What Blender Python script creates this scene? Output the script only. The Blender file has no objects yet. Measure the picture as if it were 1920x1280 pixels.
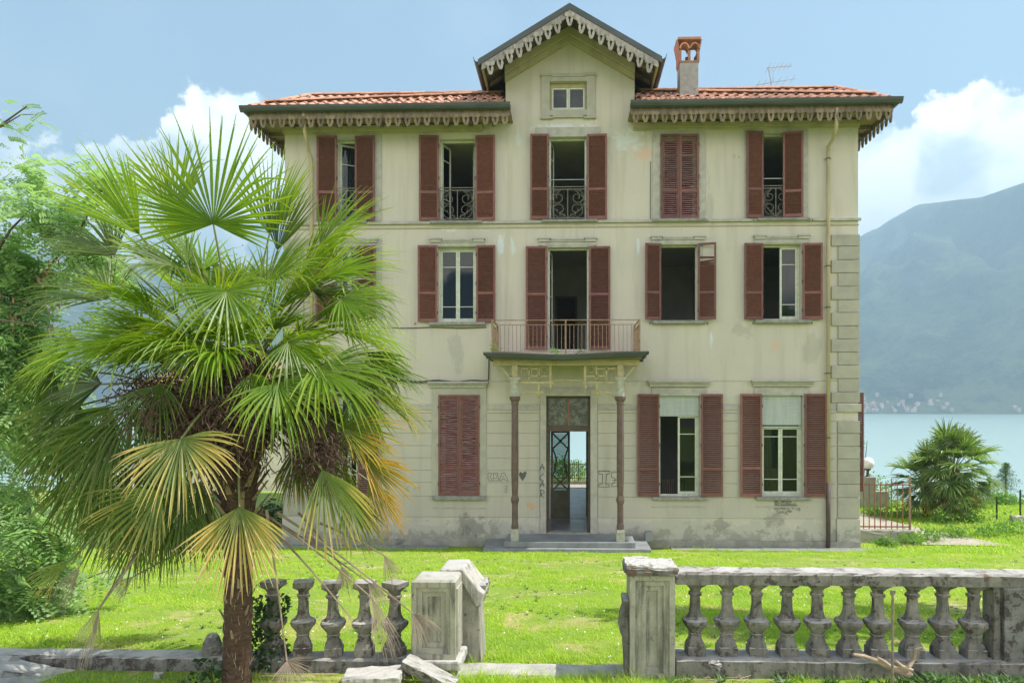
import bpy, bmesh, math, random
import numpy as np
from mathutils import Vector, Matrix, Euler

random.seed(7)
rng = np.random.default_rng(7)
S = bpy.context.scene
COL = S.collection
R = math.radians

# ------------------------------------------------------------------ camera
F = 1340.0            # focal length in pixels of the 1920 px wide photograph
CX, CY = 1025.0, 768.0
D, ZC = 19.7, 3.78
TH = math.atan(.032)
cs, sn = math.cos(TH), math.sin(TH)
cam = bpy.data.cameras.new("camera")
camo = bpy.data.objects.new("camera", cam)
COL.objects.link(camo)
cam.sensor_width = 36
cam.lens = F / 1920 * 36
cam.shift_x = -65 / 1920
cam.shift_y = 128 / 1920
cam.clip_start = .1
cam.clip_end = 20000
camo.location = (0, -D, ZC)
camo.rotation_euler = (R(90), 0, TH)
S.camera = camo

def P(px, py, Y=0.0):
    """photo pixel -> world x, z on the vertical plane y = Y"""
    u = (px - CX) / F; v = (CY - py) / F
    t = (Y + D) / (cs + u * sn)
    return t * (-sn + u * cs), ZC + t * v
def PX(px, Y=0.0): return P(px, 768, Y)[0]
def PZ(py, px=1068, Y=0.0): return P(px, py, Y)[1]
def dirpx(px, py):
    u = (px - CX) / F; v = (CY - py) / F
    return Vector((-sn + u * cs, cs + u * sn, v)).normalized()

# ------------------------------------------------------------------ light
SUN_EL, SUN_AZ = R(58), R(88)      # azimuth clockwise from +y (away from camera); +x is right
S.view_settings.view_transform = 'Standard'
S.view_settings.look = 'None'
S.view_settings.gamma = 1
S.view_settings.use_curve_mapping = False
S.view_settings.exposure = 1.08
sun = bpy.data.lights.new("sun", 'SUN')
sun.energy = 5.0; sun.angle = R(.53); sun.color = (1, .955, .88)
suno = bpy.data.objects.new("sun", sun); COL.objects.link(suno)
sd = Vector((math.sin(SUN_AZ) * math.cos(SUN_EL), math.cos(SUN_AZ) * math.cos(SUN_EL), math.sin(SUN_EL)))
suno.rotation_euler = sd.to_track_quat('Z', 'Y').to_euler()

W = bpy.data.worlds.new("World"); S.world = W; W.use_nodes = True
nt = W.node_tree; N = nt.nodes; L = nt.links
for n in list(N): N.remove(n)
def wn(t, **k):
    n = N.new(t)
    for a, b in k.items(): setattr(n, a, b)
    return n
wout = wn('ShaderNodeOutputWorld')
sky = wn('ShaderNodeTexSky', sky_type='NISHITA', sun_disc=False, sun_elevation=SUN_EL, sun_rotation=SUN_AZ,
         altitude=200, air_density=1.0, dust_density=1.2, ozone_density=1.0)
geo = wn('ShaderNodeTexCoord')
noi = wn('ShaderNodeTexNoise'); noi.inputs['Scale'].default_value = 11; noi.inputs['Detail'].default_value = 10
noi.inputs['Roughness'].default_value = .60
L.new(geo.outputs['Generated'], noi.inputs['Vector'])
acc = None
BL = [(1640,300,62),(1700,345,100),(1790,300,95),(1850,262,95),(1930,250,110),(2050,300,190),(2250,330,230),(1650,430,110),(1800,380,120),
      (40,372,88),(-60,380,120),(-200,340,180),(150,395,70),(250,330,66),(370,272,70),(480,262,78),(420,330,110),(540,320,110),(300,430,130),(800,420,200),(1150,440,200),(1400,430,150)]
DIRS = [(tuple(dirpx(a, b)), r / F * .9) for a, b, r in BL]
for az, el, r in [(75,16,.22),(100,20,.28),(130,15,.25),(165,18,.3),(200,22,.28),(235,15,.25),(265,19,.3),(295,16,.24)]:
    DIRS.append(((math.sin(R(az))*math.cos(R(el)), math.cos(R(az))*math.cos(R(el)), math.sin(R(el))), r))
for d, r in DIRS:
    vm = wn('ShaderNodeVectorMath', operation='DISTANCE'); vm.inputs[1].default_value = d
    L.new(geo.outputs['Generated'], vm.inputs[0])
    m = wn('ShaderNodeMath', operation='SUBTRACT'); m.inputs[0].default_value = r; L.new(vm.outputs['Value'], m.inputs[1])
    if acc is None: acc = m.outputs[0]
    else:
        x = wn('ShaderNodeMath', operation='SMOOTH_MAX'); x.inputs[2].default_value = .02
        L.new(acc, x.inputs[0]); L.new(m.outputs[0], x.inputs[1]); acc = x.outputs[0]
na = wn('ShaderNodeMath', operation='MULTIPLY_ADD'); na.inputs[1].default_value = .20; na.inputs[2].default_value = -.10
L.new(noi.outputs['Fac'], na.inputs[0])
ad = wn('ShaderNodeMath', operation='ADD'); L.new(acc, ad.inputs[0]); L.new(na.outputs[0], ad.inputs[1])
mask = wn('ShaderNodeMapRange', interpolation_type='SMOOTHSTEP')
mask.inputs['From Min'].default_value = -.003; mask.inputs['From Max'].default_value = .009
L.new(ad.outputs[0], mask.inputs['Value'])
# thin high wisps
n3 = wn('ShaderNodeTexNoise'); n3.inputs['Scale'].default_value = 3.2; n3.inputs['Detail'].default_value = 6
L.new(geo.outputs['Generated'], n3.inputs['Vector'])
wis = wn('ShaderNodeMapRange'); wis.inputs['From Min'].default_value = .52; wis.inputs['From Max'].default_value = .9
wis.inputs['To Max'].default_value = .16
L.new(n3.outputs['Fac'], wis.inputs['Value'])
mx = wn('ShaderNodeMath', operation='MAXIMUM'); L.new(mask.outputs[0], mx.inputs[0]); L.new(wis.outputs[0], mx.inputs[1])
# cloud body shading: billowing light / grey
n2 = wn('ShaderNodeTexNoise'); n2.inputs['Scale'].default_value = 15; n2.inputs['Detail'].default_value = 9
n2.inputs['Distortion'].default_value = .3
off = wn('ShaderNodeVectorMath', operation='ADD'); off.inputs[1].default_value = (.02, 0, -.035)
L.new(geo.outputs['Generated'], off.inputs[0]); L.new(off.outputs[0], n2.inputs['Vector'])
cr = wn('ShaderNodeMapRange'); cr.inputs['From Min'].default_value = .38; cr.inputs['From Max'].default_value = .58
L.new(n2.outputs['Fac'], cr.inputs['Value'])
cc = wn('ShaderNodeMix', data_type='RGBA'); cc.inputs['A'].default_value = (8.0, 8.5, 8.9, 1); cc.inputs['B'].default_value = (17.5, 16.6, 15.4, 1)
L.new(cr.outputs[0], cc.inputs['Factor'])
mi = wn('ShaderNodeMix', data_type='RGBA'); L.new(mx.outputs[0], mi.inputs['Factor'])
L.new(sky.outputs[0], mi.inputs['A']); L.new(cc.outputs['Result'], mi.inputs['B'])
bg = wn('ShaderNodeBackground'); bg.inputs['Strength'].default_value = .09
L.new(mi.outputs['Result'], bg.inputs['Color']); L.new(bg.outputs[0], wout.inputs['Surface'])

# ------------------------------------------------------------------ materials
def newmat(name):
    m = bpy.data.materials.new(name); m.use_nodes = True
    t = m.node_tree; b = t.nodes['Principled BSDF']
    return m, t, b
def nz(t, scale, detail=5, rough=.6, stretch=None, src=None, dist=0):
    n = t.nodes.new('ShaderNodeTexNoise'); n.inputs['Scale'].default_value = scale
    n.inputs['Detail'].default_value = detail; n.inputs['Roughness'].default_value = rough
    n.inputs['Distortion'].default_value = dist
    g = t.nodes.new('ShaderNodeTexCoord') if src is not None else t.nodes.new('ShaderNodeNewGeometry')
    o = g.outputs['Object'] if src == 'obj' else (g.outputs['Position'] if src is None else g.outputs[src])
    if stretch:
        mp = t.nodes.new('ShaderNodeMapping'); mp.inputs['Scale'].default_value = stretch
        t.links.new(o, mp.inputs['Vector']); o = mp.outputs[0]
    t.links.new(o, n.inputs['Vector'])
    return n.outputs['Fac']
def rmp(t, v, a, b, c=0., d=1.):
    n = t.nodes.new('ShaderNodeMapRange'); n.inputs['From Min'].default_value = a; n.inputs['From Max'].default_value = b
    n.inputs['To Min'].default_value = c; n.inputs['To Max'].default_value = d
    t.links.new(v, n.inputs['Value']); return n.outputs[0]
def mixc(t, f, a, b):
    n = t.nodes.new('ShaderNodeMix'); n.data_type = 'RGBA'
    for s, v in (('Factor', f), ('A', a), ('B', b)):
        if isinstance(v, (tuple, float, int)): n.inputs[s].default_value = v if s == 'Factor' else (*v, 1)
        else: t.links.new(v, n.inputs[s])
    return n.outputs['Result']
def mth(t, op, a, b=None):
    n = t.nodes.new('ShaderNodeMath'); n.operation = op
    for i, v in enumerate((a, b)):
        if v is None: continue
        if isinstance(v, (float, int)): n.inputs[i].default_value = v
        else: t.links.new(v, n.inputs[i])
    return n.outputs[0]
def bumpn(t, b, h, s, dist=.02):
    n = t.nodes.new('ShaderNodeBump'); n.inputs['Strength'].default_value = s; n.inputs['Distance'].default_value = dist
    t.links.new(h, n.inputs['Height']); t.links.new(n.outputs[0], b.inputs['Normal'])
def rnd_obj(t, c, amt):
    oi = t.nodes.new('ShaderNodeObjectInfo')
    h = t.nodes.new('ShaderNodeHueSaturation')
    t.links.new(rmp(t, oi.outputs['Random'], 0, 1, 1 - amt, 1 + amt), h.inputs['Value'])
    t.links.new(c, h.inputs['Color']); return h.outputs[0]
def simple(name, c1, c2=None, scale=6, rough=.8, bump=.15, lo=.4, hi=.65, c3=None, s3=1.5, lo3=.58, hi3=.66, stretch=None, metal=0, rand=0, src=None):
    m, t, b = newmat(name)
    col = mixc(t, rmp(t, nz(t, scale, stretch=stretch, src=src), lo, hi), c1, c2 or tuple(x * .75 for x in c1))
    if c3: col = mixc(t, rmp(t, nz(t, s3, 7, .7, src=src), lo3, hi3), col, c3)
    if rand: col = rnd_obj(t, col, rand)
    t.links.new(col, b.inputs['Base Color'])
    b.inputs['Roughness'].default_value = rough; b.inputs['Metallic'].default_value = metal
    if bump: bumpn(t, b, nz(t, scale * 6, 6, .7, stretch=stretch, src=src), bump)
    return m

def plaster_mat(name, base, base2, low=True):
    m, t, b = newmat(name)
    g = t.nodes.new('ShaderNodeNewGeometry'); sx = t.nodes.new('ShaderNodeSeparateXYZ'); t.links.new(g.outputs['Position'], sx.inputs[0])
    z = sx.outputs['Z']
    col = mixc(t, rmp(t, nz(t, .5, 6, .6), .35, .68), base, base2)
    # rain streaks
    st = rmp(t, nz(t, 3.2, 5, .6, stretch=(1, 1, .08)), .50, .74, 0, .6)
    col = mixc(t, st, col, tuple(x * .66 for x in base))
    # mottling
    col = mixc(t, rmp(t, nz(t, 14, 6, .7), .45, .75, 0, .22), col, tuple(x * .78 for x in base))
    # peeled flakes down to pale undercoat, then pink
    fl = mth(t, 'MULTIPLY', rmp(t, nz(t, 1.1, 8, .68, dist=.4), .63, .655), rmp(t, nz(t, .35, 2), .47, .56))
    col = mixc(t, mth(t, 'MULTIPLY', fl, .75), col, (.50, .50, .47))
    fl2 = rmp(t, nz(t, 1.6, 8, .7, dist=.2, stretch=(1.1, 1, 1.3)), .715, .73)
    col = mixc(t, mth(t, 'MULTIPLY', fl2, .55), col, (.50, .36, .27))
    if low:
        lw = rmp(t, z, .35, 1.15, 1, 0)
        k = rmp(t, mth(t, 'ADD', mth(t, 'MULTIPLY', lw, .42), nz(t, 1.3, 8, .72, dist=.5)), .70, .76)
        col = mixc(t, mth(t, 'MULTIPLY', k, .8), col, (.42, .41, .35))
        k2 = rmp(t, mth(t, 'ADD', mth(t, 'MULTIPLY', lw, .35), nz(t, 2.6, 8, .75, dist=.3)), .80, .86)
        col = mixc(t, mth(t, 'MULTIPLY', k2, .7), col, (.26, .25, .21))
        k3 = rmp(t, mth(t, 'ADD', mth(t, 'MULTIPLY', rmp(t, z, .2, .75, 1, 0), .3), nz(t, .9, 6, .7)), .7, .95)
        col = mixc(t, mth(t, 'MULTIPLY', k3, .5), col, (.2, .2, .16))
    for px, py, rx_, rz_, cc_, st_, th_ in PATCHES:
        x_, z_ = P(px, py)
        sb_ = t.nodes.new('ShaderNodeVectorMath'); sb_.operation = 'SUBTRACT'; t.links.new(g.outputs['Position'], sb_.inputs[0]); sb_.inputs[1].default_value = (x_, 0, z_)
        mu = t.nodes.new('ShaderNodeVectorMath'); mu.operation = 'MULTIPLY'; t.links.new(sb_.outputs[0], mu.inputs[0]); mu.inputs[1].default_value = (1 / rx_, 0, 1 / rz_)
        ln_ = t.nodes.new('ShaderNodeVectorMath'); ln_.operation = 'LENGTH'; t.links.new(mu.outputs[0], ln_.inputs[0])
        k4 = rmp(t, mth(t, 'SUBTRACT', nz(t, th_, 8, .75, dist=.4, stretch=(1, 1, .35) if rz_ > 1.3 * rx_ else None), mth(t, 'MULTIPLY', ln_.outputs['Value'], .22)), .33, .40)
        col = mixc(t, mth(t, 'MULTIPLY', k4, st_), col, cc_)
    hs = t.nodes.new('ShaderNodeHueSaturation'); hs.inputs['Saturation'].default_value = .88; t.links.new(col, hs.inputs['Color']); col = hs.outputs[0]
    t.links.new(col, b.inputs['Base Color']); b.inputs['Roughness'].default_value = .92
    bumpn(t, b, mth(t, 'ADD', nz(t, 30, 6, .7), mth(t, 'MULTIPLY', fl, -.8)), .25, .012)
    return m
M = {}
PB = (.58, .63, .66); PK = (.60, .37, .28); PD = (.12, .12, .11)
PATCHES = [(1205, 290, .42, .25, PK, .7, 3), (1175, 262, .5, .4, PB, .6, 4), (1065, 238, .9, .12, PB, .8, 3), (938, 462, .12, .4, PB, .8, 5), (962, 462, .08, .3, PB, .7, 6), (1196, 462, .07, .3, PB, .8, 6), (1333, 640, .07, .25, PB, .8, 8),
           (1452, 648, .14, .22, PK, .7, 9), (1490, 268, .3, .12, PB, .5, 5), (972, 262, .15, .25, PB, .5, 5), (1470, 948, .5, .22, PD, .85, 7), (1450, 975, .35, .3, PD, .4, 6), (995, 948, .22, .14, (.55, .32, .15), .8, 8), (880, 985, .6, .35, PD, .5, 3),
           (1350, 985, .5, .25, PD, .45, 3), (842, 432, .2, .1, PB, .6, 6), (860, 660, .35, .8, PD, .22, 2), (1520, 655, .3, .7, PD, .18, 2), (1330, 380, .12, 1.0, PD, .2, 3), (1180, 690, .3, .5, PD, .18, 3), (1395, 618, .4, .3, PD, .2, 3), (705, 330, .12, .9, PB, .6, 4)]
M['plaster'] = plaster_mat('plaster', (.55, .50, .41), (.495, .455, .39))
M['band'] = plaster_mat('band', (.485, .445, .37), (.43, .40, .34))
M['quoin'] = simple('quoin', (.395, .375, .315), (.33, .315, .27), 3, .95, .3, rand=.08)
M['cornice'] = simple('cornice', (.42, .37, .245), (.34, .30, .20), 2.5, .9, .1, stretch=(1, 1, .3))
M['trim'] = simple('trim', (.43, .41, .36), (.33, .32, .29), 5, .9, .2, c3=(.28, .28, .25), s3=2, lo3=.6, hi3=.75)
M['sill'] = simple('sill', (.20, .20, .175), (.30, .30, .26), 6, .9, .3)
M['plinth'] = simple('plinth', (.24, .235, .20), (.34, .33, .28), 3, .95, .6, c3=(.13, .13, .11), s3=2)
M['shutter'] = simple('shutter_paint', (.20, .074, .062), (.145, .058, .05), 7, .62, .1, c3=(.27, .085, .07), s3=3, lo3=.55, hi3=.8, rand=.25)
M['slat'] = simple('slat_paint', (.19, .068, .056), (.13, .052, .046), 9, .7, .1, rand=.22, c3=(.27, .14, .125), s3=5, lo3=.6, hi3=.8)
M['slatworn'] = simple('worn_slat', (.22, .065, .055), (.34, .29, .28), 11, .8, .2, lo=.48, hi=.62, stretch=(.5, 1, 14))
M['casement'] = simple('casement_paint', (.58, .60, .50), (.46, .48, .40), 9, .6, .1, c3=(.36, .33, .25), s3=6, lo3=.6, hi3=.72)
M['roomwall'] = simple('room_wall', (.62, .60, .54), (.55, .53, .48), 2, .9, .05)
M['roomfloor'] = simple('room_floor', (.16, .13, .1), (.12, .1, .08), 3, .6, .1)
M['hallfloor'] = simple('hall_floor', (.36, .37, .38), (.24, .25, .26), 5, .3, .1, rand=.12)
M['darkwood'] = simple('dark_wood', (.10, .072, .05), (.06, .045, .034), 5, .8, .3, stretch=(1, 1, 5))
M['fret'] = simple('weathered_wood', (.235, .175, .12), (.13, .10, .07), 6, .9, .35, c3=(.14, .12, .10), s3=5, lo3=.58, hi3=.72, rand=.22, stretch=(3, 1, .7))
M['fretgrey'] = simple('grey_wood', (.40, .36, .33), (.25, .22, .20), 6, .9, .35, c3=(.18, .16, .14), s3=5, rand=.18, stretch=(3, 1, .7))
M['gutter'] = simple('gutter_metal', (.045, .055, .055), (.07, .08, .08), 3, .5, .05, stretch=(.3, 1, 1))
M['pipe'] = simple('pipe_paint', (.43, .36, .22), (.34, .28, .18), 5, .6, .05, stretch=(1, 1, .3))
M['pipedark'] = simple('cast_iron', (.06, .05, .045), (.10, .06, .045), 9, .7, .2)
M['tile'] = simple('clay_tile', (.52, .29, .21), (.42, .215, .15), 4, .9, .3, c3=(.30, .22, .17), s3=7, lo3=.58, hi3=.75, rand=.24)
M['tilelight'] = simple('clay_ridge_tile', (.56, .29, .19), (.42, .22, .15), 6, .9, .3, rand=.2)
M['brick'] = simple('orange_brick', (.38, .20, .13), (.29, .15, .11), 8, .9, .3)
M['chimney'] = simple('chimney_render', (.37, .345, .33), (.29, .27, .26), 8, .95, .4, c3=(.22, .2, .19), s3=4)
M['wood_cream'] = simple('cream_timber', (.40, .345, .19), (.30, .26, .145), 6, .8, .2, rand=.06)
M['soffit'] = simple('ochre_soffit', (.27, .205, .085), (.20, .155, .07), 4, .85, .15, stretch=(3, .5, 1))
M['column'] = simple('column_paint', (.135, .085, .07), (.09, .06, .05), 7, .6, .3, c3=(.27, .2, .17), s3=9, lo3=.6, hi3=.75)
M['colstone'] = simple('column_stone', (.42, .415, .35), (.32, .31, .26), 9, .9, .3)
M['rust'] = simple('rusty_iron', (.33, .225, .14), (.22, .125, .075), 12, .8, .2, c3=(.42, .35, .25), s3=9)
M['rustred'] = simple('red_rust', (.30, .11, .06), (.22, .09, .055), 12, .8, .2)
M['iron'] = simple('wrought_iron', (.13, .12, .10), (.21, .19, .155), 14, .6, .1)
M['black'] = simple('black_cable', (.02, .02, .022), (.03, .03, .03), 9, .6, 0)
M['graffiti'] = simple('spray_paint', (.045, .05, .055), (.12, .125, .125), 12, .8, 0)
M['graffitifaint'] = simple('faint_spray_paint', (.22, .225, .21), (.34, .335, .28), 12, .8, 0)
M['roller'] = simple('roller_slat', (.44, .48, .46), (.36, .40, .39), 4, .5, .05, stretch=(3, 1, .3))
M['curtain'] = simple('curtain_cloth', (.40, .39, .25), (.33, .32, .2), 9, .9, .1, stretch=(6, 1, .3))
M['curtaingrey'] = simple('net_curtain', (.40, .42, .42), (.3, .32, .33), 9, .9, .1, stretch=(8, 1, .3))
M['copper'] = simple('drip_edge', (.07, .10, .085), (.12, .14, .11), 5, .5, .1)
M['deck'] = simple('balcony_deck', (.50, .42, .36), (.30, .24, .2), 5, .8, .2)
M['transom'] = simple('leaded_glass', (.05, .055, .04), (.13, .14, .11), 7, .25, .25, lo=.45, hi=.55)
M['step'] = simple('grey_step', (.25, .265, .27), (.18, .19, .195), 3, .7, .1)
M['antenna'] = simple('antenna_metal', (.35, .36, .37), (.3, .3, .3), 3, .4, 0)
M['white'] = simple('milk_glass', (.8, .8, .78), (.75, .75, .74), 3, .3, 0)
M['shrubwood'] = simple('bark', (.12, .085, .06), (.07, .05, .04), 12, .9, .5, stretch=(1, 1, .3))
M['driftwood'] = simple('dead_wood', (.46, .35, .25), (.30, .22, .16), 9, .85, .5, stretch=(.4, 2, 2))
M['pole'] = simple('pole_iron', (.19, .13, .10), (.25, .2, .16), 14, .7, .2)

def stone_mat(name, c1, c2, moss, lichen=.6):
    m, t, b = newmat(name)
    col = mixc(t, rmp(t, nz(t, 5, 8, .7), .35, .65), c1, c2)
    col = mixc(t, rmp(t, nz(t, 60, 3, .7), .5, .7, 0, .4), col, tuple(x * .5 for x in c1))
    col = mixc(t, rmp(t, nz(t, 9, 8, .75, dist=.3), lichen, lichen + .06, 0, .85), col, (.045, .035, .03))
    col = mixc(t, rmp(t, nz(t, 14, 5, .6, stretch=(1, 1, .12)), .52, .66, 0, .65), col, (.05, .048, .042))
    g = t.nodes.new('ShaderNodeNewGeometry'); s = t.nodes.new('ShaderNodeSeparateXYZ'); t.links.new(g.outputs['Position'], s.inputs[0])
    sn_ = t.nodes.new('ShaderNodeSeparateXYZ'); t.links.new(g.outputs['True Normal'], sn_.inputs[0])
    col = mixc(t, mth(t, 'MULTIPLY', rmp(t, sn_.outputs['Z'], .6, .9), rmp(t, nz(t, 4, 6, .7), .35, .6, .35, .9)), col, (.50, .485, .45))  # upward faces paler: sun on the tops is put into the colour
    up = rmp(t, s.outputs['Z'], 2.24, 2.44, 0, moss)
    col = mixc(t, rmp(t, mth(t, 'ADD', up, nz(t, 7, 8, .7, dist=.5)), .72, .80, 0, .9), col, (.13, .075, .05))
    t.links.new(col, b.inputs['Base Color']); b.inputs['Roughness'].default_value = .95
    bumpn(t, b, nz(t, 35, 8, .75), .7, .012)
    return m
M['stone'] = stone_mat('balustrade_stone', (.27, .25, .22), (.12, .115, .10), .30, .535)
M['stonedark'] = stone_mat('lichen_and_shade_stone', (.24, .235, .22), (.13, .13, .125), .16, .50)
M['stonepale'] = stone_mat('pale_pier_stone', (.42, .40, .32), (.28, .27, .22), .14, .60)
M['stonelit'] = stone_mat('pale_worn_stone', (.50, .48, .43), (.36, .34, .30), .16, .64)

def leaf_mat(name, c1, c2, trans=.45, rough=.45, scale=3, attr=None, tipc=None, tipc2=None, rand=.0, tr_tint=(1.2, 1.25, .5)):
    m, t, b = newmat(name)
    col = mixc(t, rmp(t, nz(t, scale, 3), .3, .7), c1, c2)
    if attr:
        a = t.nodes.new('ShaderNodeAttribute'); a.attribute_name = attr
        x = mth(t, 'ADD', a.outputs['Fac'], rmp(t, nz(t, 6, 2), 0, 1, -.25, .25))
        col = mixc(t, rmp(t, x, .45, .85), col, tipc)
        if tipc2: col = mixc(t, rmp(t, x, .9, 1.1), col, tipc2)
    if rand: col = rnd_obj(t, col, rand)
    t.links.new(col, b.inputs['Base Color']); b.inputs['Roughness'].default_value = rough
    tr = t.nodes.new('ShaderNodeBsdfTranslucent')
    tc = t.nodes.new('ShaderNodeMix'); tc.data_type = 'RGBA'; tc.blend_type = 'MULTIPLY'; tc.inputs['Factor'].default_value = 1
    t.links.new(col, tc.inputs['A']); tc.inputs['B'].default_value = (*tr_tint, 1); t.links.new(tc.outputs['Result'], tr.inputs['Color'])
    ms = t.nodes.new('ShaderNodeMixShader'); ms.inputs[0].default_value = trans
    t.links.new(b.outputs[0], ms.inputs[1]); t.links.new(tr.outputs[0], ms.inputs[2])
    t.links.new(ms.outputs[0], t.nodes['Material Output'].inputs['Surface'])
    return m
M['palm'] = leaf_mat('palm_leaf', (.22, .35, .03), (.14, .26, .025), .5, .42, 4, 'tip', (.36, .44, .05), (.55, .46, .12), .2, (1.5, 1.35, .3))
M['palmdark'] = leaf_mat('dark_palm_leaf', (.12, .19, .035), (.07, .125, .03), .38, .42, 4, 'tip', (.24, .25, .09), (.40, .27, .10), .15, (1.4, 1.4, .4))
M['palmyellow'] = leaf_mat('yellowing_palm_leaf', (.24, .33, .08), (.17, .24, .06), .38, .45, 4, 'tip', (.62, .50, .16), (.62, .46, .26), .1, (1.3, 1.15, .5))
M['palmorange'] = leaf_mat('orange_palm_leaf', (.22, .30, .05), (.17, .22, .045), .4, .45, 4, 'tip', (.66, .42, .07), (.60, .40, .2), .1, (1.3, 1.1, .5))
M['palmdead'] = leaf_mat('dead_palm_leaf', (.46, .38, .30), (.29, .225, .17), .2, .8, 8, None, None, None, .12, (1, .95, .9))
M['petiole'] = simple('petiole', (.17, .20, .06), (.12, .12, .05), 5, .6, .1)
M['petioledead'] = simple('dead_petiole', (.30, .23, .17), (.16, .11, .085), 5, .8, .2)
M['fibre'] = simple('trunk_fibre', (.13, .075, .045), (.06, .035, .025), 14, .95, 1.0, c3=(.23, .16, .11), s3=12, lo3=.6, hi3=.75, stretch=(1, 1, 3))
M['fruit'] = simple('dry_fruit_stalk', (.11, .062, .045), (.06, .036, .03), 20, .9, .2)
M['locust'] = leaf_mat('locust_leaf', (.42, .56, .28), (.30, .43, .20), .55, .45, 2.5, tr_tint=(1.1, 1.25, .75))
M['locustpod'] = simple('dry_seed_pod', (.26, .13, .08), (.2, .1, .06), 9, .8, .2)
M['ivy'] = leaf_mat('ivy_leaf', (.035, .085, .02), (.025, .06, .018), .25, .35, 5)
M['bush'] = leaf_mat('bush_leaf', (.22, .38, .08), (.13, .27, .055), .5, .5, 2)
M['conifer'] = leaf_mat('conifer_leaf', (.10, .19, .07), (.07, .14, .05), .3, .6, 3)
M['weed'] = leaf_mat('weed_leaf', (.08, .19, .03), (.055, .13, .025), .4, .5, 5)
M['farpalm'] = leaf_mat('distant_palm_leaf', (.20, .30, .09), (.11, .19, .06), .4, .35, 4, 'tip', (.34, .40, .16), (.46, .40, .2), .3, (1.3, 1.4, .5))

def grass_mat():
    m, t, b = newmat('grass')
    col = mixc(t, rmp(t, nz(t, 1.3, 6, .65), .35, .65), (.46, .66, .03), (.32, .54, .02))
    col = mixc(t, rmp(t, nz(t, .9, 8, .78, dist=.6), .53, .66, 0, .65), col, (.68, .56, .22))
    col = mixc(t, rmp(t, nz(t, 16, 3, .7), .35, .75, 0, .5), col, (.56, .70, .06))
    col = mixc(t, rmp(t, nz(t, 9, 4, .7), .50, .68, 0, .5), col, (.13, .30, .025))
    t.links.new(col, b.inputs['Base Color']); b.inputs['Roughness'].default_value = .55
    tr = t.nodes.new('ShaderNodeBsdfTranslucent'); t.links.new(col, tr.inputs['Color'])
    ms = t.nodes.new('ShaderNodeMixShader'); ms.inputs[0].default_value = .42
    t.links.new(b.outputs[0], ms.inputs[1]); t.links.new(tr.outputs[0], ms.inputs[2])
    t.links.new(ms.outputs[0], t.nodes['Material Output'].inputs['Surface'])
    return m
M['grass'] = grass_mat()
def ground_mat():
    m, t, b = newmat('ground_soil')
    col = mixc(t, rmp(t, nz(t, 1.3, 6, .65), .35, .65), (.27, .38, .03), (.20, .32, .025))
    col = mixc(t, rmp(t, nz(t, .9, 8, .78, dist=.6), .52, .63, 0, .9), col, (.58, .44, .24))
    col = mixc(t, rmp(t, nz(t, 25, 6, .7), .4, .7, 0, .5), col, (.10, .12, .03))
    t.links.new(col, b.inputs['Base Color']); b.inputs['Roughness'].default_value = .95
    bumpn(t, b, nz(t, 20, 6, .7), .6, .05)
    return m
M['ground'] = ground_mat()
M['path'] = simple('gravel_path', (.42, .37, .30), (.33, .29, .23), 3, .95, .4, c3=(.22, .25, .1), s3=1.2, lo3=.55, hi3=.7)
M['concrete'] = simple('low_wall_concrete', (.36, .345, .29), (.27, .26, .22), 4, .95, .4)
M['facadegrey'] = simple('far_house_wall', (.75, .68, .6), (.6, .55, .48), 2, .9, 0, rand=.25)
M['farroof'] = simple('far_roof', (.42, .22, .16), (.36, .2, .15), 2, .9, 0, rand=.2)

def glass_mat():
    m, t, b = newmat('window_glass')
    t.nodes.remove(b)
    tr = t.nodes.new('ShaderNodeBsdfTransparent'); tr.inputs[0].default_value = (.5, .55, .54, 1)
    gl = t.nodes.new('ShaderNodeBsdfGlossy'); gl.inputs['Roughness'].default_value = .03; gl.inputs[0].default_value = (.6, .64, .65, 1)
    fr = t.nodes.new('ShaderNodeFresnel'); fr.inputs[0].default_value = 1.6
    ms = t.nodes.new('ShaderNodeMixShader'); t.links.new(mth(t, 'MULTIPLY', fr.outputs[0], .75), ms.inputs[0])
    t.links.new(tr.outputs[0], ms.inputs[1]); t.links.new(gl.outputs[0], ms.inputs[2])
    t.links.new(ms.outputs[0], t.nodes['Material Output'].inputs['Surface'])
    return m
M['glass'] = glass_mat()
def water_mat():
    m, t, b = newmat('lake_water')
    b.inputs['Base Color'].default_value = (.36, .49, .47, 1); b.inputs['Roughness'].default_value = .22
    b.inputs['IOR'].default_value = 1.33
    bumpn(t, b, nz(t, .5, 4, .6, stretch=(.5, 1.6, 1)), .35, .3)
    return m
M['water'] = water_mat()
def mountain_mat():
    m, t, b = newmat('forested_slope')
    col = mixc(t, rmp(t, nz(t, .005, 10, .72), .40, .60), (.025, .05, .022), (.19, .26, .09))
    col = mixc(t, rmp(t, nz(t, .035, 7, .85), .48, .60, 0, .8), col, (.012, .024, .012))
    g = t.nodes.new('ShaderNodeNewGeometry'); s = t.nodes.new('ShaderNodeSeparateXYZ'); t.links.new(g.outputs['Position'], s.inputs[0])
    lo = rmp(t, s.outputs['Z'], 0, 90, .16, 0)
    col = mixc(t, rmp(t, mth(t, 'ADD', lo, nz(t, .008, 5, .6)), .60, .66, 0, .8), col, (.20, .25, .10))
    col = mixc(t, rmp(t, nz(t, .004, 8, .7, dist=.6), .68, .72, 0, .5), col, (.3, .3, .24))
    t.links.new(col, b.inputs['Base Color']); b.inputs['Roughness'].default_value = 1
    bumpn(t, b, nz(t, .03, 9, .8), 1.0, 40)
    return m
M['mountain'] = mountain_mat()

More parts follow.
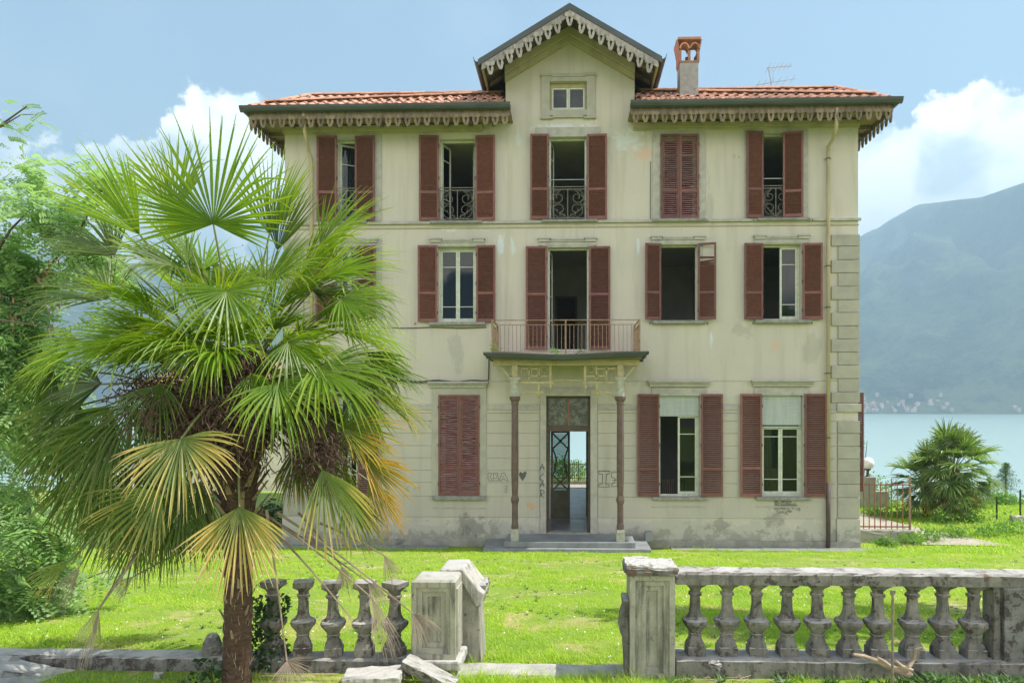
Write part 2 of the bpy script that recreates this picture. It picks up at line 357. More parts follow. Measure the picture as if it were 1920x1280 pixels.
# ------------------------------------------------------------------ geometry helpers
class MB:
    def __init__(s): s.v = []; s.f = []; s.a = []
    def add(s, vs, fs):
        o = len(s.v); s.v += [tuple(v) for v in vs]; s.f += [tuple(i + o for i in f) for f in fs]; return s
    def box(s, x0, x1, y0, y1, z0, z1):
        vs = [(x0,y0,z0),(x1,y0,z0),(x1,y1,z0),(x0,y1,z0),(x0,y0,z1),(x1,y0,z1),(x1,y1,z1),(x0,y1,z1)]
        return s.add(vs, [(0,3,2,1),(4,5,6,7),(0,1,5,4),(1,2,6,5),(2,3,7,6),(3,0,4,7)])
    def obox(s, c, ax, ay, az):
        c, ax, ay, az = map(Vector, (c, ax, ay, az))
        vs = [c + sx*ax + sy*ay + sz*az for sz in (-1,1) for sx, sy in ((-1,-1),(1,-1),(1,1),(-1,1))]
        return s.add(vs, [(0,3,2,1),(4,5,6,7),(0,1,5,4),(1,2,6,5),(2,3,7,6),(3,0,4,7)])
    def bar(s, p, q, w, h=None, up=(0, 1, 0)):
        p, q = Vector(p), Vector(q); d = q - p; l = d.length
        if l < 1e-6: return s
        d /= l; u = Vector(up)
        if abs(d.dot(u)) > .95: u = Vector((1, 0, 0))
        a = d.cross(u).normalized(); b = a.cross(d).normalized()
        return s.obox((p + q) / 2, d * l / 2, a * w / 2, b * (h or w) / 2)
    def tube(s, pts, r, n=6, cap=True):
        pts = [Vector(p) for p in pts]; rr = r if isinstance(r, (list, tuple)) else [r] * len(pts)
        o = len(s.v); prev = None
        for i, p in enumerate(pts):
            d = (pts[min(i+1, len(pts)-1)] - pts[max(i-1, 0)])
            d = d.normalized() if d.length > 1e-9 else Vector((0, 0, 1))
            if prev is None:
                u = Vector((0, 0, 1)) if abs(d.z) < .9 else Vector((1, 0, 0)); a = d.cross(u).normalized()
            else: a = (prev - d * prev.dot(d)).normalized()
            prev = a; b = d.cross(a)
            for k in range(n):
                t = 2 * math.pi * k / n; s.v.append(tuple(p + (a * math.cos(t) + b * math.sin(t)) * rr[i]))
        for i in range(len(pts) - 1):
            for k in range(n):
                k2 = (k + 1) % n; s.f.append((o+i*n+k, o+i*n+k2, o+(i+1)*n+k2, o+(i+1)*n+k))
        if cap:
            s.f.append(tuple(o + k for k in range(n))[::-1]); m = o + (len(pts) - 1) * n; s.f.append(tuple(m + k for k in range(n)))
        return s
    def lathe(s, prof, c=(0, 0, 0), n=12, sq=0.0):
        """prof (r, z); sq>0 pushes the section towards a rounded square"""
        o = len(s.v)
        for r, z in prof:
            for k in range(n):
                t = 2 * math.pi * (k + .5) / n; x, y = math.cos(t), math.sin(t)
                if sq:
                    e = max(abs(x), abs(y)); q = (1 - sq) + sq / e; x *= q; y *= q
                s.v.append((c[0] + r * x, c[1] + r * y, c[2] + z))
        for i in range(len(prof) - 1):
            for k in range(n):
                k2 = (k + 1) % n; s.f.append((o+i*n+k, o+i*n+k2, o+(i+1)*n+k2, o+(i+1)*n+k))
        s.f.append(tuple(o + k for k in range(n))[::-1]); m = o + (len(prof) - 1) * n; s.f.append(tuple(m + k for k in range(n)))
        return s
    def prism(s, poly, y0, y1):
        """poly in (x, z), counter-clockwise seen from -y"""
        n = len(poly); vs = [(x, y0, z) for x, z in poly] + [(x, y1, z) for x, z in poly]
        return s.add(vs, [tuple(range(n)), tuple(range(n, 2*n))[::-1]] + [(i, i+n, (i+1)%n+n, (i+1)%n) for i in range(n)])
    def mesh(s, name, mat=None, smooth=False):
        me = bpy.data.meshes.new(name); me.from_pydata(s.v, [], s.f)
        if s.a:
            at = me.attributes.new('tip', 'FLOAT', 'POINT'); at.data.foreach_set('value', s.a)
        if mat: me.materials.append(M[mat] if isinstance(mat, str) else mat)
        if smooth: me.polygons.foreach_set('use_smooth', [True] * len(me.polygons))
        me.update(); return me
    def build(s, name, mat, parent=None, smooth=False, bevel=0, **kw):
        return link(name, s.mesh(name, mat, smooth), parent, bevel=bevel, **kw)
def link(name, me, parent=None, loc=None, rot=None, bevel=0, kind=None, label=None, cat=None, group=None, scale=None):
    o = bpy.data.objects.new(name, me); COL.objects.link(o)
    if parent: o.parent = parent
    if loc is not None: o.location = loc
    if rot is not None: o.rotation_euler = rot
    if scale is not None: o.scale = scale
    if kind: o['kind'] = kind
    if label: o['label'] = label
    if cat: o['category'] = cat
    if group: o['group'] = group
    if bevel:
        b = o.modifiers.new('bevel', 'BEVEL'); b.width = bevel; b.segments = 2; b.limit_method = 'ANGLE'
    return o
def thing(name, label, cat, loc=(0, 0, 0), rotz=0, group=None):
    o = bpy.data.objects.new(name, None); COL.objects.link(o); o.location = loc; o.rotation_euler = (0, 0, rotz)
    o['label'] = label; o['category'] = cat
    if group: o['group'] = group
    return o
def bigmesh(name, verts, quads, mat, tip=None, parent=None, kind='stuff', nper=4):
    me = bpy.data.meshes.new(name); nv = len(verts); nf = len(quads)
    me.vertices.add(nv); me.vertices.foreach_set('co', np.ascontiguousarray(verts, dtype=np.float32).ravel())
    me.loops.add(nf * nper); me.loops.foreach_set('vertex_index', np.ascontiguousarray(quads, dtype=np.int32).ravel())
    me.polygons.add(nf); me.polygons.foreach_set('loop_start', np.arange(0, nf * nper, nper, dtype=np.int32))
    me.polygons.foreach_set('loop_total', np.full(nf, nper, dtype=np.int32))
    me.update(calc_edges=True); me.materials.append(M[mat])
    return link(name, me, parent, kind=kind)

# numpy value-noise
def vnoise(x, y, seed=0):
    xi = np.floor(x).astype(np.int64); yi = np.floor(y).astype(np.int64); xf = x - xi; yf = y - yi
    def h(a, b):
        n = (a * 374761393 + b * 668265263 + seed * 1442695041) & 0xffffffff
        n = ((n ^ (n >> 13)) * 1274126177) & 0xffffffff
        return ((n ^ (n >> 16)) & 0xffff) / 65535.0
    u = xf * xf * (3 - 2 * xf); v = yf * yf * (3 - 2 * yf)
    return (h(xi, yi) * (1-u) + h(xi+1, yi) * u) * (1-v) + (h(xi, yi+1) * (1-u) + h(xi+1, yi+1) * u) * v
def fbm(x, y, o=5, seed=0, g=.5):
    r = 0; a = 1; t = 0
    for i in range(o):
        r = r + a * vnoise(x * 2**i, y * 2**i, seed + i); t += a; a *= g
    return r / t
def sstep(a, b, x):
    t = np.clip((x - a) / (b - a), 0, 1); return t * t * (3 - 2 * t)

# ------------------------------------------------------------------ terrain
def gh(x, y):
    x = np.asarray(x, float); y = np.asarray(y, float)
    front = 1.43 * np.clip((-.45 - y) / 12.1, 0, 1) ** .93 + .02 * np.clip((-12.6 - y), 0, 20)
    edge = np.where(x > 7.5, 8.5, 20.0)
    e = edge * 0 + 8.5 + 11.5 * (1 - sstep(7.0, 10.0, x)) 
    e = np.where(x < -9, 12.0, e)
    back = -7.6 * sstep(0, 55, y - e) - .35 * sstep(0, 6, y - e)
    bump = .05 * (fbm(x * .4, y * .4, 3, 5) - .5)
    return front + back + bump * (np.abs(y) > 1.2) * 1.0
xs = np.concatenate([np.linspace(-400, -32, 12), np.linspace(-30, 30, 121), np.linspace(32, 400, 12)])
ys = np.concatenate([np.linspace(-60, -22, 8), np.linspace(-21, 60, 163), np.linspace(64, 100, 6)])
gx, gy = np.meshgrid(xs, ys); gz = gh(gx, gy)
V = np.stack([gx, gy, gz], -1).reshape(-1, 3); nx = len(xs)
ii = (np.arange(len(ys) - 1)[:, None] * nx + np.arange(nx - 1)[None]).ravel()
bigmesh('ground', V, np.stack([ii, ii + 1, ii + nx + 1, ii + nx], 1), 'ground', kind='structure')
MB().box(-5000, 5000, 55, 2400, -9, -6).build('lake', 'water', kind='structure')

# mountains across the lake (polar grid)
naz, nr = 520, 200
az = np.linspace(R(-72), R(72), naz); rr = 1830 + 3000 * np.linspace(0, 1, nr) ** 1.3
A, RR = np.meshgrid(az, rr)
pxs = CX + F * np.tan(np.clip(A + TH, -1.3, 1.3))
kx = [-3000, -600, 0, 250, 600, 1000, 1400, 1600, 1650, 1720, 1780, 1840, 1920, 2200, 3500, 6000]
ky = [480, 430, 455, 500, 520, 500, 470, 452, 425, 386, 379, 373, 345, 260, 240, 300]
top = np.interp(pxs, kx, ky)
slope = (CY - top) / F                     # elevation tangent wanted at the ridge, measured along the camera axis
rdg = 3500.0
axis = RR * np.cos(A + TH)
t_ = np.clip((RR - 1850) / (rdg - 1850), 0, 1.4)
wx, wy = np.sin(A) * RR, np.cos(A) * RR
nzv = fbm(wx / 700 + 7, wy / 700, 6, 11, .52)
rid = 1 - np.abs(2 * fbm(wx / 520 + 3, wy / 1900, 6, 31, .55) - 1)
prof = np.where(t_ < 1, t_ ** .85, 1 - (t_ - 1) * .5)
crest = slope * rdg * np.cos(A + TH)
H = crest * prof * (1 + .7 * (nzv - .5) * np.sin(np.clip(t_, 0, 1) * math.pi) + 1.25 * (rid - .75) * np.sin(np.clip(t_, 0, 1) * math.pi)) + 70 * (fbm(wx / 260, wy / 260, 5, 77, .6) - .5) * np.clip(t_ * 6, 0, 1)
# cap so nothing rises past the wanted skyline
H = np.minimum(H, (slope + .005 * (nzv - .5)) * axis)
H = H * sstep(0, .10, t_ + .02) - 8 + 3.5 * sstep(-.01, .01, t_) + ZC * t_
foot = sstep(0, .02, (RR - 1850) / 1650) * 7
V = np.stack([wx, wy - D, H + foot], -1).reshape(-1, 3)
ii = (np.arange(nr - 1)[:, None] * naz + np.arange(naz - 1)[None]).ravel()
mo = bigmesh('mountains', V, np.stack([ii, ii + 1, ii + naz + 1, ii + naz], 1), 'mountain', kind='structure')
mo.data.polygons.foreach_set('use_smooth', [True] * len(mo.data.polygons))
mgrid = (az, rr, (H + foot))
def mheight(a, r):
    i = int(np.clip(np.searchsorted(az, a), 0, naz - 1)); j = int(np.clip(np.searchsorted(rr, r), 0, nr - 1))
    return float(mgrid[2][j, i])

# haze
hz = MB().box(-5200, 5200, -80, 5200, -10.5, 1180).mesh('haze')
hm = bpy.data.materials.new('haze_air'); hm.use_nodes = True; ht = hm.node_tree
for n in list(ht.nodes): ht.nodes.remove(n)
ho = ht.nodes.new('ShaderNodeOutputMaterial'); hv = ht.nodes.new('ShaderNodeVolumePrincipled')
hv.inputs['Color'].default_value = (.52, .80, 1.0, 1); hv.inputs['Density'].default_value = .00048
hv.inputs['Anisotropy'].default_value = .1
ht.links.new(hv.outputs[0], ho.inputs['Volume']); hz.materials.append(hm)
link('haze', hz, kind='stuff')
# ------------------------------------------------------------------ the villa
villa = thing('villa', 'three-storey ochre villa with maroon shutters, red tiled roof and fretwork eaves behind the lawn', 'house')
XL, XR = PX(534), PX(1609)
ZT = 11.72                                   # underside of the eaves
HD = 11.8                                    # depth of the house
ZF = [.37, 5.36, 8.98]                       # floor levels
OP = {  # name: px x0, x1, y0, y1 of the openings in the facade
 'u1': (630, 670, 262, 418), 'u2': (824, 892, 261, 415), 'u3': (1029, 1100, 257, 413), 'u4': (1240, 1308, 254, 411), 'u5': (1430, 1478, 250, 410),
 'm1': (632, 672, 464, 604), 'm2': (821, 893, 463, 604), 'm3': (1027, 1104, 464, 657), 'm4': (1239, 1308, 459, 601), 'm5': (1430, 1502, 458, 600),
 'g1': (632, 672, 742, 930), 'g2': (826, 897, 742, 928), 'g3': (1024, 1107, 742, 999), 'g4': (1236, 1312, 742, 930), 'g5': (1428, 1505, 741, 930)}
def rect(o):
    x0, x1, y0, y1 = o; xm = (x0 + x1) / 2
    return PX(x0), PX(x1), PZ(y1, xm), PZ(y0, xm)
RO = {k: rect(v) for k, v in OP.items()}

def holed(mb, x0, x1, z0, z1, holes, y0, y1):
    X = sorted({x0, x1} | {h[0] for h in holes} | {h[1] for h in holes}); Z = sorted({z0, z1} | {h[2] for h in holes} | {h[3] for h in holes})
    X = [x for x in X if x0 <= x <= x1]; Z = [z for z in Z if z0 <= z <= z1]
    ins = lambda a, b: any(h[0] < a < h[1] and h[2] < b < h[3] for h in holes)
    for i in range(len(X) - 1):
        for j in range(len(Z) - 1):
            a, b, c, d = X[i], X[i+1], Z[j], Z[j+1]
            if ins((a + b) / 2, (c + d) / 2): continue
            mb.add([(a,y0,c),(b,y0,c),(b,y0,d),(a,y0,d)], [(0,1,2,3)])
            mb.add([(a,y1,c),(b,y1,c),(b,y1,d),(a,y1,d)], [(3,2,1,0)])
    for a, b, c, d in holes:
        mb.add([(a,y0,c),(b,y0,c),(b,y1,c),(a,y1,c)], [(0,1,2,3)]); mb.add([(a,y0,d),(b,y0,d),(b,y1,d),(a,y1,d)], [(3,2,1,0)])
        mb.add([(a,y0,c),(a,y1,c),(a,y1,d),(a,y0,d)], [(0,1,2,3)]); mb.add([(b,y0,c),(b,y1,c),(b,y1,d),(b,y0,d)], [(3,2,1,0)])
    a, b, c, d = x0, x1, z0, z1
    mb.add([(a,y0,c),(a,y1,c),(a,y1,d),(a,y0,d)], [(3,2,1,0)]); mb.add([(b,y0,c),(b,y1,c),(b,y1,d),(b,y0,d)], [(0,1,2,3)])
    mb.add([(a,y0,d),(b,y0,d),(b,y1,d),(a,y1,d)], [(0,1,2,3)])
w = MB(); WT = .38
holed(w, XL, XR, 0, ZT, list(RO.values()), 0, WT)
w.build('facade_wall', 'plaster', villa)
# side and rear walls
w = MB(); w.box(XL, XL + .35, WT + .002, HD - .352, 0, ZT); w.build('side_wall', 'plaster', villa)
w = MB(); w.box(XR - .35, XR, WT + .002, HD - .352, 0, ZT); w.build('side_wall', 'plaster', villa)
w = MB(); rh = []
for cx in (-5.8, -3.0, 3.0, 5.8):
    for z in (1.4, 6.2): rh.append((cx - .45, cx + .45, z, z + 1.9))
rh.append((-.95, .80, .37, 2.93))
holed(w, XL, XR, 0, ZT, rh, HD - .35, HD); w.build('rear_wall', 'plaster', villa)
# gable wall (dormer front)
GX0, GX1 = PX(948), PX(1190); GZ = PZ(150, 1068); GA = PZ(64, 1068); GC = PX(1068)
gw = (PX(1031), PX(1100), PZ(207, 1068), PZ(154, 1068))
w = MB()
def strip(a, b, za, zb, z0=None):
    z0 = ZT + .001 if z0 is None else z0
    w.add([(a,0,z0),(b,0,z0),(b,0,zb),(a,0,za),(a,.3,z0),(b,.3,z0),(b,.3,zb),(a,.3,za)], [(0,1,2,3),(7,6,5,4),(3,2,6,7),(0,4,5,1)])
def rk(x): return GA - (GA - GZ) * abs(x - GC) / ((GX1 - GX0) / 2)
strip(GX0, gw[0], rk(GX0), rk(gw[0])); strip(gw[1], GX1, rk(gw[1]), rk(GX1))
strip(gw[0], gw[1], gw[2], gw[2]); strip(gw[0], GC, rk(gw[0]), rk(GC), gw[3]); strip(GC, gw[1], rk(GC), rk(gw[1]), gw[3])
for x in (gw[0], gw[1]): w.add([(x,0,gw[2]),(x,.3,gw[2]),(x,.3,gw[3]),(x,0,gw[3])], [(0,1,2,3)])
w.box(GX0, GX0 + .2, .301, 3.6, ZT, GZ); w.box(GX1 - .2, GX1, .301, 3.6, ZT, GZ)
w.build('gable_wall', 'plaster', villa)
# interiors
w = MB()
ix0, ix1 = XL + .352, XR - .352
for z in ZF[1:] + [ZT - .02]: w.box(ix0, ix1, WT + .003, HD - .353, z - .28, z - .012)
w.box(ix0, -1.32, WT + .003, HD - .353, .05, .355); w.box(1.32, ix1, WT + .003, HD - .353, .05, .355)
w.build('interior_floor', 'roomwall', villa)
for k, z in enumerate(ZF[1:] ):
    MB().box(ix0 + .01, ix1 - .01, WT + .01, HD - .36, z - .011, z).build('floor_covering', 'roomfloor', villa)
w = MB()
tops = [ZF[1] - .282, ZF[2] - .282, ZT - .302]
for k in range(3):
    z0, z1 = ZF[k] + .001, tops[k]
    for px in (745, 1362): w.box(PX(px) - .06, PX(px) + .06, WT + .004, HD - .36, z0, z1)
    if k: 
        for px in (960, 1172): w.box(PX(px) - .06, PX(px) + .06, WT + .004, 5.0, z0, z1)
        w.box(ix0 + .001, ix1 - .001, 5.0, 5.12, z0, z1)
    else:
        w.box(ix0 + .001, -1.45, 5.0, 5.12, z0, z1); w.box(1.45, ix1 - .001, 5.0, 5.12, z0, z1)
w.build('interior_wall', 'roomwall', villa)
# hall: side walls, inner wall with glazed double door, floor tiles
w = MB(); w.box(-1.44, -1.30, WT + .004, HD - .36, .05, tops[0]); w.box(1.30, 1.44, WT + .004, HD - .36, .05, tops[0])
holed(w, -1.298, 1.298, .30, tops[0], [(-.60, .66, .371, 3.16)], 2.7, 2.82); w.build('hall_wall', 'roomwall', villa)
MB().box(-1.298, 1.298, -.0, HD, .05, .352).build('hall_slab', 'hallfloor', villa)
tm = MB().box(-.196, .196, -.196, .196, 0, .014).mesh('hall_tile', 'hallfloor')
for i in range(6):
    for j in range(29):
        link('hall_tile', tm, villa, loc=(-1.0 + i * .4, .28 + j * .4, .3535), rot=(random.uniform(-.008, .008), random.uniform(-.008, .008), 0))
# door transom and frame at the facade
dx0, dx1, dz0, dz1 = RO['g3']
zt0 = PZ(798, 1066)
w = MB(); w.box(dx0 + .002, dx1 - .002, .12, .22, zt0 - .16, zt0); w.box(dx0 + .002, dx0 + .06, .13, .21, zt0 + .001, dz1 - .061); w.box(dx1 - .06, dx1 - .002, .13, .21, zt0 + .001, dz1 - .061)
w.box(dx0 + .002, dx1 - .002, .13, .21, dz1 - .06, dz1 - .002); w.box(dx0 + .002, dx0 + .07, .13, .21, .37, zt0 - .161); w.box(dx1 - .07, dx1 - .002, .13, .21, .37, zt0 - .161)
dfr = w.build('door_frame', 'darkwood', villa)
tr = MB().box(dx0 + .061, dx1 - .061, .16, .175, zt0 + .002, dz1 - .062).build('transom_pane', 'transom', dfr)
w = MB(); c = (dx0 + dx1) / 2; w.box(c - .02, c + .02, .14, .158, zt0 + .01, dz1 - .07)
w.build('transom_bar', 'rustred', dfr)
w = MB()
for sgn in (-1, 1):                       # scrolls of the transom grille
  for q_ in ((),):
    for cxx, czz, r in ((.17, .28, .13), (.36, .2, .12), (.36, .5, .12), (.15, .56, .1)):
        pts = [(c + sgn * (cxx + r * (1 - t / 9) * math.cos(t * .9)), .15, zt0 + .0 + czz + r * (1 - t / 9) * math.sin(t * .9)) for t in range(9)]
        MB().tube(pts, .011, 4).build('scroll', 'iron', dfr)
# fretted glazed leaf of the inner door
def inner_leaf(name, loc, rz):
    lf = MB(); wd, z0, z1 = .60, 0, 2.76
    lf.box(0, .07, 0, .05, z0, z1); lf.box(wd - .07, wd, 0, .05, z0, z1); lf.box(.071, wd - .071, 0, .05, z1 - .09, z1)
    lf.box(.071, wd - .071, 0, .05, z0, .14); lf.box(.071, wd - .071, .012, .038, .141, .78); lf.box(.071, wd - .071, 0, .05, .781, .88)
    cx = wd / 2
    for zc in (1.12, 2.42):
        for dx in (-1, 1):
            for dz in (-1, 1):
                lf.bar((cx, .025, zc), (cx + dx * .24, .025, zc + dz * .24), .05, .04)
        lf.bar((cx - .05, .025, zc), (cx + .05, .025, zc), .12, .045)
    for sg in (-1, 1):
        pts = [(cx + sg * (.235 - .11 * math.sin(math.pi * k / 8)), .025, 1.36 + k * .1) for k in range(9)]
        lf.tube(pts, .025, 5)
        lf.tube([(cx + sg * .13, .025, 1.42), (cx + sg * .2, .025, 1.6), (cx + sg * .12, .025, 1.76)], .02, 5)
    o = lf.build(name, 'wood_cream' if False else 'darkwood', villa); o.data.materials[0] = M['olivedoor']
    o.location = loc; o.rotation_euler = (0, 0, rz)
    p = MB().box(.075, wd - .075, .024, .027, .9, z1 - .1).build('glass_pane', 'glass', o)
    MB().box(.52, .56, -.03, -.001, 1.15, 1.3).build('door_handle', 'iron', o)
    return o
M['olivedoor'] = simple('olive_door_paint', (.17, .165, .10), (.12, .115, .07), 5, .6, .1)
inner_leaf('inner_door_leaf', (-.585, 2.72, .38), R(4))
inner_leaf('inner_door_leaf', (.655, 2.80, .38), R(97))
MB().box(-.598, .658, 2.71, 2.81, 3.145, 3.159).build('door_head', 'darkwood', villa)

# string courses and mouldings
def pxband(name, x0, x1, y0, y1, proud, mat='trim', bevel=.01, Y=0):
    xm = (x0 + x1) / 2
    return MB().box(PX(x0), PX(x1), Y - proud, Y - .002, PZ(y1, xm), PZ(y0, xm)).build(name, mat, villa, bevel=bevel)
def longband(name, x0, x1, yl, yr, h, proud, mat):
    """horizontal band whose height is true in the world: z taken at the centre line"""
    z = (PZ(yl, 534) + PZ(yr, 1609)) / 2
    return MB().box(x0, x1, -proud, -.002, z - h, z).build(name, mat, villa, bevel=.008)
longband('string_course', XL - .06, XR + .06, 416.5, 411, .075, .075, 'trim')
longband('string_course', XL - .02, XR + .02, 428, 422, .03, .025, 'cornice')
longband('string_course', XL - .01, XR + .01, 716.5, 711, .018, .012, 'trim')
for a, b in ((XL - .03, PX(905)), (PX(1187), XR + .03)):
    for z, h, p in ((ZT - .12, .16, .10), (ZT - .28, .045, .05)):
        MB().box(a, b, -p, -.002, z - h + .04, z + .04).build('frieze', 'cornice', villa, bevel=.01)

# rusticated courses of the ground floor
COURSE = [789, 812, 835.5, 858.5, 882, 905, 931, 970]
SP = [(540, 586), (716, 806), (912, 1011), (1122, 1190), (1356, 1383)]
SPL = {0: [(540, 586), (716, 806), (915, 1012), (1121, 1192), (1354, 1386), (1549, 1567)]}
def course_spans(i):
    if i < 6: return [(536, 586), (716, 806), (914, 1012), (1121, 1193), (1355, 1385), (1549, 1568)]
    return [(536, 806), (914, 1012), (1121, 1568)] if i == 6 else [(536, 806)]
ylast = 774
for i, yb in enumerate(COURSE):
    for a, b in ([(536, 586), (716, 812), (910, 1012), (1121, 1193), (1355, 1385), (1549, 1568)] if i < 7 else [(536, 1012), (1121, 1568)]):
        zt_, zb_ = PZ(ylast, 1068) - .008, PZ(yb, 1068) + .008
        MB().box(PX(a), PX(b), -.022, -.001, zb_, zt_).build('rusticated_course', 'band', villa, bevel=.006)
    ylast = yb
for a, b in [(536, 586), (716, 812), (911, 1012), (1121, 1193), (1355, 1385), (1549, 1568)]:
    MB().box(PX(a), PX(b), -.045, -.002, PZ(768, 1068), PZ(758, 1068)).build('dado_moulding', 'trim', villa, bevel=.012)
    MB().box(PX(a), PX(b), -.028, -.002, PZ(773.5, 1068), PZ(768.3, 1068)).build('dado_moulding', 'band', villa)
pb = MB()
pb.box(XL - .05, PX(1012), -.06, -.002, 0, PZ(1011, 1068)); pb.box(PX(1121), XR + .05, -.06, -.002, 0, PZ(1011, 1068))
pb.build('wall_plinth', 'plinth', villa, bevel=.02)
# quoins
QY = [440, 462, 487.5, 512, 537, 562, 586, 611, 635.5, 660, 684.5, 709.5, 734.5, 755]
for side in (0, 1):
    for i in range(len(QY) - 1):
        wide = i % 2 == 0
        a = 1558 if wide else 1571
        x0, x1 = (PX(a), XR + .03) if side else (XL - .03, XL + (XR - PX(a)))
        zt_, zb_ = PZ(QY[i], 1590) - .007, PZ(QY[i+1], 1590) + .007
        MB().box(x0, x1, -.05 if wide else -.042, -.002, zb_, zt_).build('quoin_block', 'quoin', villa, bevel=.008)
    yl = 788
    for i, yb in enumerate([812, 836, 859.5, 883, 907, 932, 971]):
        x0, x1 = (PX(1570), XR + .03) if side else (XL - .03, XL + (XR - PX(1570)))
        MB().box(x0, x1, -.045, -.002, PZ(yb, 1590) + .007, PZ(yl, 1590) - .007).build('quoin_block', 'quoin', villa, bevel=.008)
        yl = yb
    x0, x1 = (PX(1568), XR + .06) if side else (XL - .06, XL + (XR - PX(1568)))
    MB().box(x0, x1, -.075, -.002, PZ(772, 1590), PZ(757, 1590)).build('quoin_cap', 'trim', villa, bevel=.012)
    MB().box(x0, x1 - .02 if side else x1, -.05, -.002, 0, PZ(972, 1590)).build('corner_base', 'band', villa, bevel=.01)

# surrounds, lintels, sills
def surround(x0, x1, y0, y1, o, proud=.03, mat='trim', bottom=True):
    a, b, c, d = rect((x0, x1, y0, y1)); e, f, g, h = o
    m = MB()
    m.box(a, e, -proud, -.002, c, d); m.box(f, b, -proud, -.002, c, d); m.box(e, f, -proud, -.002, h, d)
    if bottom and c < g - .005: m.box(e, f, -proud, -.002, c, g)
    return m.build('window_surround', mat, villa, bevel=.006)
surround(613, 716, 240, 416, RO['u1']); surround(798, 918, 243, 415.5, RO['u2'], .02, 'plaster')
surround(1004, 1125, 239, 412, RO['u3'], .02); surround(1223, 1323, 240, 411, RO['u4']); surround(1396, 1515, 238, 410, RO['u5'])
surround(613, 716, 447, 604, RO['m1']); surround(812, 903, 459, 604, RO['m2'], .035); surround(1017, 1114, 460, 657, RO['m3'], .035); surround(1228, 1318, 456, 601, RO['m4'], .035); surround(1420, 1512, 455, 600, RO['m5'], .035)
surround(613, 716, 728, 930, RO['g1']); surround(810, 912, 727, 929, RO['g2'], .04, 'quoin'); surround(1013, 1120, 727, 1000, RO['g3'], .05, 'trim', False)
surround(1222, 1325, 727, 930, RO['g4'], .04); surround(1414, 1518, 727, 930, RO['g5'], .04)
def crown(x0, x1, y0, y1):            # raised eared lintel of the first floor
    a, b, c, d = rect((x0, x1, y0, y1)); m = MB(); h = d - c; e = (b - a) * .2
    m.box(a, b, -.045, -.003, c, d - h * .55)
    m.box(a, a + e, -.085, -.003, d - h * .54, d - h * .2); m.box(b - e, b, -.085, -.003, d - h * .54, d - h * .2); m.box(a + e + .001, b - e - .001, -.07, -.003, d - h * .54, d - h * .35)
    m.box(a - .03, a + e + .02, -.11, -.003, d - h * .2, d); m.box(b - e - .02, b + .03, -.11, -.003, d - h * .2, d)
    m.box(a + e + .021, b - e - .021, -.09, -.003, d - h * .34, d - h * .14)
    m.build('window_crown', 'trim', villa, bevel=.006)
for q in ((808, 908, 447, 462), (1010, 1118, 446, 461), (1221, 1321, 443, 457), (1414, 1516, 441, 456), (602, 708, 449, 463)): crown(*q)
def hood(x0, x1, y0, y1):
    a, b, c, d = rect((x0, x1, y0, y1)); m = MB(); h = d - c
    m.box(a + .05, b - .05, -.09, -.003, c, c + h * .38); m.box(a + .02, b - .02, -.13, -.003, c + h * .39, c + h * .65); m.box(a, b, -.18, -.003, c + h * .66, d)
    m.build('window_hood', 'trim', villa, bevel=.012)
for q in ((803, 916, 715, 727), (1214, 1332, 713, 725), (1407, 1525, 712, 724), (604, 712, 716, 728)): hood(*q)
def sill(x0, x1, y0, y1, proud=.14): pxband('window_sill', x0, x1, y0, y1, proud, 'sill', .012)
for q in ((622, 690, 416.3, 421), (808, 905, 415.5, 420.5), (1016, 1120, 413.3, 418), (1223, 1322, 411.5, 417), (1418, 1516, 410.3, 415),
          (618, 690, 604.5, 610), (806, 911, 604.5, 610), (1222, 1322, 601.3, 607.5), (1414, 1518, 600.3, 606.5),
          (618, 690, 930.5, 937), (812, 911, 928.5, 936), (1222, 1325, 930.5, 936.5), (1416, 1519, 930.5, 936.5)): sill(*q)
for q in ((1222, 1323, 948, 951), (812, 911, 950, 953), (1416, 1516, 948, 951)): pxband('apron_moulding', *q, .035, 'trim', .006)

